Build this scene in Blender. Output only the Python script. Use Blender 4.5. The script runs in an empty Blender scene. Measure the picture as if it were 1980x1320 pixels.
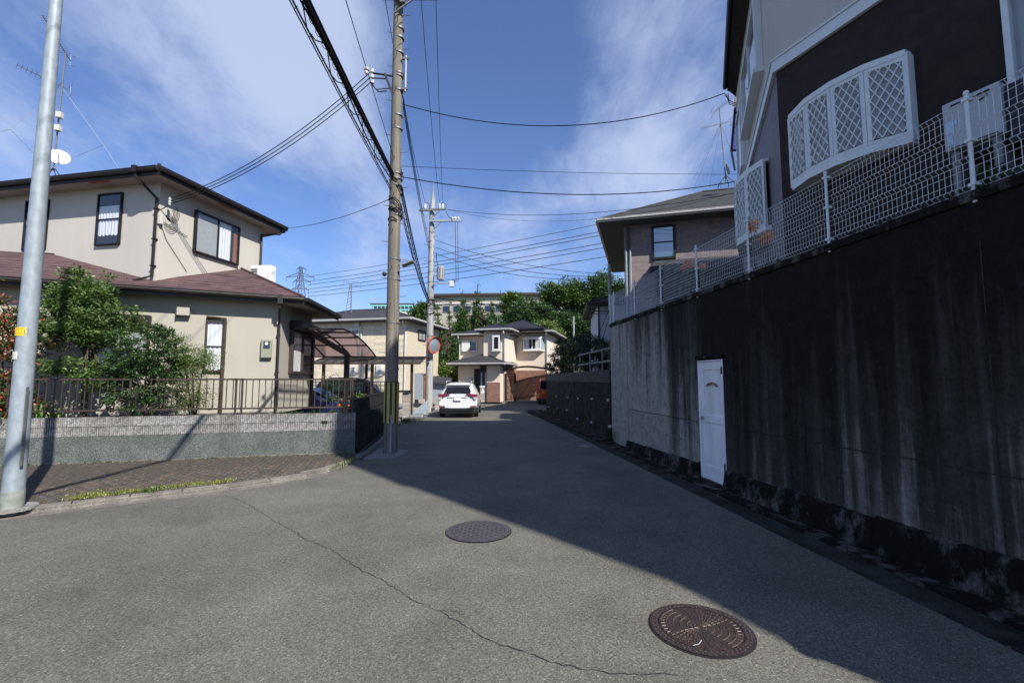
import bpy, math, random
import numpy as np
from mathutils import Vector, Matrix
random.seed(7); rng = np.random.default_rng(7)
sc = bpy.context.scene
R = math.radians
# ---------------------------------------------------------------- camera
PITCH = R(4.74); FPX = 880.0; EYE = 1.72
cam = bpy.data.objects.new('camera', bpy.data.cameras.new('camera'))
sc.collection.objects.link(cam); sc.camera = cam
cam.location = (0, 0, EYE); cam.rotation_euler = (R(90) + PITCH, 0, 0)
cam.data.sensor_width = 36; cam.data.lens = 16.0; cam.data.clip_start = 0.05; cam.data.clip_end = 4000
# ---------------------------------------------------------------- sky and sun
SUN_AZ, SUN_EL = 41.0, 43.0       # degrees right of straight behind the camera, height
wd = bpy.data.worlds.new("World"); sc.world = wd; wd.use_nodes = True
nt = wd.node_tree; nt.nodes.clear()
def wn(t, **k):
    n = nt.nodes.new(t)
    for a, b in k.items(): setattr(n, a, b)
    return n
sky = wn('ShaderNodeTexSky', sky_type='NISHITA', sun_disc=False, sun_elevation=R(SUN_EL), sun_rotation=R(180 - SUN_AZ),
         altitude=0, air_density=1.0, dust_density=0.25, ozone_density=2.5)
L = nt.links.new
geo = wn('ShaderNodeTexCoord'); sep = wn('ShaderNodeSeparateXYZ'); L(geo.outputs['Generated'], sep.inputs[0])
def mth(op, a, b=None, c=None):
    n = wn('ShaderNodeMath', operation=op)
    for i, x in enumerate((a, b, c)):
        if x is None: continue
        if isinstance(x, (int, float)): n.inputs[i].default_value = x
        else: L(x, n.inputs[i])
    return n.outputs[0]
zc = mth('ADD', mth('MAXIMUM', sep.outputs[2], 0.0), 0.30)
comb = wn('ShaderNodeCombineXYZ')
L(mth('DIVIDE', sep.outputs[0], zc), comb.inputs[0]); L(mth('DIVIDE', sep.outputs[1], zc), comb.inputs[1])
def wnoise(scale, rot, stretch, detail, loc, rough=0.55, dist=0.0):
    m = wn('ShaderNodeMapping'); m.inputs['Rotation'].default_value = (0, 0, R(rot)); m.inputs['Scale'].default_value = stretch
    m.inputs['Location'].default_value = loc
    L(comb.outputs[0], m.inputs[0])
    n = wn('ShaderNodeTexNoise'); n.inputs['Scale'].default_value = scale; n.inputs['Detail'].default_value = detail
    n.inputs['Roughness'].default_value = rough; n.inputs['Distortion'].default_value = dist
    L(m.outputs[0], n.inputs['Vector']); return n.outputs['Fac']
n1 = wnoise(1.25, 35, (1, 0.75, 1), 8, (3.1, 1.7, 0), 0.58, 0.35)
n2 = wnoise(4.2, 30, (1, 0.6, 1), 9, (0.4, 5.2, 0), 0.66, 0.7)
n3 = wnoise(13, 25, (1, 0.5, 1), 8, (2.4, 0.2, 0), 0.65, 0.6)
cl = mth('ADD', mth('ADD', mth('MULTIPLY', n1, 0.62), mth('MULTIPLY', n2, 0.24)), mth('MULTIPLY', n3, 0.14))
# banks of thicker and thinner cloud, each round its own direction of the sky
def sdir(px, py):
    dx = (px - 990) / FPX; dz = (660 - py) / FPX
    return Vector((dx, math.cos(PITCH) - dz * math.sin(PITCH), math.sin(PITCH) + dz * math.cos(PITCH))).normalized()
for (px_, py_, rad_, w_) in ((380, 130, 26, .075), (610, 90, 10, .11), (760, 480, 9, .07), (1240, 330, 7, .065), (1290, 110, 12, .05), (1060, 430, 9, .04), (960, 520, 9, .07), (1080, 250, 8, .04),
                             (900, 110, 15, -.13), (1010, 290, 8, -.05), (230, 245, 8, -.08), (560, 440, 9, -.10), (1130, 170, 7, -.05), (30, 60, 9, -.07), (700, 250, 5, .03)):
    dd = wn('ShaderNodeVectorMath', operation='DOT_PRODUCT'); L(geo.outputs['Generated'], dd.inputs[0]); dd.inputs[1].default_value = sdir(px_, py_)
    mr_ = wn('ShaderNodeMapRange', interpolation_type='SMOOTHSTEP'); L(dd.outputs['Value'], mr_.inputs[0]); mr_.inputs[1].default_value = math.cos(R(rad_)); mr_.inputs[2].default_value = 1.0
    mr_.inputs[3].default_value = 0.0; mr_.inputs[4].default_value = w_; cl = mth('ADD', cl, mr_.outputs[0])
ramp = wn('ShaderNodeMapRange', interpolation_type='SMOOTHSTEP'); L(cl, ramp.inputs[0])
ramp.inputs[1].default_value = 0.43; ramp.inputs[2].default_value = 0.70; ramp.inputs[3].default_value = 0.04; ramp.inputs[4].default_value = 0.80
tint = wn('ShaderNodeMix', data_type='RGBA', blend_type='MULTIPLY'); tint.inputs[0].default_value = 1.0
L(sky.outputs[0], tint.inputs[6]); tint.inputs[7].default_value = (0.84, 1.0, 1.36, 1)
mx = wn('ShaderNodeMix', data_type='RGBA'); L(ramp.outputs[0], mx.inputs[0]); L(tint.outputs[2], mx.inputs[6])
mx.inputs[7].default_value = (5.1, 5.9, 7.9, 1)
bg = wn('ShaderNodeBackground'); L(mx.outputs[2], bg.inputs[0]); bg.inputs[1].default_value = 0.083
out = wn('ShaderNodeOutputWorld'); L(bg.outputs[0], out.inputs[0])
sun = bpy.data.objects.new('sun', bpy.data.lights.new('sun', 'SUN')); sc.collection.objects.link(sun)
sun.data.energy = 4.6; sun.data.angle = R(0.5); sun.data.color = (1.0, 0.96, 0.895)
ca, sa, ce, se = math.cos(R(SUN_AZ)), math.sin(R(SUN_AZ)), math.cos(R(SUN_EL)), math.sin(R(SUN_EL))
SUNV = Vector((sa * ce, -ca * ce, se))
sun.rotation_euler = SUNV.to_track_quat('Z', 'Y').to_euler(); sun.location = (20, -20, 30)
vs = sc.view_settings; vs.view_transform = 'Standard'; vs.look = 'None'; vs.gamma = 1; vs.exposure = 0.55; vs.use_curve_mapping = False
sc.cycles.max_bounces = 6; sc.cycles.transparent_max_bounces = 16
sc.cycles.caustics_reflective = False; sc.cycles.caustics_refractive = False

# ---------------------------------------------------------------- measuring helpers: a picture point becomes a point of a real plane
def ray(px, py):
    dx = (px - 990) / FPX; dz = (660 - py) / FPX
    return Vector((dx, math.cos(PITCH) - dz * math.sin(PITCH), math.sin(PITCH) + dz * math.cos(PITCH)))
O = Vector((0, 0, EYE))
def gnd(px, py, z=0.0):
    r = ray(px, py); return O + r * ((z - EYE) / r.z)
def at(px, py, Y):
    r = ray(px, py); return O + r * (Y / r.y)
def hit(px, py, p0, n):
    r = ray(px, py); return O + r * ((Vector(p0) - O).dot(n) / r.dot(n))
class Fr:
    """upright frame: u runs to the right along a face, v runs into it, z up"""
    def __init__(s, x, y, ang, z=0.0):
        s.o = Vector((x, y, z)); s.a = R(ang); c, d = math.cos(s.a), math.sin(s.a)
        s.u = Vector((c, d, 0)); s.v = Vector((-d, c, 0))
    def W(s, u, v, z): return s.o + s.u * u + s.v * v + Vector((0, 0, z))
    def hv(s, px, py, v=0.0):
        q = hit(px, py, s.W(0, v, 0), s.v) - s.o; return q.dot(s.u), q.z
    def hu(s, px, py, u=0.0):
        q = hit(px, py, s.W(u, 0, 0), s.u) - s.o; return q.dot(s.v), q.z
    def sub(s, u, v, da=0, z=0): 
        q = s.W(u, v, z); return Fr(q.x, q.y, math.degrees(s.a) + da, q.z)
WF = Fr(0, 0, 0)
# ---------------------------------------------------------------- mesh helpers
class MB:
    def __init__(s): s.v = []; s.f = []; s.sm = False
    def add(s, vs, fs):
        b = len(s.v); s.v += [tuple(q) for q in vs]; s.f += [tuple(b + i for i in f) for f in fs]; return s
    def box(s, x0, x1, y0, y1, z0, z1, F=WF, top=None):
        if x0 > x1: x0, x1 = x1, x0
        if y0 > y1: y0, y1 = y1, y0
        if z0 > z1: z0, z1 = z1, z0
        P = [F.W(x, y, z) for z in (z0, z1) for (x, y) in ((x0, y0), (x1, y0), (x1, y1), (x0, y1))]
        return s.add(P, [(3, 2, 1, 0), (4, 5, 6, 7), (0, 1, 5, 4), (1, 2, 6, 5), (2, 3, 7, 6), (3, 0, 4, 7)])
    def poly(s, pts): return s.add(pts, [tuple(range(len(pts)))])
    def prism(s, p2, z0, z1, F=WF):
        n = len(p2); P = [F.W(x, y, z0) for x, y in p2] + [F.W(x, y, z1) for x, y in p2]
        return s.add(P, [tuple(range(n))[::-1], tuple(range(n, 2 * n))] + [(i, (i + 1) % n, n + (i + 1) % n, n + i) for i in range(n)])
    def slab(s, pts, t):
        """a thick sheet: polygon pts (3D) with thickness t downwards"""
        n = len(pts); P = [Vector(p) for p in pts] + [Vector(p) - Vector((0, 0, t)) for p in pts]
        return s.add(P, [tuple(range(n)), tuple(range(n, 2 * n))[::-1]] + [(i, (i + 1) % n, n + (i + 1) % n, n + i) for i in range(n)])
    def tube(s, path, r, n=6, cap=True):
        path = [Vector(p) for p in path]; m = len(path); b = len(s.v)
        rr = r if isinstance(r, (list, tuple)) else [r] * m
        up = None
        for i, p in enumerate(path):
            d = (path[min(i + 1, m - 1)] - path[max(i - 1, 0)])
            d = d.normalized() if d.length > 1e-9 else Vector((0, 0, 1))
            if up is None:
                up = Vector((0, 0, 1)) if abs(d.z) < 0.9 else Vector((1, 0, 0))
            a = d.cross(up).normalized(); c = a.cross(d).normalized(); up = c
            for k in range(n):
                t = 2 * math.pi * k / n; s.v.append(tuple(p + (a * math.cos(t) + c * math.sin(t)) * rr[i]))
        for i in range(m - 1):
            for k in range(n):
                k2 = (k + 1) % n; s.f.append((b + i * n + k, b + i * n + k2, b + (i + 1) * n + k2, b + (i + 1) * n + k))
        if cap: s.f.append(tuple(b + k for k in range(n))[::-1]); s.f.append(tuple(b + (m - 1) * n + k for k in range(n)))
        return s
    def bar(s, a, b, w, h):
        """rectangular bar between two points, w across (horizontal), h upright"""
        a, b = Vector(a), Vector(b); d = (b - a).normalized(); up = Vector((0, 0, 1)) if abs(d.z) < 0.95 else Vector((0, 1, 0))
        x = d.cross(up).normalized() * (w / 2); y = x.cross(d).normalized() * (h / 2)
        P = [a - x - y, a + x - y, a + x + y, a - x + y, b - x - y, b + x - y, b + x + y, b - x + y]
        return s.add(P, [(0, 3, 2, 1), (4, 5, 6, 7), (0, 1, 5, 4), (1, 2, 6, 5), (2, 3, 7, 6), (3, 0, 4, 7)])
    def lathe(s, c, prof, n=16):
        c = Vector(c); return s.tube([c + Vector((0, 0, z)) for z, r in prof], [max(r, .0005) for z, r in prof], n)
    def ball(s, c, r, n=10, sq=(1, 1, 1)):
        b = len(s.v); m = n // 2
        for i in range(m + 1):
            t = math.pi * i / m
            for k in range(n):
                p = 2 * math.pi * k / n
                s.v.append((c[0] + r * sq[0] * math.sin(t) * math.cos(p), c[1] + r * sq[1] * math.sin(t) * math.sin(p), c[2] + r * sq[2] * math.cos(t)))
        for i in range(m):
            for k in range(n):
                s.f.append((b + i * n + k, b + (i + 1) * n + k, b + (i + 1) * n + (k + 1) % n, b + i * n + (k + 1) % n))
        return s
    def disc(s, c, nrm, r, t, n=20, sx=1.0):
        c = Vector(c); nrm = Vector(nrm).normalized(); return s.tube([c - nrm * t / 2, c + nrm * t / 2], r, n)
    def build(s, name, mat, parent=None, smooth=False, bevel=0, world=True):
        me = bpy.data.meshes.new(name)
        v = np.array(s.v, dtype=float).reshape(-1, 3)
        if world and parent is not None:
            r = parent
            while r.parent: r = r.parent
            mi = np.array(r.matrix_basis.inverted()); v = v @ mi[:3, :3].T + mi[:3, 3]
        me.from_pydata(v.tolist(), [], s.f); me.materials.append(mat); me.validate()
        if smooth:
            me.polygons.foreach_set('use_smooth', [True] * len(me.polygons))
            me.set_sharp_from_angle(angle=R(38))
        o = bpy.data.objects.new(name, me); sc.collection.objects.link(o)
        if parent is not None: o.parent = parent
        if bevel:
            b = o.modifiers.new('bevel', 'BEVEL'); b.width = bevel; b.segments = 2; b.limit_method = 'ANGLE'
        return o
def root(name, fr, label=None, cat=None, group=None):
    o = bpy.data.objects.new(name, None); sc.collection.objects.link(o)
    o.matrix_basis = Matrix.Translation(fr.o) @ Matrix.Rotation(fr.a, 4, 'Z'); o.empty_display_size = .2
    return tag(o, label, cat, group)
def rootp(name, p, label=None, cat=None, group=None): return root(name, Fr(p[0], p[1], 0, p[2] if len(p) > 2 else 0), label, cat, group)
def tag(o, label=None, cat=None, group=None, kind=None):
    if label: o['label'] = label
    if cat: o['category'] = cat
    if group: o['group'] = group
    if kind: o['kind'] = kind
    return o
def inst(src, name, parent, m):
    o = bpy.data.objects.new(name, src.data if hasattr(src, 'data') else src); sc.collection.objects.link(o)
    o.parent = parent; o.matrix_basis = m; return o
def copy_tree(o, parent=None):
    c = o.copy(); sc.collection.objects.link(c); c.parent = parent
    for ch in list(o.children): copy_tree(ch, c)
    return c
def local_mesh(name, mb, mat):
    me = bpy.data.meshes.new(name); me.from_pydata([tuple(q) for q in mb.v], [], mb.f); me.materials.append(mat); return me
# ---------------------------------------------------------------- materials
def newmat(name):
    m = bpy.data.materials.new(name); m.use_nodes = True; n = m.node_tree; b = n.nodes['Principled BSDF']; return m, n, b
class NG:
    def __init__(s, n): s.n = n
    def node(s, t, **k):
        x = s.n.nodes.new(t)
        for a, b in k.items(): setattr(x, a, b)
        return x
    def link(s, a, b): s.n.links.new(a, b)
    def coord(s, scale=(1, 1, 1), rot=(0, 0, 0), kind='Object'):
        t = s.node('ShaderNodeTexCoord'); m = s.node('ShaderNodeMapping'); m.inputs['Scale'].default_value = scale
        m.inputs['Rotation'].default_value = rot; s.link(t.outputs[kind], m.inputs[0]); return m.outputs[0]
    def noise(s, vec, scale, detail=5, rough=.55, dist=0):
        x = s.node('ShaderNodeTexNoise'); x.inputs['Scale'].default_value = scale; x.inputs['Detail'].default_value = detail
        x.inputs['Roughness'].default_value = rough; x.inputs['Distortion'].default_value = dist; s.link(vec, x.inputs['Vector']); return x.outputs['Fac']
    def vor(s, vec, scale, feature='F1', out='Distance'):
        x = s.node('ShaderNodeTexVoronoi', feature=feature); x.inputs['Scale'].default_value = scale; s.link(vec, x.inputs['Vector']); return x.outputs[out]
    def ramp(s, fac, stops):
        x = s.node('ShaderNodeValToRGB'); e = x.color_ramp.elements
        while len(e) < len(stops): e.new(0.5)
        for i, (p, c) in enumerate(stops):
            e[i].position = p; e[i].color = (c, c, c, 1) if isinstance(c, (int, float)) else (*c, 1)
        s.link(fac, x.inputs[0]); return x.outputs[0]
    def mix(s, fac, a, b, mode='MIX'):
        x = s.node('ShaderNodeMix', data_type='RGBA', blend_type=mode)
        for i, q in ((0, fac), (6, a), (7, b)):
            if isinstance(q, (int, float)): x.inputs[i].default_value = q if i == 0 else (q, q, q, 1)
            elif isinstance(q, tuple): x.inputs[i].default_value = (*q, 1)
            else: s.link(q, x.inputs[i])
        return x.outputs[2]
    def m(s, op, a, b=0.0):
        x = s.node('ShaderNodeMath', operation=op)
        for i, q in enumerate((a, b)):
            if isinstance(q, (int, float)): x.inputs[i].default_value = q
            else: s.link(q, x.inputs[i])
        return x.outputs[0]
    def bump(s, h, bsdf, strength=.3, dist=.01):
        x = s.node('ShaderNodeBump'); x.inputs['Strength'].default_value = strength; x.inputs['Distance'].default_value = dist
        s.link(h, x.inputs['Height']); s.link(x.outputs[0], bsdf.inputs['Normal'])
def basic(name, col, rough=.7, metal=0.0, var=.12, scale=6, bump=0.0, bscale=60, spec=.5, stretch=(1, 1, 1), fine=.0):
    m, n, b = newmat(name); g = NG(n); b.inputs['Roughness'].default_value = rough; b.inputs['Metallic'].default_value = metal
    b.inputs['Specular IOR Level'].default_value = spec
    v = g.coord(stretch); f = g.noise(v, scale, 6)
    c = g.mix(g.ramp(f, [(.3, 0.0), (.7, 1.0)]), tuple(x * (1 - var) for x in col), tuple(min(1, x * (1 + var)) for x in col))
    if fine: c = g.mix(fine * .8, c, g.ramp(g.vor(v, 75, 'F1', 'Color'), [(.1, .45), (.5, .95), (.9, 1.9)]), 'MULTIPLY')
    if fine: c = g.mix(fine, c, g.ramp(g.noise(v, 140, 2), [(.3, 0.25), (.7, 1.6)]), 'MULTIPLY')
    g.link(c, b.inputs['Base Color'])
    if bump: g.bump(g.noise(v, bscale, 4), b, bump, .01)
    return m
M = {}
def asphalt():
    m, n, b = newmat('asphalt'); g = NG(n); v = g.coord()
    big = g.noise(v, .35, 4); med = g.noise(v, 2.2, 6, .6); sp = g.noise(v, 120, 3, .65); sp2 = g.noise(v, 46, 3, .7)
    c = g.mix(g.ramp(big, [(.35, 0.0), (.65, 1.0)]), (.130, .123, .103), (.158, .149, .124))
    c = g.mix(.35, c, g.ramp(med, [(.3, .78), (.7, 1.2)]), 'MULTIPLY')
    cell = g.vor(v, 105, 'F1', 'Color'); cell2 = g.vor(v, 180, 'F1', 'Color')
    pat = g.noise(v, .9, 6, .65, .6)
    c = g.mix(.5, c, g.ramp(pat, [(.36, .72), (.5, 1.0), (.64, 1.22)]), 'MULTIPLY')
    c = g.mix(.62, c, g.ramp(cell, [(.1, .4), (.45, .9), (.75, 1.1), (.95, 2.1)]), 'MULTIPLY')
    c = g.mix(.5, c, g.ramp(cell2, [(.2, .5), (.9, 1.6)]), 'MULTIPLY')
    c = g.mix(.5, c, g.ramp(sp2, [(.36, .5), (.5, 1.0), (.66, 1.5)]), 'MULTIPLY')
    g.link(c, b.inputs['Base Color']); b.inputs['Roughness'].default_value = .88; b.inputs['Specular IOR Level'].default_value = .22
    g.bump(g.m('ADD', sp2, g.m('MULTIPLY', sp, .8)), b, .8, .006); return m
M['asphalt'] = asphalt()
def retaining():
    m, n, b = newmat('stained_concrete'); g = NG(n)
    v = g.coord(); vs_ = g.coord((1.0, 1, .035)); vb = g.coord((1, 1, .22))
    streak = g.noise(vs_, 2.3, 7, .66, .25); st2 = g.noise(g.coord((1, 1, .06)), 11, 6, .65, .2); blot = g.noise(vb, 2.2, 8, .68, .7); fine = g.noise(v, 26, 6, .65)
    wide = g.noise(g.coord((1, 1, .02)), .8, 2)
    s = g.node('ShaderNodeSeparateXYZ'); t = g.node('ShaderNodeTexCoord'); g.link(t.outputs['Object'], s.inputs[0])
    # black growth runs down from the coping; the far end is cleaner, the near end almost wholly grown over
    topd = g.m('MULTIPLY', g.m('SUBTRACT', s.outputs[2], 1.6), .075)
    along = g.m('MINIMUM', g.m('MULTIPLY', g.m('SUBTRACT', s.outputs[0], 3.3), .075), .165)
    f = g.m('ADD', g.m('ADD', g.m('MULTIPLY', streak, .56), g.m('MULTIPLY', st2, .18)), g.m('MULTIPLY', blot, .26))
    f = g.m('ADD', f, g.m('MULTIPLY', g.m('SUBTRACT', wide, .5), .30))
    f = g.m('ADD', f, g.m('ADD', topd, along))
    clean = g.ramp(f, [(.42, 1.0), (.50, .55), (.575, .13), (.70, .0)])
    c = g.mix(clean, (.014, .0125, .0105), (.35, .325, .295))
    mott = g.noise(v, 5, 8, .7, .4); c = g.mix(.55, c, g.ramp(mott, [(.35, .45), (.65, 1.3)]), 'MULTIPLY')
    c = g.mix(.7, c, g.ramp(fine, [(.3, .55), (.7, 1.35)]), 'MULTIPLY')
    g.link(c, b.inputs['Base Color']); b.inputs['Roughness'].default_value = .92; b.inputs['Specular IOR Level'].default_value = .15
    g.bump(g.m('ADD', fine, g.m('MULTIPLY', blot, .6)), b, .35, .01); return m
M['retaining'] = retaining()
def footing():
    m, n, b = newmat('footing_concrete'); g = NG(n); v = g.coord((1, 1, .6))
    f = g.noise(v, 3.4, 8, .7, .1); fine = g.noise(g.coord(), 30, 5, .6)
    c = g.mix(g.ramp(f, [(.50, 0.0), (.62, 1.0)]), (.012, .011, .010), (.115, .108, .10)); c = g.mix(.6, c, g.ramp(fine, [(.3, .5), (.7, 1.3)]), 'MULTIPLY')
    g.link(c, b.inputs['Base Color']); b.inputs['Roughness'].default_value = .95; b.inputs['Specular IOR Level'].default_value = .1; g.bump(fine, b, .5, .02); return m
M['footing'] = footing()
def stucco(name, col, streaky=.25, bump=.25):
    m, n, b = newmat(name); g = NG(n); v = g.coord(); a = g.noise(v, .6, 5); st = g.noise(g.coord((1, 1, .12)), 3.2, 6, .6); f = g.noise(v, 70, 4, .6)
    c = g.mix(g.ramp(a, [(.35, 0.0), (.65, 1.0)]), tuple(x * .93 for x in col), col)
    c = g.mix(streaky, c, g.ramp(st, [(.35, .72), (.6, 1.05)]), 'MULTIPLY'); c = g.mix(.25, c, g.ramp(f, [(.3, .75), (.7, 1.2)]), 'MULTIPLY')
    g.link(c, b.inputs['Base Color']); b.inputs['Roughness'].default_value = .9; b.inputs['Specular IOR Level'].default_value = .2; g.bump(f, b, bump, .006); return m
M['wallA'] = stucco('warm_stucco', (.44, .408, .340), .10)
M['wallA2'] = stucco('greyed_stucco', (.565, .525, .46), .12)
M['soffitA'] = stucco('soffit_board', (.42, .385, .34), .3, .1)
M['peach'] = stucco('peach_stucco', (.76, .655, .52), .12)
M['cream'] = stucco('cream_siding', (.70, .62, .47), .12)
M['beigeB'] = stucco('beige_panel', (.55, .52, .48), .2)
M['whiteW'] = stucco('white_siding', (.62, .64, .68), .2)
def tiles(name, col, sx, sz, mortar, row=.5, rough=.6, dark=.6, kind='Object', rotx=True, off=.5, ms=.02, bump=.4, spec=.4):
    m, n, b = newmat(name); g = NG(n)
    v = g.coord((1, 1, 1), (R(90), 0, 0) if rotx else (0, 0, 0), kind)
    x = g.node('ShaderNodeTexBrick'); x.offset = off; g.link(v, x.inputs['Vector'])
    x.inputs['Color1'].default_value = (*[c * 1.1 for c in col], 1); x.inputs['Color2'].default_value = (*[c * .85 for c in col], 1)
    x.inputs['Mortar'].default_value = (*[c * mortar for c in col], 1); x.inputs['Scale'].default_value = 1
    x.inputs['Brick Width'].default_value = sx; x.inputs['Row Height'].default_value = sz; x.inputs['Mortar Size'].default_value = ms * sz
    f = g.noise(g.coord(), 8, 5)
    c = g.mix(.5, x.outputs['Color'], g.ramp(f, [(.3, .7), (.7, 1.25)]), 'MULTIPLY'); g.link(c, b.inputs['Base Color'])
    b.inputs['Roughness'].default_value = rough; b.inputs['Specular IOR Level'].default_value = spec
    g.bump(g.m('SUBTRACT', 1.0, x.outputs['Fac']), b, bump, .006); return m
M['brownT'] = tiles('dark_brown_tile', (.032, .020, .017), .14, .07, .8, rough=.6, spec=.2)
M['plumT'] = tiles('plum_tile', (.125, .10, .112), .24, .075, 2.2, rough=.55, off=0)
M['mauve'] = tiles('mauve_siding', (.27, .215, .205), .45, .1, .88, rough=.7, spec=.2, off=0, ms=.05)
M['redtile'] = tiles('red_brown_wall_tile', (.27, .15, .115), .3, .1, 1.5, rough=.7, spec=.2)
M['granite'] = tiles('granite_block', (.40, .36, .31), .5, .25, .6, rough=.8)
M['creamT'] = tiles('cream_side', (.70, .61, .46), .6, .22, .85, rough=.8, off=0, spec=.2)
def roofm(name, col, wave=3.4, axis='Z', rough=.75):
    m, n, b = newmat(name); g = NG(n); v = g.coord()
    w = g.node('ShaderNodeTexWave', wave_type='BANDS', bands_direction=axis, wave_profile='SAW'); w.inputs['Scale'].default_value = wave
    w.inputs['Distortion'].default_value = .15; w.inputs['Detail'].default_value = 1; g.link(v, w.inputs['Vector'])
    f = g.noise(v, 3, 6, .6); f2 = g.noise(v, 30, 4); st = g.noise(g.coord((1, 1, 6)), 1.2, 6, .6)
    c = g.mix(g.ramp(f, [(.35, 0.0), (.65, 1.0)]), tuple(x * .75 for x in col), tuple(x * 1.15 for x in col))
    c = g.mix(.75, c, g.ramp(w.outputs['Fac'], [(.0, .12), (.30, .9), (1, 1.15)]), 'MULTIPLY'); c = g.mix(.4, c, g.ramp(f2, [(.3, .6), (.7, 1.3)]), 'MULTIPLY')
    c = g.mix(.5, c, g.ramp(st, [(.3, .7), (.7, 1.2)]), 'MULTIPLY')
    g.link(c, b.inputs['Base Color']); b.inputs['Roughness'].default_value = rough; b.inputs['Specular IOR Level'].default_value = .2; g.bump(w.outputs['Fac'], b, .5, .02); return m
M['roofA'] = roofm('maroon_slate', (.115, .070, .070), 2.9)
M['roofG'] = roofm('grey_slate', (.058, .060, .058), 2.6)
M['roofN'] = roofm('navy_slate', (.030, .032, .045), 2.2)
M['roofD'] = roofm('dark_slate', (.055, .055, .06), 2.2)
M['brownM'] = basic('dark_brown_metal', (.017, .013, .012), .5, 0, .2, spec=.4)
M['brownP'] = basic('brown_pipe', (.055, .038, .030), .5, 0, .2, spec=.4)
M['blackM'] = basic('black_aluminium', (.012, .012, .013), .5, 0, .2, spec=.35)
M['whiteM'] = basic('white_aluminium', (.68, .72, .74), .4, 0, .06, spec=.5)
M['doorW'] = basic('white_door_paint', (.80, .81, .84), .5, 0, .13, scale=5, spec=.4, stretch=(1, 1, .25))
M['whiteB'] = basic('bright_white_trim', (.78, .78, .76), .5, 0, .05)
M['gutterW'] = basic('pale_gutter', (.60, .58, .54), .5, 0, .08)
M['wire'] = basic('cable_rubber', (.010, .010, .011), .7, 0, .1, spec=.2)
M['wirefar'] = basic('conductor_metal', (.10, .12, .15), .6, 0, .1, spec=.2)
M['galv'] = basic('galvanised_steel', (.30, .345, .375), .55, .15, .18, scale=14, bump=.1, bscale=30, stretch=(1, 1, .5))
M['galvdark'] = basic('weathered_steel', (.20, .20, .20), .55, .5, .2, scale=10)
def poleconc(name, col):
    m, n, b = newmat(name); g = NG(n); st = g.noise(g.coord((1, 1, .05)), 12, 6, .6); f = g.noise(g.coord(), 50, 4)
    c = g.mix(g.ramp(st, [(.35, 0.0), (.65, 1.0)]), tuple(x * .55 for x in col), tuple(x * 1.15 for x in col)); c = g.mix(.4, c, g.ramp(f, [(.3, .7), (.7, 1.3)]), 'MULTIPLY')
    g.link(c, b.inputs['Base Color']); b.inputs['Roughness'].default_value = .85; g.bump(f, b, .2, .004); return m
M['poleC'] = poleconc('weathered_pole_concrete', (.21, .185, .145))
M['poleL'] = poleconc('pale_pole_concrete', (.40, .40, .38))
M['conc'] = basic('concrete', (.21, .205, .19), .9, 0, .3, scale=5, bump=.3, fine=.4)
M['concd'] = basic('mossy_concrete', (.035, .036, .033), .95, 0, .6, scale=3, bump=.3, fine=.4, spec=.1)
M['kerb'] = basic('kerb_concrete', (.17, .15, .13), .9, 0, .35, scale=4, bump=.3, fine=.5)
M['green_render'] = basic('grey_green_render', (.122, .134, .125), .95, 0, .22, scale=2.5, bump=.9, bscale=90, fine=.8, spec=.1)
M['splitblock'] = basic('split_face_block', (.30, .285, .265), .95, 0, .3, scale=9, bump=.9, bscale=70, fine=.9, spec=.1)
M['paver'] = []
for i, c in enumerate([(.112, .084, .068), (.094, .074, .062), (.135, .098, .078), (.108, .088, .076)]):
    M['paver'].append(basic('brown_paver_' + 'abcd'[i], tuple(q * k_ for q, k_ in zip(c, (.92, 1.0, 1.0))), .9, 0, .3, scale=12, bump=.4, fine=.4, spec=.15))
M['sand'] = basic('joint_sand', (.07, .062, .048), 1, 0, .3, scale=20, bump=.3)
M['soil'] = basic('garden_soil', (.06, .05, .038), 1, 0, .35, scale=6, bump=.5)
M['drive'] = basic('driveway_concrete', (.26, .245, .22), .9, 0, .15, scale=2, bump=.1, fine=.3)
M['terrain'] = basic('hillside_earth', (.05, .06, .03), 1, 0, .4, scale=.4)
M['yellow'] = basic('yellow_reflector', (.50, .37, .10), .6, 0, .12, scale=5)
M['markblk'] = basic('dark_green_guard', (.02, .035, .03), .6, 0, .2)
M['sticker'] = basic('yellow_sticker', (.85, .58, .02), .5, 0, .05)
M['ink'] = basic('black_print', (.03, .025, .02), .6, 0, 0)
M['orange'] = basic('orange_plastic', (.5, .10, .03), .45, 0, .08)
M['rust'] = basic('rusted_iron', (.052, .034, .030), .6, .35, .3, scale=18, bump=.4, bscale=80, fine=.5)
M['irond'] = basic('worn_iron', (.085, .075, .082), .6, .3, .2, scale=14, bump=.5, bscale=120, fine=.4)
M['curtain'] = basic('white_curtain', (.72, .72, .72), .9, 0, .06)
M['curtaing'] = basic('grey_blind', (.36, .37, .36), .9, 0, .06)
M['dark'] = basic('dark_room', (.012, .012, .014), .9, 0, .1)
M['meter'] = basic('meter_housing', (.26, .27, .20), .5, 0, .08)
M['offwhite'] = basic('offwhite_plastic', (.60, .58, .52), .5, 0, .06)
M['heater'] = basic('heater_casing', (.42, .44, .48), .5, 0, .06)
M['tyre'] = basic('tyre_rubber', (.012, .012, .012), .85, 0, .1)
M['alloy'] = basic('alloy_rim', (.35, .35, .36), .35, .8, .05)
M['plastic'] = basic('black_plastic', (.014, .014, .015), .55, 0, .1)
M['ceramic'] = basic('insulator_ceramic', (.62, .62, .62), .25, 0, .05)
M['bark'] = basic('bark', (.07, .05, .035), .95, 0, .35, scale=20, bump=.6, stretch=(1, 1, .3))
M['rustwood'] = basic('orange_wood', (.28, .10, .04), .7, 0, .25)
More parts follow.
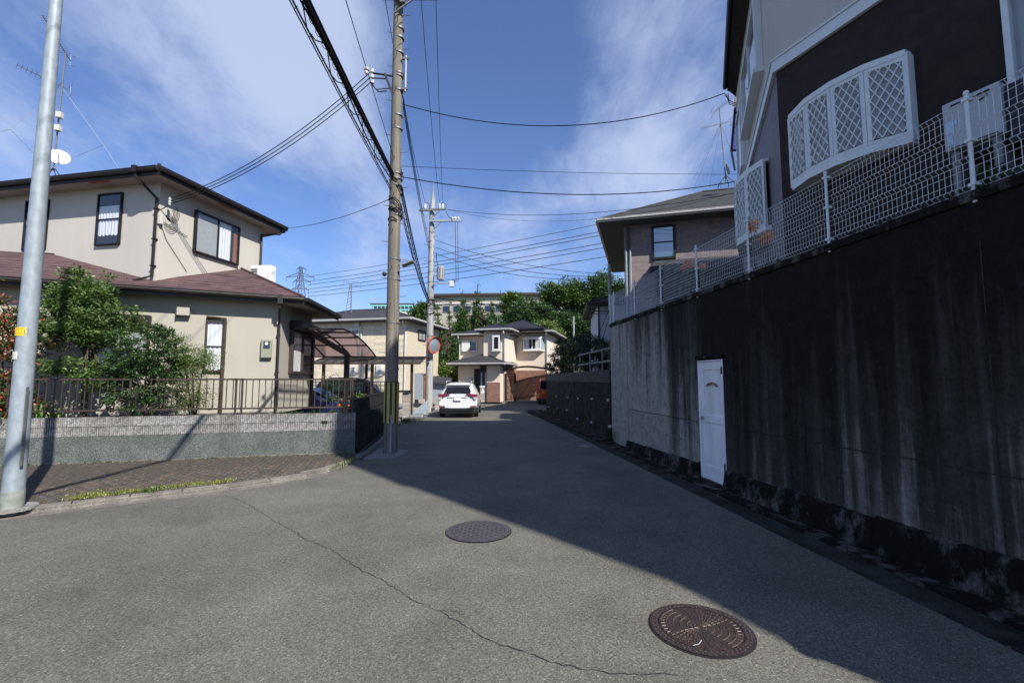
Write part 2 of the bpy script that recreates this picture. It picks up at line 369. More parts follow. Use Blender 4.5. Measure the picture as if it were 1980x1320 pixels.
def paint(name, col, rough=.25):
    m, n, b = newmat(name); g = NG(n); f = g.noise(g.coord(), 3, 4)
    g.link(g.mix(f, tuple(x * .92 for x in col), col), b.inputs['Base Color']); b.inputs['Roughness'].default_value = rough
    b.inputs['Coat Weight'].default_value = .7; b.inputs['Coat Roughness'].default_value = .06; return m
M['cwhite'] = paint('white_car_paint', (.74, .75, .74)); M['cblue'] = paint('blue_car_paint', (.02, .028, .10)); M['cblack'] = paint('black_car_paint', (.010, .012, .012))
M['cred'] = paint('red_car_paint', (.62, .055, .02)); M['lampred'] = paint('red_lens', (.15, .012, .016)); M['lampclear'] = paint('clear_lens', (.5, .5, .52)); M['lamporange'] = paint('orange_lens', (.8, .15, .02))
def glass(name, tintc, refl=.22, trans=True, rough=.03):
    m, n, b = newmat(name); g = NG(n); n.nodes.remove(b); o = n.nodes['Material Output']
    gl = g.node('ShaderNodeBsdfGlossy'); gl.inputs['Roughness'].default_value = rough; gl.inputs['Color'].default_value = (.9, .95, 1, 1)
    if trans: t = g.node('ShaderNodeBsdfTransparent'); t.inputs['Color'].default_value = (*tintc, 1)
    else: t = g.node('ShaderNodeBsdfDiffuse'); t.inputs['Color'].default_value = (*tintc, 1)
    w = g.node('ShaderNodeLayerWeight'); w.inputs['Blend'].default_value = .5
    f = g.m('MINIMUM', g.m('ADD', g.m('MULTIPLY', g.m('POWER', w.outputs['Facing'], 3.5), .7), .03 + refl * .5), 1.0)
    x = g.node('ShaderNodeMixShader'); g.link(f, x.inputs[0]); g.link(t.outputs[0], x.inputs[1]); g.link(gl.outputs[0], x.inputs[2]); g.link(x.outputs[0], o.inputs[0]); return m
M['glass'] = glass('window_glass', (.96, .98, .98), .10); M['glassd'] = glass('dark_glass', (.012, .014, .016), .12, False); M['glassf'] = glass('frosted_glass', (.30, .33, .34), .2, False, .25)
M['glassk'] = glass('tinted_car_glass', (.012, .013, .015), 0.0, False, .12)
M['glassc'] = glass('windscreen_glass', (.05, .09, .10), .5, False, .05)
def polycarb(name, col):
    m, n, b = newmat(name); g = NG(n); n.nodes.remove(b); o = n.nodes['Material Output']
    d = g.node('ShaderNodeBsdfTranslucent'); d.inputs[0].default_value = (*col, 1); t = g.node('ShaderNodeBsdfTransparent'); t.inputs[0].default_value = (*[min(1, c * 1.5) for c in col], 1)
    gl = g.node('ShaderNodeBsdfGlossy'); gl.inputs['Roughness'].default_value = .1
    x = g.node('ShaderNodeMixShader'); x.inputs[0].default_value = .45; g.link(d.outputs[0], x.inputs[1]); g.link(t.outputs[0], x.inputs[2])
    y = g.node('ShaderNodeMixShader'); y.inputs[0].default_value = .05; g.link(x.outputs[0], y.inputs[1]); g.link(gl.outputs[0], y.inputs[2]); g.link(y.outputs[0], o.inputs[0]); return m
M['polybrown'] = polycarb('brown_polycarbonate', (.30, .215, .205)); M['polygrey'] = polycarb('grey_polycarbonate', (.20, .20, .20)); M['polyviolet'] = polycarb('violet_polycarbonate', (.38, .34, .62))
def leafm(name, cols, trans=.25, rough=.38):
    m, n, b = newmat(name); g = NG(n); o = n.nodes['Material Output']
    gi = g.node('ShaderNodeNewGeometry'); c = g.ramp(gi.outputs['Random Per Island'], [(i / (len(cols) - 1) if len(cols) > 1 else 0, c) for i, c in enumerate(cols)])
    g.link(c, b.inputs['Base Color']); b.inputs['Roughness'].default_value = rough; b.inputs['Specular IOR Level'].default_value = .45
    t = g.node('ShaderNodeBsdfTranslucent'); g.link(g.mix(1.0, c, (1.3, 1.5, .5), 'MULTIPLY'), t.inputs[0])
    x = g.node('ShaderNodeMixShader'); x.inputs[0].default_value = trans; g.link(b.outputs[0], x.inputs[1]); g.link(t.outputs[0], x.inputs[2]); g.link(x.outputs[0], o.inputs[0]); return m
M['leafA'] = leafm('garden_leaf', [(.04, .075, .022), (.07, .13, .034), (.11, .175, .045), (.17, .235, .07)])
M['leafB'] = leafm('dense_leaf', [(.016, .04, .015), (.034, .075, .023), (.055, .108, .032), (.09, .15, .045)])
M['leafC'] = leafm('light_leaf', [(.05, .10, .025), (.09, .16, .035), (.15, .22, .05), (.22, .20, .08)])
M['leafR'] = leafm('photinia_leaf', [(.03, .07, .02), (.05, .11, .03), (.06, .12, .03), (.07, .12, .03), (.35, .03, .03), (.5, .07, .05)], .2)
M['leafH'] = leafm('hedge_leaf', [(.008, .018, .008), (.015, .034, .012), (.022, .045, .014)])
M['leafK'] = leafm('conifer_needle', [(.02, .055, .016), (.045, .10, .022), (.08, .15, .03), (.03, .07, .02)])
M['leafT'] = leafm('hill_leaf', [(.03, .065, .016), (.055, .11, .025), (.09, .15, .035), (.12, .18, .045)])
M['leafY'] = leafm('yellow_grass', [(.12, .16, .03), (.22, .26, .05), (.30, .28, .08)])
M['leafS'] = leafm('blade_leaf', [(.10, .18, .04), (.20, .28, .07)]); M['leafD'] = leafm('dark_blade', [(.015, .035, .01), (.03, .06, .02)])
M['petal'] = leafm('orange_petal', [(.62, .16, .05), (.75, .25, .09)], .3)
# ================================================================ ground, road, pavement
def structure(name, mb, mat, smooth=False): 
    return tag(mb.build(name, mat, None, smooth), kind='structure')
def lerp(a, b, t): return a + (b - a) * t
mb = MB(); mb.poly([(-900, -200, -.02), (900, -200, -.02), (900, 1500, -.02), (-900, 1500, -.02)]); structure('ground', mb, M['terrain'])
mb = MB(); mb.poly([(-30, -20, 0), (14, -20, 0), (14, 40, 0), (-30, 40, 0)]); structure('road', mb, M['asphalt'])
# crack across the asphalt: a thin, uneven dark groove sealed with grit
CR = [(435, 955), (480, 975), (520, 1000), (560, 1022), (590, 1043), (640, 1062), (700, 1103), (740, 1122), (800, 1160), (850, 1181), (900, 1210), (950, 1238), (1000, 1255), (1050, 1275), (1120, 1292), (1180, 1302), (1240, 1302), (1320, 1304)]
def crack(pts, w, name):
    P = []
    for i in range(len(pts) - 1):
        a, b = gnd(*pts[i]), gnd(*pts[i + 1]); n = max(2, int((b - a).length / .03))
        for k in range(n):
            q = a.lerp(b, k / n); P.append(Vector((q.x + random.uniform(-.014, .014), q.y + random.uniform(-.014, .014), .004)))
    mb = MB(); L_, R_ = [], []
    for i, q in enumerate(P):
        d = (P[min(i + 1, len(P) - 1)] - P[max(0, i - 1)]).normalized(); nrm = Vector((-d.y, d.x, 0)); ww = w * random.uniform(.25, 1.1)
        L_.append(q + nrm * ww / 2); R_.append(q - nrm * ww / 2)
    mb.v = [tuple(q) for q in L_ + R_]; n = len(P); mb.f = [(n + i, n + i + 1, i + 1, i) for i in range(n - 1)]
    o = mb.build(name, M['dark']); tag(o, kind='structure'); return o
crack(CR, .0075, 'road_crack')
for pts in ([(590, 1043), (575, 1028), (560, 1040)], [(850, 1181), (880, 1180), (905, 1192)]): crack(pts, .004, 'road_crack')
# fine loose grit and litter on the road
mb = MB()
for i in range(420):
    x = random.uniform(-6, 3.6); y = 2.3 + random.random() ** 1.5 * 9; s = random.uniform(.003, .009)
    mb.ball((x, y, s * .5), s, 5, (1, 1, .7))
tag(mb.build('gravel', M['conc']), 'loose pale grit scattered over the asphalt road', 'grit', kind='stuff')
KP = [(-13.5, .4), (-9.4, 3.6), (-6.55, 5.73), (-5.63, 6.44), (-4.53, 7.16), (-3.95, 7.75), (-3.45, 8.6), (-3.28, 9.4), (-3.24, 10.5), (-3.55, 12.9), (-3.95, 15.4), (-4.25, 17.6)]
def offs(P, d):
    Q = []
    for i, p in enumerate(P):
        a = Vector(P[max(0, i - 1)]); b = Vector(P[min(len(P) - 1, i + 1)]); t = (b - a).normalized(); Q.append((p[0] - t.y * d, p[1] + t.x * d))
    return Q
def strip(P, Q, z0, z1, name, mat):
    mb = MB(); n = len(P)
    mb.v = [(*p, z1) for p in P] + [(*q, z1) for q in Q] + [(*p, z0) for p in P] + [(*q, z0) for q in Q]
    for i in range(n - 1):
        mb.f += [(i, i + 1, n + i + 1, n + i), (2 * n + i + 1, 2 * n + i, 3 * n + i, 3 * n + i + 1)[::-1], (2 * n + i, 2 * n + i + 1, i + 1, i), (n + i, n + i + 1, 3 * n + i + 1, 3 * n + i)]
    return structure(name, mb, mat)
# kerb laid as separate stones
kin = offs(KP, .13)
kerb = strip(offs(KP, .012), offs(KP, .118), -.01, .05, 'kerb', M['kerb'])
def along(P, step):
    out_ = []; carry = 0
    for i in range(len(P) - 1):
        a, b = Vector(P[i]), Vector(P[i + 1]); l = (b - a).length; d = (b - a) / l; s = carry
        while s < l: out_.append((a + d * s, d)); s += step
        carry = s - l
    return out_
for (p, d) in along(KP, .6):
    f = Fr(p.x, p.y, math.degrees(math.atan2(d.y, d.x))); mb = MB(); h = .078 + random.uniform(-.004, .004)
    mb.add([f.W(0, 0, -.01), f.W(.585, 0, -.01), f.W(.585, .13, -.01), f.W(0, .13, -.01), f.W(0, .03, h - .01), f.W(.585, .03, h - .01), f.W(.585, .13, h), f.W(0, .13, h)],
           [(3, 2, 1, 0), (4, 5, 6, 7), (0, 1, 5, 4), (1, 2, 6, 5), (2, 3, 7, 6), (3, 0, 4, 7)])
    mb.build('kerb_stone', M['kerb'], kerb)
apron = offs(KP[:7], -.16)
strip(offs(KP[:7], -.001), apron, -.01, .004, 'gutter_strip', M['kerb'])
bwR = Vector((-3.5494, 10.4404)); BW = Fr(bwR.x, bwR.y, 14.8)
bwl = BW.W(-11.5, 0, 0)
SP = kin[:9] + [(-3.5494, 10.4404), (bwl.x, bwl.y)]
mb = MB(); mb.poly([(x, y, .058) for x, y in SP]); side = structure('pavement', mb, M['sand'])
def inpoly(x, y, P):
    c = False; j = len(P) - 1
    for i in range(len(P)):
        if (P[i][1] > y) != (P[j][1] > y) and x < (P[j][0] - P[i][0]) * (y - P[i][1]) / (P[j][1] - P[i][1]) + P[i][0]: c = not c
        j = i
    return c
pm = MB().box(-.0475, .0475, -.0975, .0975, -.02, .0)
b_ = .0475; c_ = .0975; e_ = .006
pm = MB().add([(-b_, -c_, -.02), (b_, -c_, -.02), (b_, c_, -.02), (-b_, c_, -.02), (-b_ + e_, -c_ + e_, 0), (b_ - e_, -c_ + e_, 0), (b_ - e_, c_ - e_, 0), (-b_ + e_, c_ - e_, 0)],
              [(4, 5, 6, 7), (0, 1, 5, 4), (1, 2, 6, 5), (2, 3, 7, 6), (3, 0, 4, 7)])
pmesh = [local_mesh('brick', pm, m_) for m_ in M['paver']]
bricks = []
for i in range(-116, 2):
    for j in range(-60, 1):
        u = i * .1; v = j * .2 + (.1 if i % 2 else 0) - .1; q = BW.W(u, v, 0)
        if inpoly(q.x, q.y, SP) and all(inpoly(BW.W(u + a, v + b, 0).x, BW.W(u + a, v + b, 0).y, SP) for a in (-.05, .05) for b in (-.09, .09)): bricks.append((q.x, q.y))
bricks = [q for q in bricks if q[0] / max(q[1], .1) > -1.2 and q[1] > 2]
bricks.sort(key=lambda q: q[0] ** 2 + q[1] ** 2)
rest = MB()
for k, (x, y) in enumerate(bricks):
    z = .078 + random.uniform(-.004, .004) + .004 * math.sin(x * 3) * math.cos(y * 4)
    mt = Matrix.Translation((x, y, z)) @ Matrix.Rotation(BW.a + random.uniform(-.02, .02), 4, 'Z') @ Matrix.Rotation(random.uniform(-.02, .02), 4, 'X')
    if k < 300: inst(pmesh[random.randrange(4)], 'brick', side, mt)
    else: rest.add([mt @ Vector(v) for v in pm.v], pm.f)
if rest.v: tag(rest.build('brick', M['paver'][1], side), kind='stuff')
# mortar line at the foot of the block wall
mb = MB(); mb.box(-11.5, 0, -.05, .0, .03, .095, BW); structure('wall_foot_strip', mb, M['kerb'])
# pale concrete collar round the utility pole and the strip beside it
mb = MB(); mb.prism([(-3.22, 9.95), (-2.55, 10.15), (-2.45, 11.2), (-3.3, 11.6)], -.01, .012); structure('pole_collar_slab', mb, M['conc'])
# dark sloping strip between kerb and side wall
mb = MB(); mb.prism([(-3.42, 10.4), (-3.38, 9.7), (-3.36, 10.5), (-3.68, 12.9), (-4.08, 15.4), (-4.38, 17.6), (-4.6, 17.6), (-4.2, 15.2)], -.01, .06); structure('verge_strip', mb, M['concd'])
# gutter and dark margin along the retaining wall
RWd = (.113, -1.0); RW = Fr(4.17 - .113 * 12.63, 12.63, math.degrees(math.atan2(-1, .113)))
mb = MB(); mb.prism([(-13, -.62), (16, -.62), (16, -.32), (-13, -.32)], -.01, .006, RW); structure('gutter', mb, M['concd'])
mb = MB(); mb.prism([(-13, -.32), (16, -.32), (16, 0.0), (-13, 0.0)], -.01, .03, RW); structure('wall_margin', mb, M['footing'])
# lots
mb = MB(); a = BW.W(-.16, .12, 0); b = BW.W(-14, .12, 0); c = BW.W(-3.2, .12, 0); d = BW.W(-3.2, .5, 0); e = BW.W(-.16, .5, 0)
mb.prism([(e.x, e.y), (d.x, d.y), (-6.5, 12.6), (-6.9, 14.9), (-9.6, 14.6), (-30, 18), (b.x, b.y), (a.x, a.y)], 0, .84); structure('garden_soil', mb, M['soil'])
mb = MB(); mb.prism([(-6.45, 12.2), (-4.3, 12.2), (-4.9, 21), (-12, 21), (-12, 15.6), (-6.9, 15.2)], -.01, .04); structure('driveway', mb, M['drive'])
mb = MB(); mb.prism([(-17, 21.2), (-5.1, 21.2), (-5.4, 29.8), (-17, 29.8)], -.01, .10); structure('driveway', mb, M['drive'])
mb = MB(); mb.prism([(-5.2, 33.2), (5.0, 33.2), (5.0, 60), (-16, 60), (-16, 33.2)], -.01, .12); structure('plot_ground', mb, M['drive'])
mb = MB(); mb.prism([(-5.2, 32.8), (5.0, 32.8), (5.0, 33.18), (-5.2, 33.18)], -.01, .15); structure('kerb', mb, M['kerb'])
RWe = RW.W(12.3, .0, 0); RWs = RW.W(.1, .35, 0)
mb = MB(); mb.prism([(RWs.x, RWs.y), (RWe.x, RWe.y), (30, RWe.y), (30, 40), (6.5, 40)], 0, 3.16)
structure('raised_ground', mb, M['soil']) if False else None; structure('raised_ground', mb, M['soil'])

# ================================================================ retaining wall on the right
rw = root('retaining_wall', RW, 'tall black-stained concrete retaining wall along the right of the road, with a white door let into it', 'retaining wall')
mb = MB()   # wall body with the door opening left out
D0, D1, DZ0, DZ1 = 4.66, 5.42, .06, 2.07
def wallbox(x0, x1, z0, z1): mb.box(x0, x1, 0, .34, z0, z1, RW)
wallbox(0, D0, 0, 3.16); wallbox(D1, 12.3, 0, 3.16); wallbox(D0, D1, DZ1, 3.16); mb.box(D0, D1, .15, .34, 0, DZ1, RW); mb.box(D0, D1, .0, .15, 0, DZ0, RW)
mb.build('wall', M['retaining'], rw)
mb = MB(); mb.box(-.02, 12.32, -.025, .37, 3.165, 3.25, RW); mb.build('coping', M['footing'], rw)
# recessed lift joints and formwork seams as thin grooves framed by slightly proud lips
mb = MB()
for z, u0, u1 in ((.98, 1.3, 4.6), (.98, 5.5, 12.3)):
    u = u0
    while u < u1:
        e = min(u1, u + .5); dz = random.uniform(-.006, .006); mb.box(u, e, -.007, .0, z + dz, z + .009 + dz, RW); u = e + .01
for u in (1.24, 9.1): mb.box(u, u + .008, -.003, .0, .25, 2.83, RW)
mb.build('form_seam', M['concd'], rw)
mb = MB()
for i in range(20):
    for z in (.62, 1.22, 1.82, 2.42):
        u = .35 + i * .6
        if D0 - .1 < u < D1 + .1: continue
        mb.disc(RW.W(u, -.001, z + random.uniform(-.02, .02)), RW.v, .016, .006, 8)
tag(mb.build('tie_hole', M['dark'], rw), kind='stuff')
mb = MB()
for lo_, hi_ in ((1.2, D0 - .01), (D1 + .01, 12.3)):
    u = lo_
    while u < hi_ - .05:
        e = min(u + .9 + random.random() * .5, hi_); zt = .225 + (u - 1.2) * .022
        mb.add([RW.W(u, -.10, -.01), RW.W(e, -.10, -.01), RW.W(e, 0, -.01), RW.W(u, 0, -.01), RW.W(u, -.05, zt - .02), RW.W(e, -.05, zt - .015), RW.W(e, 0, zt), RW.W(u, 0, zt)],
               [(3, 2, 1, 0), (4, 5, 6, 7), (0, 1, 5, 4), (1, 2, 6, 5), (2, 3, 7, 6), (3, 0, 4, 7)])
        u = e
mb.build('footing', M['footing'], rw, bevel=.012)
# door
door = MB().box(D0 + .045, D1 - .03, .03, .07, DZ0 + .05, DZ1 - .05, RW).build('door', M['doorW'], rw)
mb = MB(); mb.box(D0, D0 + .045, -.012, .1, DZ0, DZ1 - .03, RW); mb.box(D1 - .03, D1, -.012, .1, DZ0, DZ1 - .03, RW); mb.box(D0 + .045, D1 - .03, -.012, .1, DZ1 - .05, DZ1 - .03, RW); mb.box(D0 + .045, D1 - .03, -.012, .1, DZ0, DZ0 + .05, RW)
mb.build('door_frame', M['doorW'], rw, bevel=.004)
mb = MB()
for a, b, c, d in ((D0 + .05, D1 - .035, DZ0 + .055, DZ0 + .22), (D0 + .05, D1 - .035, 1.0, 1.12), (D0 + .05, D1 - .035, 1.88, DZ1 - .055)): mb.box(a, b, .012, .03, c, d, RW)
for a, b, c, d in ((D0 + .05, D0 + .14, DZ0 + .22, 1.0), (D0 + .05, D0 + .14, 1.12, 1.88), (D1 - .10, D1 - .035, DZ0 + .22, 1.0), (D1 - .10, D1 - .035, 1.12, 1.88)): mb.box(a, b, .012, .03, c, d, RW)
mb.build('stile', M['doorW'], door, bevel=.003)
mb = MB(); mb.disc(RW.W(D0 + .085, -.0, 1.06), RW.v, .026, .03, 14); mb.tube([RW.W(D0 + .085, -.0, 1.06), RW.W(D0 + .085, -.045, 1.06), RW.W(D0 + .16, -.05, 1.058)], .011, 8); mb.build('handle', M['alloy'], door, True)
mb = MB()
for z in (.28, 1.80): mb.box(D1 - .026, D1 - .004, -.03, -.014, z, z + .12, RW)
mb.build('hinge', M['irond'], door)
mb = MB(); P = []
for k in range(13):
    t = -1 + 2 * k / 12; P.append(RW.W(D0 + .40 + t * .17, .006, 1.60 + .055 * (1 - t * t) ** .8))
mb.tube(P, .011, 6)
for k in (2, 4, 6, 8, 10):
    q = P[k]; mb.ball(q + Vector((0, 0, .004)), .018, 6, (1, .5, 1)); mb.ball(q - Vector((0, 0, .022)), .012, 6, (1, .5, 1))
mb.build('emblem', basic('antique_brass', (.22, .19, .09), .5, .4, .3), door, True)
MB().box(D0 - .03, D1 + .03, -.035, .0, DZ1, DZ1 + .05, RW).build('lintel', M['footing'], rw)
# mesh fence on the wall: every bay its own panel, every post its own piece
fence = root('mesh_fence', RW, 'white welded wire mesh fence with folded wires on top of the stained retaining wall', 'fence')
FZ = 3.27; fv = .03
posts = [.35, 1.83, 3.28, 4.73, 6.19, 7.63, 9.1, 10.6]
def vwire(h=.80):
    P = []
    for k, z0 in enumerate((0.03, .27, .51, .75)):
        P += [(0, 0, z0 - .025), (0, -.03, z0), (0, 0, z0 + .025)]
    return [(0, 0, 0)] + P
mb = MB()
SP_ = .0485; n = int(1.44 / SP_)
for i in range(1, n + 1): mb.tube([(i * SP_ + (1.46 - n * SP_) / 2 - .02, y, z) for _, y, z in vwire()], .0026, 4)
for z0 in (.03, .27, .51, .75):
    for dz in (-.025, .025): mb.tube([(0.0, .004, z0 + dz), (1.46, .004, z0 + dz)], .0026, 4)
for z0 in (.11, .19, .35, .43, .59, .67): mb.tube([(0.0, .004, z0), (1.46, .004, z0)], .0024, 4)
wm = local_mesh('wire_mesh', mb, M['whiteM'])
for i in range(len(posts)):
    u = posts[i]; nx = posts[i + 1] if i + 1 < len(posts) else u + 1.5
    if i == len(posts) - 1: nx = u + .3
    mloc = Matrix.Translation((u, fv, FZ)) @ Matrix.Diagonal(((nx - u) / 1.46, 1, 1, 1))
    inst(wm, 'wire_mesh', fence, mloc)
    mb = MB(); mb.tube([RW.W(u, fv - .035, FZ - .12), RW.W(u, fv - .035, FZ + .80)], .0155, 10); mb.tube([RW.W(u, fv - .035, FZ + .8), RW.W(u, fv - .035, FZ + .825)], [.022, .016], 10)
    for z in (.03, .4, .75): mb.box(u - .024, u + .024, fv - .06, fv + .008, FZ + z - .012, FZ + z + .012, RW)
    mb.build('post', M['whiteM'], fence, True)
inst(wm, 'wire_mesh', fence, Matrix.Translation((.05, fv, FZ)) @ Matrix.Diagonal((.3 / 1.46, 1, 1, 1)))
# return of the fence at the far end
mb = MB(); mb.tube([RW.W(.02, .0, FZ - .12), RW.W(.02, .0, FZ + .8)], .019, 10); mb.build('post', M['whiteM'], fence, True)
inst(wm, 'wire_mesh', fence, Matrix.Translation((.02, .02, FZ)) @ Matrix.Rotation(R(90), 4, 'Z'))
# ================================================================ lower dark wall further along the right
W2 = Fr(RW.W(-.05, -.02, 0).x, RW.W(-.05, -.02, 0).y, math.degrees(math.atan2(-10.6, .88)))
w2 = root('lower_retaining_wall', W2, 'lower dark panelled retaining wall with weep pipes, beyond the tall stained wall', 'retaining wall')
MB().box(-11.2, 0, .02, .4, 0, 1.62, W2).build('wall', M['concd'], w2)
MB().box(-11.25, 0, -.03, .42, 1.625, 1.98, W2).build('coping', basic('coping_concrete', (.045, .045, .043), .9, 0, .35, bump=.2), w2)
for i in range(10):
    for j in range(4): MB().box(-11.15 + i * 1.115, -10.06 + i * 1.115, -.012 + (i + j) % 2 * .006, .018, .03 + j * .4, .42 + j * .4, W2).build('panel', M['concd'], w2)
for px_, py_ in ((1163, 632 + 127),): pass
for (x, y) in ((1076, 766), (1098, 768), (1118, 770), (1145, 771), (1176, 773), (1061, 786), (1077, 789), (1097, 792), (1117, 809), (1144, 816), (1179, 824)):
    u, z = W2.hv(x, y, -.02)
    MB().tube([W2.W(u, .05, z + .01), W2.W(u, -.06, z - .01)], .032, 8).build('weep_pipe', M['gutterW'], w2)
# small turf of dark ground at the foot
tag(MB().prism([(-13, -.05), (-11, -1.0), (0, -.34), (0, 0), (-11, 0)], 0, .05, W2).build('wall_margin', M['footing']), kind='structure')
pf = root('pipe_railing', W2, 'beige tubular railing above the lower dark wall beside the hedge', 'railing')
for z in (2.25, 2.62): MB().tube([W2.W(-4.6, .2, z), W2.W(-.05, .2, z)], .035, 8).build('rail', M['conc'], pf, True)
for u in (-4.4, -2.9, -1.4, -.15): MB().tube([W2.W(u, .2, 1.95), W2.W(u, .2, 2.66)], .03, 8).build('post', M['conc'], pf, True)

# ================================================================ block wall and railing on the left
bw = root('block_wall', BW, 'low garden wall of grey-green render topped by two courses of ribbed grey blocks', 'garden wall')
MB().box(-11.5, 0, .0, .12, 0, .588, BW).build('render_base', M['green_render'], bw)
MB().box(-11.5, 0, .02, .12, .59, .965, BW).build('block_core', M['sand'], bw)
def splitblock(seed, mat):
    rnd = random.Random(seed); mb = MB(); w, h = .388, .183; n = 11; pts = []
    for i in range(n):
        x0 = i * w / n; g_ = .008; d = rnd.uniform(-.012, -.002)
        pts += [(x0 + g_ * .4, .012), (x0 + g_, d), (x0 + w / n - g_ * .6, d + rnd.uniform(-.003, .003)), (x0 + w / n, .012)]
    poly = [(0, .03)] + pts + [(w, .03)]
    return local_mesh('block', MB().prism([(x, y) for x, y in poly], 0, h), mat)
sb = [splitblock(i, basic('split_block_' + 'abcd'[i], (.265 + c, .255 + c, .24 + c), .95, 0, .3, scale=9, bump=.9, bscale=70, fine=.9, spec=.1)) for i, c in enumerate((0, -.04, .03, -.015))]
for c in range(2):
    for i in range(30):
        u = -.39 - i * .39 + (0 if c else -.0)
        if u < -11.5: break
        if c == 0 and abs(u + .78) < .01: pass
        inst(sb[random.randrange(4)], 'block', bw, Matrix.Translation((u, 0, .592 + c * .19)))
MB().box(-.72, -.60, -.016, .0, .735, .80, BW).build('drain_hole', M['dark'], bw)
gf = root('garden_railing', BW, 'dark bronze bar railing on the ribbed block wall in front of the beige house', 'railing')
for z in (1.075, 1.70): MB().box(-11.5, -.02, .045, .08, z, z + .035, BW).build('rail', M['brownP'], gf)
bar = local_mesh('bar', MB().box(-.008, .008, -.008, .008, 1.11, 1.70), M['brownP'])
i = 0; u = -.13
while u > -9.5: inst(bar, 'bar', gf, Matrix.Translation((u, .0625, 0))); u -= .126
for u in (-.09, -2.35, -2.47, -4.4, -6.4, -8.4): MB().box(u - .018, u + .018, .045, .08, .93, 1.74, BW).build('post', M['brownP'], gf)
# ribbed dark wall turning the corner along the road
SW = Fr(-3.56, 10.5, math.degrees(math.atan2(5.1, -.72)))
sw = root('side_wall', SW, 'black-stained end of the garden wall running along the road behind the utility pole', 'garden wall')
MB().box(0.0, 1.75, .0, .16, 0, 1.27, SW).build('wall', M['concd'], sw, bevel=.02)
MB().box(1.76, 5.2, .01, .14, 0, .86, SW).build('wall', M['concd'], sw)
for i in range(4): MB().box(.02 + i * .43, .43 + i * .43, -.014, .0, .05, 1.2, SW).build('panel', M['concd'], sw)
MB().box(5.2, 7.0, .01, .13, 0, .72, SW).build('wall', M['conc'], sw)
sf = root('side_railing', SW, 'dark railing on the low black wall just behind the utility pole', 'railing')
for z in (.95, 1.27): MB().box(1.76, 7.0, .05, .08, z, z + .03, SW).build('rail', M['blackM'], sf)
b2 = local_mesh('bar', MB().box(-.008, .008, -.008, .008, .86, 1.27), M['blackM'])
u = 1.85
while u < 7: inst(b2, 'bar', sf, Matrix.Translation((u, .065, 0))); u += .125
# ================================================================ manholes
def manhole(c, r, rot, style, label):
    t = rootp('manhole_cover', (c[0], c[1], .006), label, 'manhole cover')
    fr = Fr(c[0], c[1], rot); mat = M['rust'] if style else M['irond']
    MB().tube([(c[0], c[1], -.02), (c[0], c[1], .004)], r + .012, 48).build('seal_ring', M['dark'], t)
    mb = MB()    # frame ring
    n = 48
    for (ra, rb, z) in ((r * .83, r, .010),):
        for k in range(n):
            a, b = 2 * math.pi * k / n, 2 * math.pi * (k + 1) / n
            mb.poly([(c[0] + q * math.cos(w), c[1] + q * math.sin(w), z) for q, w in ((ra, a), (rb, a), (rb, b), (ra, b))])
    mb.build('frame_ring', mat, t)
    mb = MB(); mb.disc((c[0], c[1], .006), (0, 0, 1), r * .815, .008, 48); mb.build('lid', mat, t)
    mb = MB()
    for row, rr in enumerate((r * .875, r * .945)):
        for k in range(54):
            a = 2 * math.pi * (k + row * .5) / 54; mb.ball((c[0] + rr * math.cos(a), c[1] + rr * math.sin(a), .012), .0085 if style else .006, 6, (1, 1, .35))
    tag(mb.build('stud', M['irond'] if style else mat, t), kind='stuff')
    mb = MB()
    def arc(rr, a0, a1, w=.0035, h=.006):
        m_ = max(2, int((a1 - a0) / .12)); P = []
        for k in range(m_ + 1):
            a = a0 + (a1 - a0) * k / m_; P.append((c[0] + rr * math.cos(a), c[1] + rr * math.sin(a), .012))
        mb.tube(P, w, 4)
    if style:
        for s_ in (0, math.pi):
            for k, rr in enumerate((.12, .26, .40, .54, .67, .78)): arc(r * rr, s_ + R(rot) - .62 - .02 * k, s_ + R(rot) + .62)
        for k in range(40):
            a = 2 * math.pi * k / 40
            if abs(math.cos(a - R(rot))) > .80: rs = ((.70, .78),)
            else: rs = [(q, q + .085) for q in (.06, .18, .30, .42, .54, .66)][(k % 2):]
            for (q0, q1) in rs:
                P = [(c[0] + r * q * math.cos(a + (q - .4) * .25), c[1] + r * q * math.sin(a + (q - .4) * .25), .012) for q in (q0, q1)]; mb.tube(P, .0035, 4)
    else:
        for k in range(11):
            for l in range(11):
                x, y = (k - 5) * .05, (l - 5) * .05
                if x * x + y * y < (r * .76) ** 2: mb.box(c[0] + x - .016, c[0] + x + .016, c[1] + y - .004, c[1] + y + .004, .009, .013) if (k + l) % 2 else mb.box(c[0] + x - .004, c[0] + x + .004, c[1] + y - .016, c[1] + y + .016, .009, .013)
    tag(mb.build('tread_pattern', basic('worn_tread', (.115, .088, .078), .5, .4, .3, scale=20) if style else M['rust'], t), kind='stuff')
    return t
manhole((-.38, 5.33), .365, 20, 0, 'smooth worn purple-grey manhole cover, the farther of the two in the sunlit asphalt')
manhole((1.305, 3.305), .335, -25, 1, 'rust-brown manhole cover with curved ribs and a studded rim, the nearer of the two')
g_ = gnd(1130, 862, .01)
tag(MB().disc((g_.x, g_.y, .008), (0, 0, 1), .17, .01, 24).build('valve_cover', M['conc']), 'small round pale valve lid near the foot of the dark wall', 'valve cover')
# dry grass stem on the near cover
q0 = gnd(1340, 1247, .02)
tag(MB().tube([q0, q0 + Vector((.04, .005, .006)), q0 + Vector((.075, .05, .004))], .003, 5).build('dry_stem', M['curtaing']), 'pale dry grass stem lying on the ribbed manhole cover', 'stem')
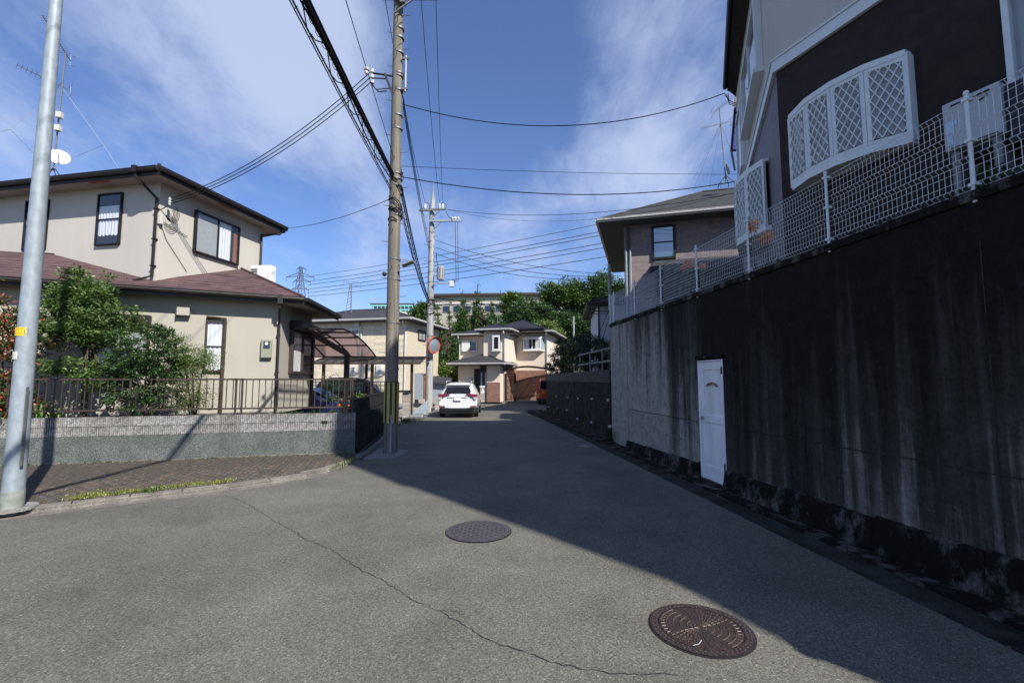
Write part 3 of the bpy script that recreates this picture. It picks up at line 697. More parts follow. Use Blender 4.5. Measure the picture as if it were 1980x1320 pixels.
# ================================================================ window builder
def window(rt, F, u0, u1, z0, z1, mat, w=.035, d=.07, style='slide', curtain='full', gl='glass', name='window', vv=0.0, ccol='curtain', rails=None, cover=.45):
    """proud aluminium frame round a shallow lined recess with curtain and pane"""
    fr = MB(); f = vv - d
    fr.box(u0, u1, f, vv - .001, z0, z0 + w, F); fr.box(u0, u1, f, vv - .001, z1 - w, z1, F)
    fr.box(u0, u0 + w, f, vv - .001, z0 + w, z1 - w, F); fr.box(u1 - w, u1, f, vv - .001, z0 + w, z1 - w, F)
    um, zm = (u0 + u1) / 2, (z0 + z1) / 2; s = w * .62
    if style == 'slide': fr.box(um - s / 2, um + s / 2, f + .012, vv - .02, z0 + w, z1 - w, F)
    if style == 'hung': fr.box(u0 + w, u1 - w, f + .012, vv - .02, zm - s / 2, zm + s / 2, F)
    if rails:
        for t in rails: fr.box(u0 + w, u1 - w, f + .012, vv - .02, lerp(z0, z1, t) - s / 2, lerp(z0, z1, t) + s / 2, F)
    o = fr.build(name, mat, rt, bevel=.004)
    a0, a1, b0, b1 = u0 + w, u1 - w, z0 + w, z1 - w
    MB().box(a0, a1, vv - .012, vv - .002, b0, b1, F).build('lining', M['dark'], o)
    if curtain:
        def drape(x0, x1, zz0, zz1, ph=0):
            mb = MB(); n = max(8, int((x1 - x0) / .018)); P = []
            for i in range(n + 1):
                x = x0 + (x1 - x0) * i / n; y = vv - .024 + .008 * math.sin(i * 1.15 + ph) + .003 * math.sin(i * 2.9); P.append((x, y))
            for i in range(n):
                (x, y), (x2, y2) = P[i], P[i + 1]; za = zz0 + .02 * math.sin(i * .9 + ph); zb = zz0 + .02 * math.sin((i + 1) * .9 + ph)
                mb.poly([F.W(x, y, za), F.W(x2, y2, zb), F.W(x2, y2, zz1), F.W(x, y, zz1)])
            mb.build('curtain', M[ccol], o, True)
        if curtain == 'full': drape(a0, a1, b0 + .01, b1)
        if curtain == 'cafe': drape(a0 + .01, a1 - .01, zm + .01, b1 - (b1 - b0) * .23); drape(a0 + .01, a1 - .01, b0 + (zm - b0) * .35, zm - .02, 1)
        if curtain == 'sides': drape(a0, a0 + (a1 - a0) * .3, b0, b1); drape(a1 - (a1 - a0) * .3, a1, b0, b1, 2)
        if curtain == 'right': drape(um + .02, a1 - (a1 - a0) * .1, b0, b1, 2)
        if curtain == 'left': drape(a0, um, b0, b1, 2)
        if curtain == 'blindl':
            MB().box(a0, um - .01, vv - .03, vv - .02, b0, b1, F).build('blind', M['curtaing'], o); drape(um + .01, a1 - (a1 - a0) * .16, b0, b1, 2)
    y = vv - d * .62
    def pane(x0, x1, yy, za, zb): MB().poly([F.W(x0, yy, za), F.W(x1, yy, za), F.W(x1, yy, zb), F.W(x0, yy, zb)]).build('pane', M[gl], o)
    if style == 'slide':
        pane(a0, um, y, b0, b1); pane(um, a1, y - .008, b0, b1)
    elif style == 'hung':
        pane(a0, a1, y, zm, b1); pane(a0, a1, y - .008, b0, zm)
    else: pane(a0, a1, y, b0, b1)
    return o
def lattice(F, u0, u1, z0, z1, vv, step, w, mat, parent, name='lattice', depth=.012):
    mb = MB(); H = z1 - z0; W_ = u1 - u0; slope = 1.75
    for sg in (1, -1):
        k = -int(H / slope / step) - 1
        while k * step < W_ + H / slope:
            x = k * step; pts = []
            # line u = x + sg * t / slope, z = t
            t0, t1 = 0.0, H
            a, b = (x, x + H / slope) if sg > 0 else (x + 0, x - H / slope)
            def clipt(ub, t): return t
            ts = [0, H]
            def uu(t): return x + sg * t / slope
            lo, hi = 0.0, H
            tA = (0 - x) * slope * sg; tB = (W_ - x) * slope * sg
            lo = max(lo, min(tA, tB)); hi = min(hi, max(tA, tB))
            if hi - lo > .02: mb.bar(F.W(u0 + uu(lo), vv - (.003 if sg > 0 else -.003), z0 + lo), F.W(u0 + uu(hi), vv - (.003 if sg > 0 else -.003), z0 + hi), depth, w)
            k += 1
    return mb.build(name, mat, parent)
# ================================================================ house A, beige, left
c0 = at(535, 733, 12.4); A1 = Fr(c0.x, c0.y, 25.3); c2 = at(304, 460, 11.5); A2 = Fr(c2.x, c2.y, -10.9)
hA = root('beige_house', A1, 'two-storey beige stucco house with maroon slate lower roof and dark brown eaves', 'house')
GZ = .80
qR = Vector((-.315, 2.75, 0))      # right side face of the lower floor, a shallow chamfer
p1 = A1.W(0, 0, 0) + qR
def a1uv(p): q = Vector((p[0], p[1], 0)) - Vector((A1.o.x, A1.o.y, 0)); return q.dot(A1.u), q.dot(A1.v)
AR = Fr(A1.o.x, A1.o.y, math.degrees(math.atan2(qR.y, qR.x)))
fp = [(-10, 0), (0, 0), a1uv(p1), (-2.0, 2.9), (-10, 3.3)]
MB().prism(fp, GZ, 3.86, A1).build('wall', M['wallA'], hA)
uend = A2.hu(506, 480, 0)[0]
MB().prism([(-6.5, 0), (0, 0), (0, uend), (-6.5, uend + 1)], 3.7, 6.86, A2).build('wall', M['wallA2'], hA)
MB().box(-10, .01, -.012, 0.0, GZ - .1, GZ + .06, A1).build('plinth', M['conc'], hA)
# lower roof
ov = .40; zg = 3.94; s_ = .42
def rf(u, v): return A1.W(u, v, zg + (v + ov) * s_)
nrm = (rf(1, 0) - rf(0, 0)).cross(rf(0, 1) - rf(0, 0))
def onroof(px, py): return hit(px, py, rf(0, 0), nrm)
GR = onroof(588, 567); GR = A1.W(*a1uv(GR)[:1], -ov, zg); RT = onroof(460, 517)
Pk = onroof(75, 490); PL = onroof(0, 497); dl = (PL - Pk); GL = Pk + dl * ((zg - Pk.z) / dl.z)
GL = A1.W(-11, -ov, zg); 
tip = at(655, 603, 15.6)
TP = Vector((tip.x, tip.y, zg - .03)); RB = RT + (TP - GR); TB = TP + Vector((-3.5, .2, 0))
topR = RT + Vector((0, 0, 0)); topL = A1.W(a1uv(Pk)[0], a1uv(Pk)[1], 0); topL.z = Pk.z
mb = MB(); mb.slab([GL, GR, RT, Pk, A1.W(-11, a1uv(Pk)[1] * .95, Pk.z - .16)], .05); roofA = mb.build('roof', M['roofA'], hA)
mb = MB(); mb.slab([GR, TP, RB, RT], .05); mb.build('roof', M['roofA'], hA)
MB().tube([GR + Vector((0, 0, .02)), RT + Vector((0, 0, .02))], .035, 6).build('hip_cap', M['roofA'], hA)
MB().tube([Pk + Vector((0, 0, .02)), RT + Vector((0, 0, .01))], .02, 6).build('ridge_cap', M['roofA'], hA)
# flashing where the roof meets the upper walls
zz = zg - .10
mb = MB(); mb.slab([Vector((p.x, p.y, zz)) for p in (GL, GR, TP, TB)] + [A1.W(-11, 3, zz)], .03); mb.build('soffit', M['soffitA'], hA)
def gutter(a, b, rt, mat, r=.055, drop=.09, name='gutter', fh=.17):
    a, b = Vector(a), Vector(b); d = (b - a).normalized(); n = Vector((d.y, -d.x, 0)); mb = MB()
    mb.bar(a - Vector((0, 0, drop)) - n * .01, b - Vector((0, 0, drop)) - n * .01, .03, fh)            # fascia
    mb.tube([a + n * .055 - Vector((0, 0, .055)), b + n * .055 - Vector((0, 0, .055))], r, 8)
    mb.tube([a + n * .1 - Vector((0, 0, .005)), b + n * .1 - Vector((0, 0, .005))], .012, 6)
    return mb.build(name, mat, rt, True)
gutter(GL, GR, hA, M['brownM']); gutter(GR, TP, hA, M['brownM'])
# upper roof with a wide eave
zu = 7.00; ou = .46
E0, E1_, E2_, E3_ = A2.W(-7.2, -ou, zu), A2.W(ou, -ou, zu), A2.W(ou, 4.25, zu), A2.W(-7.2, 6.2, zu)
E2_ = A2.W(ou, 4.2, zu)
mb = MB(); ap = A2.W(-2.4, 2.0, zu + .72); ap2 = A2.W(-5.0, 2.0, zu + .72)
for t in ([E0, E1_, ap, ap2], [E1_, E2_, ap], [E2_, E3_, ap2, ap], [E3_, E0, ap2]): mb.slab(t, .05)
mb.build('roof', M['roofA'], hA)
MB().slab([Vector((p.x, p.y, zu - .13)) for p in (E0, E1_, E2_, E3_)], .03).build('soffit', M['soffitA'], hA)
MB().slab([A2.W(-1.9, -.40, zu - .162), A2.W(-1.25, -.40, zu - .162), A2.W(-1.2, -.28, zu - .162), A2.W(-1.85, -.26, zu - .162)], .003).build('soffit_stain', M['rustwood'], hA)
MB().slab([A2.W(.25, 1.5, zu - .162), A2.W(.42, 1.5, zu - .162), A2.W(.42, 2.1, zu - .162), A2.W(.25, 2.0, zu - .162)], .003).build('soffit_stain', M['rustwood'], hA)
gutter(E0, E1_, hA, M['brownM'], fh=.2); gutter(E1_, E2_, hA, M['brownM'], fh=.2); gutter(E2_, E3_, hA, M['brownM'], fh=.2)
MB().tube([E1_ + Vector((0, 0, .03)), ap + Vector((0, 0, .03))], .06, 6).build('hip_cap', M['brownM'], hA)
# downpipes
def uvz(F, px, py, v=0): u, z = F.hv(px, py, v); return u, z
u1_, _ = A2.hv(303, 400, -.05)
mb = MB(); uo, _ = A2.hv(262, 325, -ou - .06)
mb.box(uo - .06, uo + .06, -ou - .13, -ou + .0, zu - .12, zu + .05, A2)
mb.tube([A2.W(uo, -ou - .05, zu - .1), A2.W(uo, -ou - .05, zu - .2), A2.W(u1_, -.06, zu - .62), A2.W(u1_, -.06, 4.35), A2.W(u1_ - .22, -.35, 4.17)], .036, 8)
for z in (6.1, 5.3, 4.6): mb.box(u1_ - .05, u1_ + .05, -.1, 0, z, z + .03, A2)
mb.build('downpipe', M['brownM'], hA, True)
ue, _ = A2.hu(505, 480, .05)
mb = MB(); mb.tube([A2.W(ou - .05, 4.1, zu - .1), A2.W(ou - .05, 4.0, zu - .3), A2.W(.05, ue - .0, zu - .42), A2.W(.05, ue, 4.6)], .036, 8); mb.build('downpipe', M['brownM'], hA, True)
ud, _ = A1.hv(538, 700, -.05)
mb = MB(); mb.box(ud - .06, ud + .06, -ov - .12, -ov + .02, zg - .22, zg + .02, A1); mb.tube([A1.W(ud, -ov - .04, zg - .2), A1.W(ud, -ov - .04, zg - .32), A1.W(ud - .02, -.05, zg - .72), A1.W(ud - .02, -.05, .8)], .036, 8)
for z in (2.9, 1.9): mb.box(ud - .07, ud + .03, -.09, 0, z, z + .03, A1)
mb.build('downpipe', M['brownM'], hA, True)
mb = MB(); ug, zgp = A1.hv(435, 615, -.05); ug0, _ = A1.hv(400, 607, -.05)
mb.tube([A1.W(ug0, -.06, zgp), A1.W(ug, -.06, zgp), A1.W(ug, -.06, .85)], .045, 8); mb.build('flue_pipe', M['brownP'], hA, True)
# windows
def wpx(F, x0, y0, x1, y1, v=0):
    a = F.hv(x0, y0, v); b = F.hv(x1, y1, v); return a[0], b[0], min(a[1], b[1]), max(a[1], b[1])
u0, u1, z0, z1 = wpx(A2, 194, 377, 233, 473); window(hA, A2, u0, u1, z0, z1, M['blackM'], style='hung', curtain='cafe')
w_ = u1 - u0; u0b, _ = A2.hv(60, 400, 0); ur, _ = A2.hv(94, 430, 0); window(hA, A2, ur - w_, ur, z0, z1, M['blackM'], style='hung', curtain='cafe')
A2R = Fr(A2.W(0, 0, 0).x, A2.W(0, 0, 0).y, -10.9 + 90)
a = A2R.hv(376, 405, 0); b = A2R.hv(461, 437, 0); zt = a[1]; zb = A2R.hv(375, 488, 0)[1]
wd_ = window(hA, A2R, a[0], b[0], zb, zt, M['blackM'], w=.05, d=.09, curtain='blindl')
MB().box(b[0] - .20, b[0] - .05, -.035, -.022, zb + .05, zt - .25, A2R).build('wooden_panel', M['rustwood'], wd_)
u0, u1, z0, z1 = wpx(A1, 399, 620, 434, 719); window(hA, A1, u0, u1, z0, z1, M['brownP'], w=.045, style='hung', curtain='full')
u0, u1, z0, z1 = wpx(A1, 180, 625, 286, 712); wl = window(hA, A1, u0, u1, z0, z1, M['brownP'], w=.05, style='slide', curtain='full', ccol='curtaing')
MB().box(u0 - .02, u1 + .02, -.22, -.0, z1 + .003, z1 + .24, A1).build('shutter_box', M['brownM'], wl, bevel=.02)
# bay-like window with shutter box on the chamfer face
a = AR.hv(560, 640, 0); b = AR.hv(601, 640, 0); zb = AR.hv(560, 722, 0)[1]; zt = AR.hv(560, 643, 0)[1]
wr = window(hA, AR, a[0], b[0], zb, zt + .1, M['brownP'], w=.07, d=.12, style='slide', curtain='left')
MB().box(a[0] - .05, b[0] + .35, -.34, 0, zt + .105, zt + .36, AR).build('shutter_box', M['brownM'], wr, bevel=.03)
MB().box(b[0] + .06, b[0] + .16, -.1, .0, .5, zt, AR).build('corner_post', M['brownM'], hA)
# wall fittings
mu0, mz1 = A1.hv(505, 655, -.12); mu1, mz0 = A1.hv(525, 692, -.12)
mt = root('electric_meter', A1.sub(mu0, 0), 'olive-grey electricity meter on the beige wall between the small window and the downpipe', 'electricity meter')
MB().box(mu0, mu1, -.12, 0, mz0, mz1, A1).build('housing', M['meter'], mt, bevel=.02)
MB().box(mu0 + .06, mu1 - .05, -.135, -.121, mz1 - .25, mz1 - .06, A1).build('dial', M['glassd'], mt)
MB().disc(A1.W((mu0 + mu1) / 2, -.14, mz1 - .12), A1.v, .04, .02, 14).build('dial_face', M['whiteB'], mt)
vu0, vz1 = A1.hv(342, 593, -.15); vu1, vz0 = A1.hv(366, 610, -.15)
vt = root('vent_hood', A1.sub(vu0, 0), 'small cream vent hood under the lower eave, left of the narrow window', 'vent')
MB().box(vu0 + .0, vu1, -.16, 0, vz0, vz1, A1).build('hood', M['wallA'], vt, bevel=.01)
MB().box(vu0 - .02, vu0 - .001, -.15, .0, vz0 - .03, vz1, A1).build('flange', M['brownP'], vt)
# cable entry on the upper corner
br = root('cable_bracket', A2R.sub(.2, 0), 'black service cable bracket with white insulators on the upper corner of the beige house', 'bracket')
ib, iz = A2R.hv(327, 395, -.2)
MB().tube([A2R.W(ib - .05, 0, iz - .15), A2R.W(ib - .02, -.2, iz - .05), A2R.W(ib, -.22, iz + .1)], .012, 6).build('arm', M['blackM'], br)
for k in range(3): MB().tube([A2R.W(ib, -.22, iz - .02 + k * .07), A2R.W(ib, -.22, iz + .03 + k * .07)], [.035, .028], 8).build('insulator', M['ceramic'], br)
MB().box(ib - .12, ib - .04, -.1, 0, iz - .55, iz - .30, A2R).build('junction_box', M['offwhite'], br, bevel=.01)
mb = MB()
for k in range(5):
    r_ = .14 + .03 * k; P = [A2R.W(ib + .1 + r_ * math.cos(t) * .8, -.12 - .02 * k, iz - .2 + r_ * math.sin(t)) for t in [i * .5 - 2.6 for i in range(8)]]; mb.tube(P, .008, 5)
mb.tube([A2R.W(ib - .06, -.03, iz - .5), A2R.W(ib + .15, -.02, iz - .9), A2R.W(ib + .8, -.02, iz - 1.6)], .007, 5)
mb.tube([A2R.W(ib - .08, -.03, iz - .45), A2R.W(ib + .75, -.03, iz - .62)], .008, 5)
mb.build('loose_cable', M['wire'], br)
# outdoor unit on the lower roof
q = at(483, 537, 14.2); q1_ = at(525, 537, 14.2); zt_ac = at(500, 513, 14.2).z
F_ = Fr(q.x, q.y, -4); ac = root('air_conditioner', Fr(q.x, q.y, -4, q.z), 'white air-conditioner unit standing on the maroon lower roof', 'air conditioner'); wa = q1_.x - q.x
MB().box(0, wa, 0, .28, q.z - .12, zt_ac, F_).build('casing', M['whiteB'], ac, bevel=.015)
for k in range(5): MB().box(.03, wa * .34, -.012, -.002, q.z - .03 + k * .07, q.z + .005 + k * .07, F_).build('louver', M['blackM'], ac)
MB().box(.05, wa - .05, .02, .25, q.z - .75, q.z - .121, F_).build('stand', M['galvdark'], ac)
# antenna mast and dish on the upper roof
m0 = at(103, 330, 13.2); m1 = at(127, 100, 13.2)
an = rootp('antenna_mast', m0, 'guyed television mast with a white dish on the upper roof of the beige house', 'antenna')
MB().tube([m0, m1], .022, 8).build('mast', M['galvdark'], an)
mb = MB()
for a in (0, 1.57, 3.14, 4.71): mb.tube([m0 + Vector((.3 * math.cos(a + .4), .3 * math.sin(a + .4), -.35)), m0 + Vector((0, 0, .12))], .012, 6)
mb.build('roof_mount', M['galvdark'], an)
def yagi(p, d, L_, n, el, parent, mat=M['galvdark'], r=.012, name='aerial'):
    d = Vector(d).normalized(); s = d.cross(Vector((0, 0, 1))).normalized(); mb = MB(); mb.tube([p - d * .25, p + d * L_], r, 6)
    for k in range(n):
        q = p + d * (L_ * k / (n - 1)); e = el * (1 - .35 * k / n); mb.tube([q - s * e / 2, q + s * e / 2], r * .4, 4)
    for a in (-.16, .16): mb.tube([p - d * .25 + Vector((0, 0, a)) - s * el * .45, p - d * .25 + Vector((0, 0, a)) + s * el * .45], r * .5, 4)
    mb.tube([p - d * .25 + Vector((0, 0, -.2)), p - d * .25 + Vector((0, 0, .2))], r * .6, 4)
    return mb.build(name, mat, parent)
yagi(m1 - Vector((0, 0, .05)), (.25, -.9, .35), 1.1, 16, .3, an); yagi(at(115, 165, 13.2), (-.5, -.7, .12), .9, 10, .5, an)
for (x, y) in ((112, 223), (109, 248)): qq = at(x, y, 13.15); MB().box(-.07, .07, -.07, .07, -.09, .09, Fr(qq.x + .05, qq.y, 10, qq.z)).build('amplifier', M['offwhite'], an, bevel=.01)
dq = at(114, 304, 12.9); dn = Vector((.75, -.8, .35)).normalized()
mb = MB(); mb.disc(dq, dn, .25, .02, 24); mb.disc(dq + dn * .01, dn, .25, .01, 24); o = mb.build('dish', M['whiteB'], an, True)
MB().tube([dq - Vector((0, 0, .22)), dq + dn * .3 - Vector((0, 0, .12))], .012, 6).ball(dq + dn * .3 - Vector((0, 0, .1)), .035, 8).build('feed_arm', M['whiteB'], an)
MB().tube([dq - dn * .05, m0 + Vector((0, 0, .25))], .02, 6).build('dish_bracket', M['galvdark'], an)
guy = MB(); top = at(122, 172, 13.2); n1_ = at(200, 280, 12.3)
guy.tube([top, n1_], .005, 4); guy.tube([n1_, A2.W(-.75, -ou, zu + .03)], .005, 4); guy.tube([n1_, at(126, 312, 13.3)], .005, 4)
n2_ = at(20, 250, 12.6); guy.tube([top, n2_], .005, 4); guy.tube([n2_, at(-40, 268, 12.6)], .005, 4); guy.tube([n2_, at(68, 300, 13.4)], .005, 4); guy.build('guy_wire', M['curtaing'], an)

# ================================================================ house B, dark brown, on the retaining wall
c1 = gnd(1500, 125, 6.3); B = Fr(c1.x, c1.y, -67.7); Bc = Fr(c1.x, c1.y, -111.8)
hB = root('dark_brown_house', B, 'dark brown tiled house with latticed white bay windows above the stained retaining wall', 'house')
f1 = B.W(9.0, 0, 0); f0 = Bc.W(-5.45, 0, 0)
FPB = [(f0.x, f0.y), (c1.x, c1.y), (f1.x, f1.y), (9.3, -4.5), (17, -4.6), (17, 10), (9.2, 13.5)]
FPl = [(f0.x, f0.y)]
MB().box(0, 9.0, 0, .2, 3.1, 6.2, B).build('wall', M['brownT'], hB)
MB().box(-5.45, 0, .0, .2, 3.1, 6.2, Bc).build('wall', M['plumT'], hB)
mb = MB(); mb.box(.0, 9.0, 0, .2, 6.2, 9.2, B); mb.box(-5.45, 0, 0, .2, 6.2, 9.2, Bc)
mb.build('upper_wall', M['beigeB'], hB)
inn = [(f0.x + .2, f0.y - .05), (c1.x + .22, c1.y), (f1.x + .2, f1.y + .1), (9.3, -4.5), (17, -4.6), (17, 10), (9.2, 13.5)]
MB().prism(inn, 0, 9.15).build('wall', M['beigeB'], hB)
for nm, z0, z1, d in (('floor_band', 6.17, 6.33, .05), ('band_lip', 6.335, 6.36, .07)):
    mb = MB(); mb.box(-.03, 9.0, -d, -.001, z0, z1, B); mb.box(-5.45, .0, -d, -.001, z0, z1, Bc); mb.build(nm, M['whiteM'], hB)
EB = [(3.4, 6.1), (5.61, -.65), (6.15, -1.19), (6.94, -2.11), (7.47, -2.80), (7.96, -3.35), (8.2, -3.81), (8.36, -4.19), (8.8, -4.85), (18, -5.0), (18, 11), (9.6, 14.3), (5.60, 11.25)]  # near eave corners, out of view, are shaped to cast the road's shade edge
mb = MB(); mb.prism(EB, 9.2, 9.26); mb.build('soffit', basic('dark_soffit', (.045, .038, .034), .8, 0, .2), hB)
mb = MB(); pkk = [(10.5, 5.5, 10.7), (13, 0, 10.7)]
n = len(EB); cc = Vector((11.5, 3, 11.0))
for i in range(n):
    a, b = EB[i], EB[(i + 1) % n]; mb.poly([(a[0], a[1], 9.30), (b[0], b[1], 9.30), tuple(cc)])
mb.build('roof', M['roofD'], hB)
# added unseen blocks above and behind the house, shaped to cast the road's shade
top3 = [(6.15, 6.8), (6.15, -1.2), (7.55, -3.0), (8.85, -4.58), (14, -4.58), (14, 6.8)]
MB().prism(top3, 9.31, 15.0).build('shade_block', M['beigeB'], hB)
MB().prism([(6.05, 6.9), (6.05, -1.23), (7.5, -3.05), (8.8, -4.63), (14.1, -4.63), (14.1, 6.9)], 15.003, 15.2).build('shade_block_cap', M['brownM'], hB)
MB().prism([(8.7, 9.6), (14, 9.6), (14, 12.6), (8.7, 12.6)], 3.1, 13.2).build('rear_shade_block', M['beigeB'], hB)
for i in (12, 0, 1, 2, 3, 4, 5, 6, 7): 
    a, b = EB[i], EB[(i + 1) % n]; gutter(Vector((*a, 9.33)), Vector((*b, 9.33)), hB, M['brownM'], fh=.14)
# main bay window: a bow of four lattice lights
ua, ub = B.hv(1540, 300, 0)[0], B.hv(1770, 200, 0)[0]; zt = 5.29; zb = 4.38
bay = MB(); arcn = 4; pts = []
for k in range(arcn + 1):
    t = k / arcn; uu = lerp(ua, ub, t); vv = -.07 - .24 * math.sin(math.pi * (.10 + .80 * t)) if 0 < k < arcn else -.10
    pts.append((uu, vv))
full = [(ua, 0)] + pts + [(ub, 0)]
MB().prism([(u, v - .03) if 0 < i < len(full) - 1 else (u, v) for i, (u, v) in enumerate(full)][::1], zt, zt + .07, B).build('bay_canopy', M['whiteM'], hB)
MB().prism([(u, v - .02) if 0 < i < len(full) - 1 else (u, v) for i, (u, v) in enumerate(full)], zb - .09, zb, B).build('bay_sill', M['whiteM'], hB)
for k in range(arcn):
    (ua_, va_), (ub_, vb_) = pts[k], pts[k + 1]; P, Q = B.W(ua_, va_, 0), B.W(ub_, vb_, 0); d = Q - P; Fk = Fr(P.x, P.y, math.degrees(math.atan2(d.y, d.x))); W_ = d.length
    o = window(hB, Fk, .0, W_, zb, zt, M['whiteM'], w=.045, d=.05, style='fixed', curtain='full', gl='glass', name='bay_light', vv=.03, ccol='curtaing')
    lattice(Fk, .045, W_ - .045, zb + .045, zt - .045, -.035, .088, .010, M['whiteM'], o)
MB().box(ua - .02, ua + .02, -.12, 0, zb - .05, zt + .03, B).build('bay_side', M['whiteM'], hB)
MB().box(ub - .02, ub + .015, -.12, 0, zb - .05, zt + .03, B).build('bay_side', M['whiteM'], hB)
# second bay on the plum face
zt2, zb2 = 5.30, 4.22
full = [(-2.75, 0), (-2.55, -.34), (-1.80, -.43), (-1.38, -.30), (-.99, -.07), (-.99, 0)]
MB().prism([(u, v - .02) if v < 0 else (u, v) for u, v in full], zt2, zt2 + .05, Bc).build('bay_canopy', M['whiteM'], hB)
MB().prism([(u, v - .02) if v < 0 else (u, v) for u, v in full], zb2 - .08, zb2, Bc).build('bay_sill', M['whiteM'], hB)
for k in range(4):
    (ua_, va_), (ub_, vb_) = full[k], full[k + 1]; P, Q = Bc.W(ua_, va_, 0), Bc.W(ub_, vb_, 0); d = Q - P; Fk = Fr(P.x, P.y, math.degrees(math.atan2(d.y, d.x))); W_ = d.length
    o = window(hB, Fk, 0, W_, zb2, zt2, M['whiteM'], w=.05, d=.05, style='fixed', curtain='full', name='bay_light', vv=.03, ccol='curtaing')
    if k: lattice(Fk, .05, W_ - .05, zb2 + .05, zt2 - .05, -.035, .10, .011, M['whiteM'], o)
# upper window on the plum face with a deep frame
ya, yb = Bc.hv(1448, 200, 0)[0], Bc.hv(1477, 130, 0)[0]
window(hB, Bc, -3.35, -1.05, 6.95, 8.25, M['whiteM'], w=.06, d=.12, style='slide', curtain='full', ccol='curtaing')
MB().box(-3.42, -1.0, -.17, 0, 6.88, 6.945, Bc).build('sill', M['whiteM'], hB)
window(hB, Bc, -5.0, -4.0, 6.6, 8.1, M['whiteM'], w=.05, d=.1, style='fixed', curtain=None, gl='glassf')
# window at the picture's right edge
u0, _ = B.hv(1938, 60, -.1); window(hB, B, u0, u0 + 1.5, 4.42, 5.42, M['whiteM'], w=.05, d=.1, style='slide', curtain='left', ccol='curtaing')
# balcony canopy with violet panels behind the corner
bc = root('balcony_canopy', Bc.sub(-5.45, 0), 'small bronze-framed canopy with violet panes under the eave of the dark brown house', 'canopy')
fc = at(1418, 175, 12.0)
qa, qb, qc, qd = at(1424, 178, 11.9), at(1440, 178, 11.9), at(1440, 288, 11.9), at(1414, 292, 11.9)
MB().poly([qa, qb, qc, qd]).build('pane', M['polyviolet'], bc)
mb = MB()
for a, b in ((qa, qb), (qb, qc), (qc, qd), (qd, qa), (qa.lerp(qd, .36), qb.lerp(qc, .36)), (qa.lerp(qd, .55), qb.lerp(qc, .55)), (qa.lerp(qd, .60), qb.lerp(qc, .60))): mb.bar(a, b, .05, .04)
mb.build('frame', M['brownP'], bc)
mb = MB(); mb.tube([qd, at(1421, 330, 11.9), at(1438, 318, 11.9), at(1438, 420, 11.9)], .03, 6); mb.build('drain_pipe', M['galvdark'], bc)
MB().tube([at(1441, 180, 11.8), at(1444, 370, 11.8)], .035, 6).build('downpipe', M['blackM'], hB)
# water heater behind the fence
u0, z1 = B.hv(1822, 203, -.32); u1, _ = B.hv(1938, 165, -.32); 
hw = root('water_heater', B.sub(u0, -.32), 'light grey boxed outdoor heater with blue labels behind the mesh fence, under the brown wall', 'water heater')
MB().box(u0, u0 + .42, -.34, -.04, 3.95, 4.44, B).build('casing', M['heater'], hw, bevel=.012)
MB().box(u0 + .07, u0 + .36, -.348, -.342, 4.385, 4.40, B).build('slot', M['dark'], hw)
for a, b, c, d in ((.02, .085, 4.12, 4.25), (.025, .07, 4.00, 4.11), (.09, .11, 4.19, 4.24)): MB().box(u0 + a, u0 + b, -.346, -.342, c, d, B).build('label', basic('pale_blue_label', (.45, .58, .75), .5, 0, .25, scale=60), hw)
mb = MB(); mb.tube([B.W(u0 + .28, -.345, 4.33), B.W(u0 + .34, -.345, 4.36)], .008, 6); mb.tube([B.W(u0 + .05, -.345, 3.97), B.W(u0 + .39, -.345, 3.97)], .004, 4); mb.build('trim_line', M['dark'], hw)
mb = MB(); mb.box(u0 + .03, u0 + .09, -.3, -.1, 3.1, 3.94, B); mb.box(u0 + .33, u0 + .39, -.3, -.1, 3.1, 3.94, B); mb.build('stand', M['galvdark'], hw)
MB().box(u0 + .43, u0 + .62, -.28, -.03, 3.85, 4.40, B).build('tank', M['plastic'], hw, bevel=.01)
# ================================================================ house C, mauve, grey slate roof, beyond the dark brown one
def hiproof(rt, F, x0, x1, y0, y1, z, pitch, mat, gm, ov=.6, t=.06, soff=None, gd=.12, name='roof', fascia=True):
    X0, X1, Y0, Y1 = x0 - ov, x1 + ov, y0 - ov, y1 + ov; w, d = X1 - X0, Y1 - Y0; h = min(w, d) / 2; zr = z + h * pitch
    if w > d: R0, R1 = (X0 + h, (Y0 + Y1) / 2), (X1 - h, (Y0 + Y1) / 2)
    else: R0, R1 = ((X0 + X1) / 2, Y0 + h), ((X0 + X1) / 2, Y1 - h)
    a, b, c, d_ = F.W(X0, Y0, z), F.W(X1, Y0, z), F.W(X1, Y1, z), F.W(X0, Y1, z); r0, r1 = F.W(*R0, zr), F.W(*R1, zr)
    mb = MB()
    if w > d:
        for q in ([a, b, r1, r0], [b, c, r1], [c, d_, r0, r1], [d_, a, r0]): mb.slab(q, t)
    else:
        for q in ([a, b, r0], [b, c, r1, r0], [c, d_, r1], [d_, a, r0, r1]): mb.slab(q, t)
    o = mb.build(name, mat, rt)
    mb = MB(); mb.tube([r0, r1], .07, 6)
    for p, q in ((a, r0), (b, r1 if w > d else r0), (c, r1), (d_, r0 if w > d else r1)): mb.tube([p, q], .05, 6)
    mb.build('ridge_cap', mat, o)
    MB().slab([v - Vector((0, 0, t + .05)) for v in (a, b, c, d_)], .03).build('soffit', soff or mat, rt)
    if fascia:
        for p, q in ((a, b), (b, c), (d_, a)): gutter(p, q, rt, gm, r=.05, drop=.08, fh=gd)
    return o, zr
q = at(1155, 425, 19.0); HC = Fr(q.x, q.y, -16.1)
hC = root('mauve_house', HC, 'mauve sided two-storey house with a grey slate hip roof beyond the mesh fence', 'house')
xw, _ = HC.hv(1207, 500, .75)
MB().prism([(xw, .75), (11, .75), (11, 8.5), (xw, 8.5)], 3.1, 8.45, HC).build('wall', M['mauve'], hC)
ze = q.z
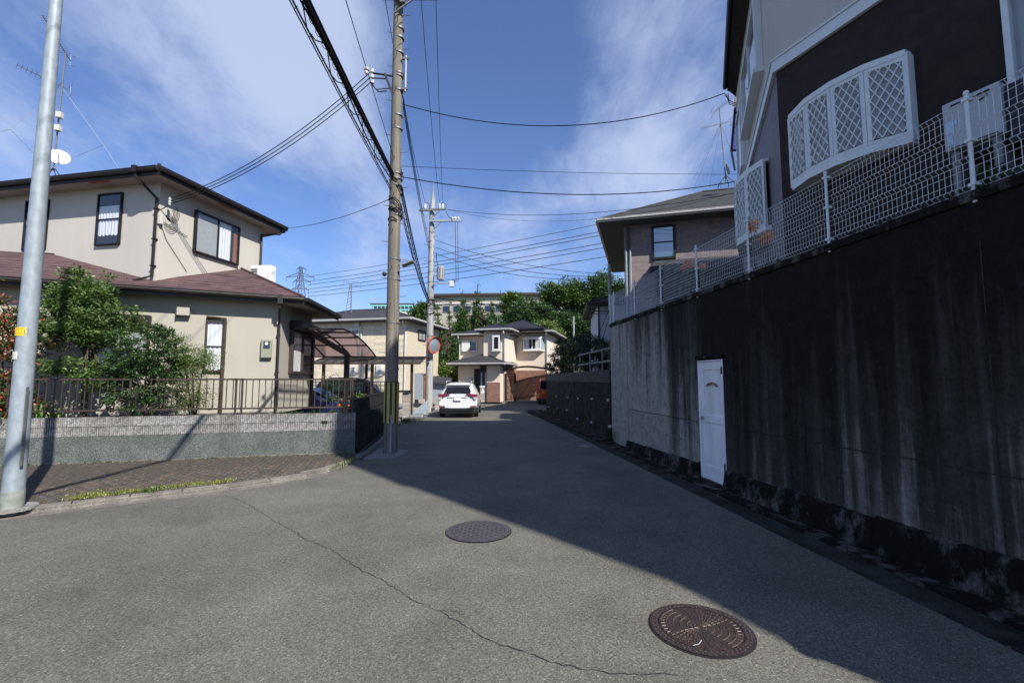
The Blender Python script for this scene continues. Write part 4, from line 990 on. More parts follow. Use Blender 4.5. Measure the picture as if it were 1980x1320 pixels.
hiproof(hC, HC, .6, 12, .6, 9, ze + .02, .54, M['roofG'], M['gutterW'], ov=.6, soff=basic('warm_grey_soffit', (.10, .09, .085), .8, 0, .2))  # soffit has its own dark warm grey colour
u0, u1, z0, z1 = wpx(HC, 1262, 440, 1304, 498, .75); window(hC, HC, u0 - .06, u1 + .06, z0 - .05, z1 + .05, M['blackM'], w=.1, d=.08, style='hung', curtain=None, gl='glassc', vv=.75)
for uu in (1211, 1219): 
    a = HC.hv(uu, 520, .6)[0]; MB().tube([HC.W(a, .66, 3.1), HC.W(a, .66, 7.3)], .045, 8).build('downpipe', M['galv'], hC, True)
a = HC.hv(1212, 470, .6)[0]; MB().box(a - .02, a + .12, .68, .745, 6.8, 8.3, HC).build('corner_board', M['brownP'], hC)
# lower dark lean-to with its own roof
a, z_ = HC.hv(1256, 507, -.4); b, zb_ = HC.hv(1330, 480, .6)
MB().box(a + .25, 9, -.2, .74, 3.1, 6.0, HC).build('wall', M['brownT'], hC)
for k in range(5): MB().slab([HC.W(a + .05 * k, -.55 + k * .26, 6.12 + k * .13), HC.W(9.5, -.55 + k * .26, 6.12 + k * .13), HC.W(9.5, -.27 + k * .26, 6.25 + k * .13), HC.W(a + .05 * k, -.27 + k * .26, 6.25 + k * .13)], .06).build('roof_course', M['roofD'], hC)
MB().box(a, 9.5, -.6, -.54, 5.94, 6.12, HC).build('fascia', M['brownM'], hC)
# antenna on it
b0 = at(1404, 355, 20.5); b1 = at(1391, 210, 20.5)
an2 = rootp('antenna_mast', b0, 'guyed antenna mast with two long aerials and a small dish on the grey slate roof', 'antenna')
MB().tube([b0, b1], .028, 8).build('mast', M['galvdark'], an2)
mb = MB()
for dx, dy in ((-.35, -.2), (.35, -.2), (-.3, .3), (.3, .3)): mb.tube([b0 + Vector((dx, dy, -.35)), b0 + Vector((dx * .8, dy * .8, .05)), b0 + Vector((0, 0, .38))], .022, 6)
mb.build('roof_mount', M['galvdark'], an2)
yagi(at(1385, 213, 20.5), (.75, -.1, .55), .9, 9, .7, an2); yagi(at(1405, 237, 20.5), (-1, -.25, -.35), 1.5, 14, .3, an2)
dq = at(1407, 327, 20.3); MB().disc(dq, (.95, -.35, .25), .26, .03, 20).build('dish', M['galvdark'], an2, True)
mb = MB(); t_ = at(1393, 240, 20.5)
for (x, y) in ((1340, 350), (1370, 372), (1436, 345), (1340, 368)): mb.tube([t_, at(x, y, 20.2)], .006, 4)
mb.build('guy_wire', M['wirefar'], an2)
# small white house further on
q = at(1185, 600, 22.5); HW = Fr(q.x, q.y, -6)
hW = root('white_house', HW, 'white sided house wall with a brown eave just above the dark hedge on the right', 'house')
MB().box(-.75, 4, 0, 5, 0, at(1170, 586, 22.5).z, HW).build('wall', M['whiteW'], hW)
zz = at(1145, 586, 22.5).z
hiproof(hW, HW, -.75, 4, 0, 5, zz, .4, M['roofG'], M['brownP'], ov=.45)
window(hW, HW, -.35, .2, 2.9, 3.9, M['brownP'], style='fixed', curtain=None, gl='glassd') if False else None
MB().tube([HW.W(-.7, -.05, .3), HW.W(-.7, -.05, zz)], .04, 6).build('downpipe', M['brownM'], hW)
# ================================================================ house D, peach, straight ahead
q = at(978, 733, 33); D = Fr(q.x, q.y, -15.0)
hD = root('peach_house', D, 'peach stucco house with navy hip roofs at the end of the road', 'house')
vR = D.hu(998, 700, 0)[0]; uL, _ = D.hv(935, 700, 0); uLL, _ = D.hv(889, 700, 1.6); uRR, _ = D.hv(1059, 700, vR)
ze2 = D.hv(978, 637, -.4)[1]
GD = .12
MB().box(uL, 0, 0, vR + 3, GD, ze2, D).build('wall', M['peach'], hD)
MB().box(.002, uRR, vR, vR + 6, GD, D.hv(1058, 641, vR - .4)[1], D).build('wall', M['peach'], hD)
MB().box(uLL, uL - .002, 1.6, vR + 3, GD, D.hv(890, 648, 1.2)[1], D).build('wall', M['peach'], hD)
zD = ze2 - .02
hiproof(hD, D, uL, 0, 0, 6, zD + .12, .36, M['roofN'], M['gutterW'], ov=.45, t=.1)
hiproof(hD, D, .1, uRR, vR, vR + 6, D.hv(1058, 641, vR - .4)[1] + .1, .38, M['roofN'], M['gutterW'], ov=.5, t=.1)
hiproof(hD, D, uLL, uL + 1.5, 1.6, 7, D.hv(890, 648, 1.2)[1] + .1, .30, M['roofN'], M['gutterW'], ov=.45, t=.1)
hiproof(hD, D, uL + .2, uRR - .2, 1.8, vR + 6, zD + .35, .42, M['roofN'], M['gutterW'], ov=.1, t=.1, fascia=False)
# porch block
pl, _ = D.hv(880, 740, -1.2); pr_, _ = D.hv(945, 740, -1.2); zp = D.hv(920, 705, -1.7)[1]
MB().box(pl, uL - .05, -.6, 3, GD, zp, D).build('wall', M['peach'], hD)
MB().box(pr_ - .25, -.15, -.9, -.002, GD, zp, D).build('wall', M['peach'], hD)
hiproof(hD, D, pl - .1, 0, -1.2, 1.6, zp + .14, .36, M['roofD'], M['gutterW'], ov=.35, t=.1)
dx0, dz1 = D.hv(917, 713, -.62); dx1, _ = D.hv(946, 713, -.62)
MB().box(dx0, dx1, -.66, -.602, GD, dz1, D).build('door', M['blackM'], hD)
for k in (.45, .72): MB().box(lerp(dx0, dx1, k), lerp(dx0, dx1, k) + .12, -.675, -.662, .5, dz1 - .25, D).build('door_glass', M['galv'], hD)
MB().box(D.hv(903, 730, -.62)[0], D.hv(913, 730, -.62)[0], -.8, -.602, D.hv(903, 738, -.62)[1], D.hv(903, 729, -.62)[1], D).build('post_box', M['gutterW'], hD)
# windows
u0, u1, z0, z1 = wpx(D, 894, 659, 922, 679, 1.55); window(hD, D, u0, u1, z0, z1, M['whiteB'], w=.06, d=.06, style='slide', curtain=None, gl='glassd', vv=1.58)
MB().box(u0, (u0 + u1) / 2 + .05, 1.42, 1.5, z0, z1, D).build('shutter_panel', M['whiteB'], hD)
u0, u1, z0, z1 = wpx(D, 952, 649, 966, 677, -.3); 
MB().prism([(u0 - .2, 0), (u0 - .05, -.3), (u1, -.3), (u1 + .05, 0)], z0 - .05, z0, D).build('bay_sill', M['whiteB'], hD); MB().prism([(u0 - .2, 0), (u0 - .05, -.3), (u1, -.3), (u1 + .05, 0)], z1, z1 + .07, D).build('bay_canopy', M['whiteB'], hD)
MB().prism([(u0 - .17, 0), (u0 - .02, -.22), (u1 - .02, -.22), (u1, 0)], z0, z1, D).build('bay_body', M['galv'], hD)
window(hD, D, u0, u1, z0, z1, M['whiteB'], w=.1, d=.07, style='fixed', curtain='full', gl='glassd', vv=-.23)
u0, u1, z0, z1 = wpx(D, 1012, 654, 1046, 676, vR - .4)
MB().prism([(u0 - .25, vR), (u0, vR - .45), (u1, vR - .45), (u1 + .25, vR)], z0 - .08, z0, D).build('bay_sill', M['whiteB'], hD); MB().prism([(u0 - .25, vR), (u0, vR - .45), (u1, vR - .45), (u1 + .25, vR)], z1, z1 + .1, D).build('bay_canopy', M['whiteB'], hD)
MB().prism([(u0 - .2, vR), (u0 + .02, vR - .38), (u1 - .02, vR - .38), (u1 + .2, vR)], z0, z1, D).build('bay_body', M['galv'], hD)
window(hD, D, u0, u1, z0, z1, M['whiteB'], w=.09, d=.07, style='slide', curtain='sides', gl='glass', vv=vR - .385)
# pipes
for (x, v_, zt_) in ((976, -.05, zD), (1058, vR - .05, D.hv(1058, 641, vR - .4)[1]), (889, 1.55, D.hv(890, 648, 1.2)[1])):
    u_, _ = D.hv(x, 690, v_); MB().tube([D.W(u_, v_ - .4, zt_), D.W(u_, v_ - .38, zt_ - .2), D.W(u_, v_ - .03, zt_ - .45), D.W(u_, v_ - .03, GD)], .05, 8).build('downpipe', M['gutterW'], hD, True)
# tiled lower cladding
MB().box(.05, uRR - .02, vR - .06, vR - .002, GD, D.hv(1020, 716, vR)[1], D).build('tile_cladding', M['redtile'], hD)
FD = Fr(D.W(0, 0, 0).x, D.W(0, 0, 0).y, 75)
MB().box(0, vR - .07, -.06, -.002, GD, 2.6, FD).build('tile_cladding', M['redtile'], hD)
MB().box(pr_ - .2, -.16, -.96, -.902, GD, 1.5, D).build('tile_cladding', M['redtile'], hD)
# gatepost and gear
gpx0 = at(928, 780, 32.6); gpx1 = at(950, 780, 32.6)
gp = rootp('gatepost', (gpx0.x, 32.6, .1), 'granite block gatepost with a white cap and letterbox in front of the peach house', 'gatepost')
G_ = Fr(gpx0.x, 32.6, -4); wv = gpx1.x - gpx0.x
for j in range(5):
    for i in range(2): MB().box(i * wv / 2 + .008, (i + 1) * wv / 2 - .008, 0, .35, .1 + j * .21, .1 + j * .21 + .2, G_).build('block', M['granite'], gp)
MB().box(-.02, wv * .45, -.02, .37, 1.155, 1.25, G_).build('cap', M['whiteB'], gp); MB().box(wv * .62, wv * .8, -.05, -.002, .72, .95, G_).build('letterbox', M['blackM'], gp); MB().box(wv * .18, wv * .3, -.02, -.002, .9, 1.05, G_).build('sign_plate', M['whiteB'], gp)
bx0 = at(951, 778, 32.9); bx1 = at(963, 778, 32.9)
bb = rootp('storage_bin', (bx0.x, 32.9, .12), 'black storage bin beside the granite gatepost', 'bin')
MB().box(bx0.x, bx1.x, 32.9, 33.5, .12, 1.0).build('body', M['plastic'], bb, bevel=.03); MB().box(bx0.x - .03, bx1.x + .03, 32.87, 33.53, 1.005, 1.08).build('lid', M['blackM'], bb)
MB().box(bx1.x + .04, bx1.x + .16, 32.9, 33.4, .12, .95).build('panel', M['whiteB'], bb)
# carport of the peach house
cp = rootp('carport', (at(996, 775, 32.9).x, 33, .1), 'black arched carport in front of the red-brown tiled wall of the peach house', 'carport')
def arch(a, b, rise, n=10): return [a.lerp(b, k / n) + Vector((0, 0, rise * math.sin(math.pi * k / n))) for k in range(n + 1)]
for yy in (0, 1.0, 2.0): 
    a = at(966, 717, 32.9) + Vector((0, yy, 0)); b = at(1068, 716, 32.9) + Vector((.2, yy, 0)); MB().tube(arch(a, b, .32), .05, 6).build('rafter', M['blackM'], cp)
A_ = arch(at(966, 717, 32.9), at(1068, 716, 32.9), .32); mbp = MB()
for i in range(len(A_) - 1): mbp.poly([A_[i], A_[i + 1], A_[i + 1] + Vector((0, 2.0, 0)), A_[i] + Vector((0, 2.0, 0))]); 
mbp.build('roof_sheet', M['polygrey'], cp)
for i in range(0, 11, 2): MB().tube([A_[i], A_[i] + Vector((0, 2.0, 0))], .04, 6).build('purlin', M['blackM'], cp)
for x, y in ((978, 32.9), (996, 33.9)): 
    p = at(x, 776, y); MB().box(p.x - .08, p.x + .08, y - .06, y + .06, .1, at(x, 722, y).z, WF).build('post', M['blackM'], cp)
for z in (.6, 1.1, 1.6, 2.0): MB().tube([at(979, 740, 33) * 1.0, at(979, 740, 33)], .01) if False else None
mb = MB(); p0, p1_ = at(979, 760, 33.0), at(995, 760, 33.8)
for z in (.3, .75, 1.2, 1.65, 2.1): mb.bar((p0.x, 33.0, z), (p1_.x, 33.8, z), .03, .04)
mb.build('side_rail', M['blackM'], cp)
# ================================================================ house E, cream, left of the road
q = at(785, 733, 30); Eh = Fr(q.x, q.y, -12.5)
hE = root('cream_house', Eh, 'cream two-storey house with a dark slate hip roof behind the grey carport', 'house')
zE = Eh.hv(785, 617, -.5)[1]; uL, _ = Eh.hv(560, 700, 0); vB, _ = Eh.hu(838, 700, 0)
MB().box(uL, 0, 0, vB + 1.0, .1, zE, Eh).build('wall', M['creamT'], hE)
hiproof(hE, Eh, uL, 0, 0, vB + 1.0, zE + .12, .34, M['roofD'], M['gutterW'], ov=.55, t=.1)
for (x0, y0, x1, y1, st, gl_) in ((680, 636, 695, 648, 'slide', 'glassd'), (678, 707, 688, 724, 'fixed', 'glassd'), (728, 705, 740, 726, 'fixed', 'glassd')):
    u0, u1, z0, z1 = wpx(Eh, x0, y0, x1, y1, 0); o = window(hE, Eh, u0, u1, z0, z1, M['whiteB'], w=.07, d=.08, style=st, curtain=None, gl=gl_)
    if st == 'fixed':
        for k in range(5): 
            z = lerp(z0, z1, (k + 1) / 6)
            if x0 < 700: MB().box(u0 + .05, u1 - .05, -.11, -.09, z - .03, z + .02, Eh).build('bar', M['whiteB'], o)
            else: uu = lerp(u0, u1, (k + 1) / 6); MB().box(uu - .02, uu + .02, -.13, -.1, z0, z1, Eh).build('bar', M['whiteB'], o)
ER = Fr(Eh.o.x, Eh.o.y, -12.5 + 90)
a = ER.hv(808, 637, 0); b = ER.hv(822, 660, 0); window(hE, ER, a[0], b[0], b[1], a[1], M['brownP'], w=.08, d=.08, style='slide', curtain='full', ccol='curtaing', gl='glass')
u_, _ = Eh.hv(783, 690, -.05); MB().tube([Eh.W(u_, -.5, zE), Eh.W(u_, -.45, zE - .2), Eh.W(u_, -.05, zE - .5), Eh.W(u_, -.05, .1)], .05, 8).build('downpipe', M['gutterW'], hE, True)
u_, _ = Eh.hv(697, 690, -.05); MB().tube([Eh.W(u_, -.05, zE - .3), Eh.W(u_, -.05, .1)], .045, 8).build('downpipe', M['gutterW'], hE, True)
u_, z_ = Eh.hv(691, 627, -.1); MB().box(u_ - .15, u_ + .15, -.2, -.001, z_ - .15, z_ + .15, Eh).build('wall_lamp', M['gutterW'], hE)
# grey gate panel, steps and entrance pieces to its right
gx0, gx1 = at(818, 760, 26.0), at(836, 760, 26.0)
ge = rootp('entrance_wall', (gx0.x, 26, 0), 'grey entrance wall panel with beige steps just left of the far utility pole', 'wall')
MB().box(at(801, 760, 26).x, at(818, 760, 26).x, 26, 26.2, .1, at(801, 721, 26).z).build('panel', M['galv'], ge)
MB().box(at(819, 760, 26).x, at(830, 760, 26).x, 26.05, 26.2, .1, at(820, 722, 26).z).build('brown_panel', M['rustwood'], ge)
for k in range(3): MB().box(at(800, 780, 25).x, at(834, 780, 25).x, 25.2 - k * .35, 25.6, .02, .62 - k * .2).build('step', M['granite'], ge)
MB().box(at(838, 780, 25.5).x, at(850, 780, 25.5).x + 1.2, 26.0, 26.3, .0, .75).build('low_wall', M['granite'], ge)
sh = rootp('garden_shed', (at(846, 760, 30).x, 30, .1), 'low grey-roofed shed behind the far utility pole, left of the white car', 'shed')
a, b = at(834, 770, 30), at(855, 770, 30); MB().box(a.x, b.x + .2, 30, 32, .1, at(845, 740, 30).z).build('wall', M['galv'], sh); MB().slab([Vector((a.x - .2, 29.7, at(845, 738, 30).z)), Vector((b.x + .4, 29.7, at(845, 741, 30).z)), Vector((b.x + .4, 32, at(845, 730, 30).z)), Vector((a.x - .2, 32, at(845, 726, 30).z))], .08).build('roof', M['roofD'], sh)
# stone gatepost with lamp next to the nearer pole
p0, p1_ = at(778, 790, 19.6), at(788, 790, 19.6)
gq = rootp('gatepost', (p0.x, 19.6, 0), 'low rough stone gatepost between the near utility pole and the grey carport', 'gatepost')
for j in range(6): MB().box(p0.x + .005, p1_.x + .05, 19.6, 19.95, .02 + j * .19, .2 + j * .19).build('block', M['granite'], gq)
MB().box(p0.x - .15, p1_.x + .1, 19.5, 20.0, 1.165, 1.24).build('cap', M['blackM'], gq)
# grey curled sheet on the kerb
a = gnd(793, 812, 0)
tag(MB().prism([(a.x - .1, a.y), (a.x + .55, a.y + .1), (a.x + .5, a.y + .7), (a.x + .1, a.y + .6)], 0, .22).build('rubble_sack', M['galvdark'], bevel=.07), 'slumped grey sack lying on the kerb beyond the near utility pole', 'sack')
a = gnd(812, 800, 0)
ms = MB().prism([(a.x - .15, 0), (a.x + .75, 0), (a.x + .75, .75)], 0, .03, Fr(0, 0, 0)).v
tag(MB().add([(a.x - .3, 21.9, .05), (a.x + .55, 21.9, .05), (a.x + .55, 22.0, .75), (a.x - .3, 21.96, .05), (a.x + .55, 21.96, .05), (a.x + .55, 22.06, .75)], [(0, 1, 2), (5, 4, 3), (0, 3, 4, 1), (1, 4, 5, 2), (2, 5, 3, 0)]).build('ramp_plate', M['galv']), 'pale triangular metal plate leaning beside the foot of the far pole', 'plate')
# ================================================================ carports on the left
pp = at(670, 740, 16.2)
k1 = rootp('carport', (pp.x, pp.y, 0), 'dark bronze cantilever carport with brown translucent panels beside the beige house', 'carport')
def row(t, n=8):  # curved roof: near edge high, far edge low
    y = lerp(13.6, 16.6, t); z = 3.22 - .68 * t ** 1.8; return y, z
xl = -8.2
def xr(t): return lerp(at(664, 640, 13.6).x, at(727, 683, 16.6).x, t)
T = [0, .2, .42, .68, 1.0]
mb = MB()
for i in range(12):
    t0, t1 = i / 12, (i + 1) / 12; (y0, z0), (y1, z1) = row(t0), row(t1); mb.poly([(xl, y0, z0 + .03), (xr(t0), y0, z0 + .03), (xr(t1), y1, z1 + .03), (xl, y1, z1 + .03)])
mb.build('roof_sheet', M['polybrown'], k1)
for t in T: y, z = row(t); MB().bar((xl, y, z), (xr(t), y, z), .05, .05).build('purlin', M['brownM'], k1)
for f in (1.0, .72, .42, .1):
    P = []
    for i in range(9): t = i / 8; y, z = row(t); P.append(Vector((lerp(xl, xr(t), f), y, z - .0)))
    MB().tube(P, .028, 6).build('rafter', M['brownM'], k1)
y_, z_ = row(.9); MB().box(pp.x - .075, pp.x + .075, 16.1, 16.25, .04, 2.62).build('post', M['brownM'], k1)
MB().bar((pp.x, 16.15, 2.62), (at(605, 655, 13.9).x, 13.9, 3.1), .1, .16).build('beam', M['brownM'], k1)
MB().tube([(pp.x, 16.2, 2.35), (at(722, 684, 16.6).x, 16.6, 2.45), (at(722, 684, 16.6).x, 16.6, 2.55)], .03, 6).build('drain_pipe', M['brownM'], k1)
# grey arched carport
yA, yB = 20.6, 23.6
k2 = rootp('carport', (at(720, 760, yA).x, yA, 0), 'long grey arched carport over the black car in front of the cream house', 'carport')
xl2 = at(600, 700, yA).x; xr2 = at(812, 706, yA).x; zc2 = at(700, 703, yA).z
mb = MB()
def row2(t): return lerp(yA, yB, t), zc2 + .42 * math.sin(math.pi * (.0 + .62 * t))
for i in range(10):
    (y0, z0), (y1, z1) = row2(i / 10), row2((i + 1) / 10); mb.poly([(xl2, y0, z0 + .02), (xr2, y0, z0 + .02), (xr2, y1, z1 + .02), (xl2, y1, z1 + .02)])
mb.build('roof_sheet', M['polygrey'], k2)
for t in (0, .33, .66, 1.0): y, z = row2(t); MB().bar((xl2, y, z), (xr2, y, z), .05, .06).build('purlin', M['brownP'], k2)
for i in range(12):
    x = lerp(xl2, xr2, i / 11); MB().tube([Vector((x, row2(t / 6)[0], row2(t / 6)[1])) for t in range(7)], .03, 6).build('rafter', M['brownP'], k2)
for x in (625, 719, 796): p = at(x, 740, yA + .3); MB().box(p.x - .06, p.x + .06, p.y - .05, p.y + .05, .02, zc2).build('post', M['brownP'], k2)
for x in (708,): p = at(x, 740, yB); MB().box(p.x - .06, p.x + .06, p.y - .05, p.y + .05, .02, zc2 + .3).build('post', M['brownM'], k2)
# railing of the driveway behind the beige house
dr = rootp('driveway_railing', (-6.5, 18.6, 0), 'black double-railed fence on a low wall in front of the black car', 'railing')
xa_, xb_ = at(604, 740, 18.2).x, at(762, 740, 18.2).x
MB().box(xa_, xb_, 18.25, 18.4, .0, .62).build('base_wall', M['conc'], dr)
for z in (1.62, 1.47, .74): MB().box(xa_, xb_, 18.2, 18.23, z - .015, z + .015).build('rail', M['blackM'], dr)
b3 = local_mesh('bar', MB().box(-.009, .009, -.009, .009, .64, 1.62), M['blackM'])
x = xa_
while x < xb_: inst(b3, 'bar', dr, Matrix.Translation((x + 6.5, 18.215 - 18.6, 0))); x += .16
# ================================================================ vehicles
def carbody(F, st, mat, rt, name='body'):
    """st: rows (x, zlow, zbelt, ztop, w) -> lofted shell; x runs nose to tail"""
    mb = MB(); ring = []
    for (x, zl, zb, ztp, w, wt) in st:
        half = [(0, zl), (w * .82, zl), (w * .97, zl + .10), (w, lerp(zl, zb, .45)), (w * .975, zb - .06), (w * .93, zb), (wt, max(zb + .01, ztp - .10)), (wt * .86, max(zb + .015, ztp - .02)), (0, max(zb + .02, ztp))]
        ring.append([(y, z) for y, z in half] + [(-y, z) for y, z in half[-2:0:-1]])
    m = len(ring[0])
    for i, r in enumerate(ring): mb.v += [tuple(F.W(st[i][0], y, z)) for y, z in r]
    for i in range(len(st) - 1):
        for k in range(m): mb.f.append((i * m + k, (i + 1) * m + k, (i + 1) * m + (k + 1) % m, i * m + (k + 1) % m))
    mb.f.append(tuple(range(m))); mb.f.append(tuple(range((len(st) - 1) * m, len(st) * m))[::-1])
    o = mb.build(name, mat, rt, True)
    sd = o.modifiers.new('s', 'SUBSURF'); sd.levels = sd.render_levels = 1
    return o
def wheels(F, rt, xs, w, r=.33):
    for x in xs:
        for s in (-1, 1):
            a, b = F.W(x, s * (w - .22), r), F.W(x, s * (w - .01), r)
            t = MB().tube([a, a.lerp(b, .1), a.lerp(b, .9), b], [r * .92, r, r, r * .93], 20).build('wheel', M['tyre'], rt, True)
            MB().tube([b, b + (b - a) * .04], r * .66, 16).build('rim', M['alloy'], t, True)
def facepoly(F, x, pts, mat, rt, name, t=.02):
    """panel on the tail/nose: pts in (y, z), x may be a function of z"""
    fx = x if callable(x) else (lambda z: x)
    n = len(pts); P = [F.W(fx(z), y, z) for y, z in pts] + [F.W(fx(z) + t, y, z) for y, z in pts]
    return MB().add(P, [tuple(range(n)), tuple(range(n, 2 * n))[::-1]] + [(i, (i + 1) % n, n + (i + 1) % n, n + i) for i in range(n)]).build(name, mat, rt)
# white car, seen from behind; local x forwards (away), y left
CW = Fr(-2.42, 20.45, 91.5)
cw = root('white_car', CW, 'white compact SUV parked on the left of the road, seen from behind', 'car')
st = [(.02, .42, .80, .80, .80, .6), (.0, .45, .88, .90, .84, .62), (.06, .40, 1.02, 1.04, .87, .64), (.20, .34, 1.06, 1.30, .885, .60), (.48, .30, 1.07, 1.52, .89, .60), (.95, .28, 1.06, 1.59, .89, .62), (1.8, .25, 1.03, 1.605, .885, .63), (2.6, .25, 1.0, 1.54, .885, .62), (3.1, .25, .97, 1.22, .88, .58), (3.6, .27, .92, .95, .86, .55), (4.1, .32, .78, .80, .80, .5), (4.28, .38, .62, .64, .68, .4)]
carbody(CW, st, M['cwhite'], cw)
wheels(CW, cw, (.82, 3.42), .89, .335)
MB().box(.02, .5, -.78, .78, .20, .36, CW).build('underbody', M['plastic'], cw, bevel=.04)
facepoly(CW, -.035, [(-.70, .33), (.70, .33), (.60, .385), (-.60, .385)], M['plastic'], cw, 'rear_valance', .1)
def tailx(z): return -.02 + max(0, z - 1.0) * .62
facepoly(CW, lambda z: tailx(z) - .045, [(-.60, 1.13), (.60, 1.13), (.50, 1.37), (-.50, 1.37)], M['glassk'], cw, 'rear_window', .03)
MB().box(.20, .55, -.56, .56, 1.455, 1.49, CW).build('roof_spoiler', M['cwhite'], cw, bevel=.012)
for s in (-1, 1):
    facepoly(CW, lambda z: -.055 + max(0, z - .95) * .25, [(s * .88, 1.06), (s * .48, 1.09), (s * .34, 1.04), (s * .55, .985), (s * .62, .93), (s * .86, .93)][::s], M['lampred'], cw, 'tail_lamp', .06)
    facepoly(CW, -.05, [(s * .86, .93), (s * .68, .925), (s * .74, .83), (s * .82, .82)][::s], M['lampclear'], cw, 'reversing_lamp', .05)
    facepoly(CW, -.045, [(s * .82, .49), (s * .55, .50), (s * .58, .54), (s * .80, .545)][::s], M['lampred'], cw, 'reflector', .05)
    MB().box(.05, .8, s * .60 - .02, s * .60 + .02, 1.585, 1.62, CW) if False else MB().tube([CW.W(.5, s * .56, 1.58), CW.W(.7, s * .58, 1.64), CW.W(2.2, s * .58, 1.65), CW.W(2.4, s * .56, 1.60)], .016, 6).build('roof_rail', M['cwhite'], cw)
    MB().ball(CW.W(2.75, s * 1.0, 1.06), .10, 10, (1, .7, .75)).build('door_mirror', M['cwhite'], cw, True)
facepoly(CW, -.055, [(-.165, .78), (.165, .78), (.165, .90), (-.165, .90)], M['whiteB'], cw, 'number_plate', .02)
MB().box(-.055, -.03, -.45, .45, .945, .975, CW).build('chrome_strip', M['galv'], cw, bevel=.008)
MB().add([CW.W(.75, 0, 1.60), CW.W(.95, .02, 1.60), CW.W(.95, -.02, 1.60), CW.W(.82, 0, 1.70)], [(0, 1, 3), (0, 3, 2), (1, 2, 3), (0, 2, 1)]).build('roof_fin', M['cwhite'], cw)
mb = MB(); mb.bar(CW.W(.06, .0, 1.13), CW.W(.08, -.32, 1.17), .015, .015); mb.build('wiper', M['plastic'], cw)
MB().box(-.03, .02, .45, .60, .33, .38, CW).build('exhaust', M['alloy'], cw, bevel=.015)
# blue car behind the beige house corner; nose towards the road
q = gnd(640, 800, .04); CB = Fr(-5.5, 17.1, 176)
cb = root('blue_car', CB, 'dark blue sedan with its bonnet showing behind the garden railing', 'car')
st = [(.0, .40, .62, .64, .60, .4), (.12, .30, .74, .76, .76, .5), (.6, .26, .84, .88, .83, .55), (1.15, .25, .90, .96, .84, .58), (1.75, .25, .93, 1.30, .845, .56), (2.3, .25, .95, 1.44, .845, .56), (3.2, .25, .95, 1.43, .845, .56), (3.8, .27, .95, 1.15, .84, .5), (4.3, .30, .90, .94, .80, .5), (4.5, .40, .70, .72, .7, .4)]
carbody(CB, [(x, a + .04, b + .04, c + .04, d, e) for x, a, b, c, d, e in st], M['cblue'], cb); wheels(CB, cb, (.85, 3.5), .84, .31)
mb = MB(); mb.poly([CB.W(1.22, .54, 1.05), CB.W(1.22, -.54, 1.05), CB.W(1.78, -.48, 1.40), CB.W(1.78, .48, 1.40)]); mb.build('windscreen', M['glassc'], cb)
for s in (-1, 1):
    MB().add([CB.W(.10, s * .80, .68), CB.W(.62, s * .875, .76), CB.W(.62, s * .875, .86), CB.W(.14, s * .74, .80), CB.W(.10, s * .55, .72)], [(0, 1, 2, 3), (0, 3, 4)]).build('headlight', M['lamporange'], cb)
# black small car under the grey carport
CK = Fr(-5.95, 22.9, 178)
ck = root('black_car', CK, 'black box-shaped car under the grey arched carport', 'car')
st = [(.0, .35, .80, .84, .66, .5), (.15, .28, .95, 1.0, .73, .55), (.6, .25, 1.02, 1.12, .75, .6), (1.0, .25, 1.05, 1.62, .75, .6), (1.4, .25, 1.06, 1.82, .75, .62), (2.6, .25, 1.06, 1.86, .75, .62), (3.4, .25, 1.05, 1.80, .75, .62), (3.7, .28, 1.0, 1.5, .73, .58), (3.8, .35, .9, 1.0, .7, .5)]
carbody(CK, st, M['cblack'], ck); wheels(CK, ck, (.7, 3.05), .75, .28)
for x0, x1 in ((1.25, 2.0), (2.08, 2.75), (2.83, 3.4)): MB().box(x0, x1, .70, .72, 1.15, 1.62, CK).build('side_window', M['glassc'], ck)
for s in (-1, 1): facepoly(CK, lambda z: .05, [(s * .68, .72), (s * .45, .72), (s * .45, .88), (s * .68, .88)][::s], M['lampclear'], ck, 'headlight', .05)
# red van by the peach house
q0 = at(1041, 776, 31.3); CR_ = Fr(q0.x + .75, 31.3, 90)
cr = root('red_van', CR_, 'bright red small van at the end of the road, half behind the dark wall', 'van')
st = [(.0, .28, .9, 1.2, .70, .58), (.04, .25, 1.0, 1.72, .73, .64), (.2, .25, 1.02, 1.80, .74, .66), (2.6, .25, 1.02, 1.82, .74, .66), (3.0, .25, 1.0, 1.4, .74, .6), (3.3, .3, .8, .85, .70, .5)]
carbody(CR_, st, M['cred'], cr); wheels(CR_, cr, (.6, 2.7), .74, .27)
facepoly(CR_, -.03, [(-.62, 1.05), (.62, 1.05), (.58, 1.62), (-.58, 1.62)], M['glassk'], cr, 'rear_window', .03)
for s in (-1, 1): facepoly(CR_, -.04, [(s * .70, .82), (s * .56, .82), (s * .56, .98), (s * .70, .98)][::s], M['lampred'], cr, 'tail_lamp', .03)
facepoly(CR_, -.04, [(.12, .78), (.5, .78), (.5, .92), (.12, .92)], M['lamporange'], cr, 'number_plate', .02)
MB().box(-.06, .1, -.70, .70, .28, .42, CR_).build('bumper', M['plastic'], cr, bevel=.03)
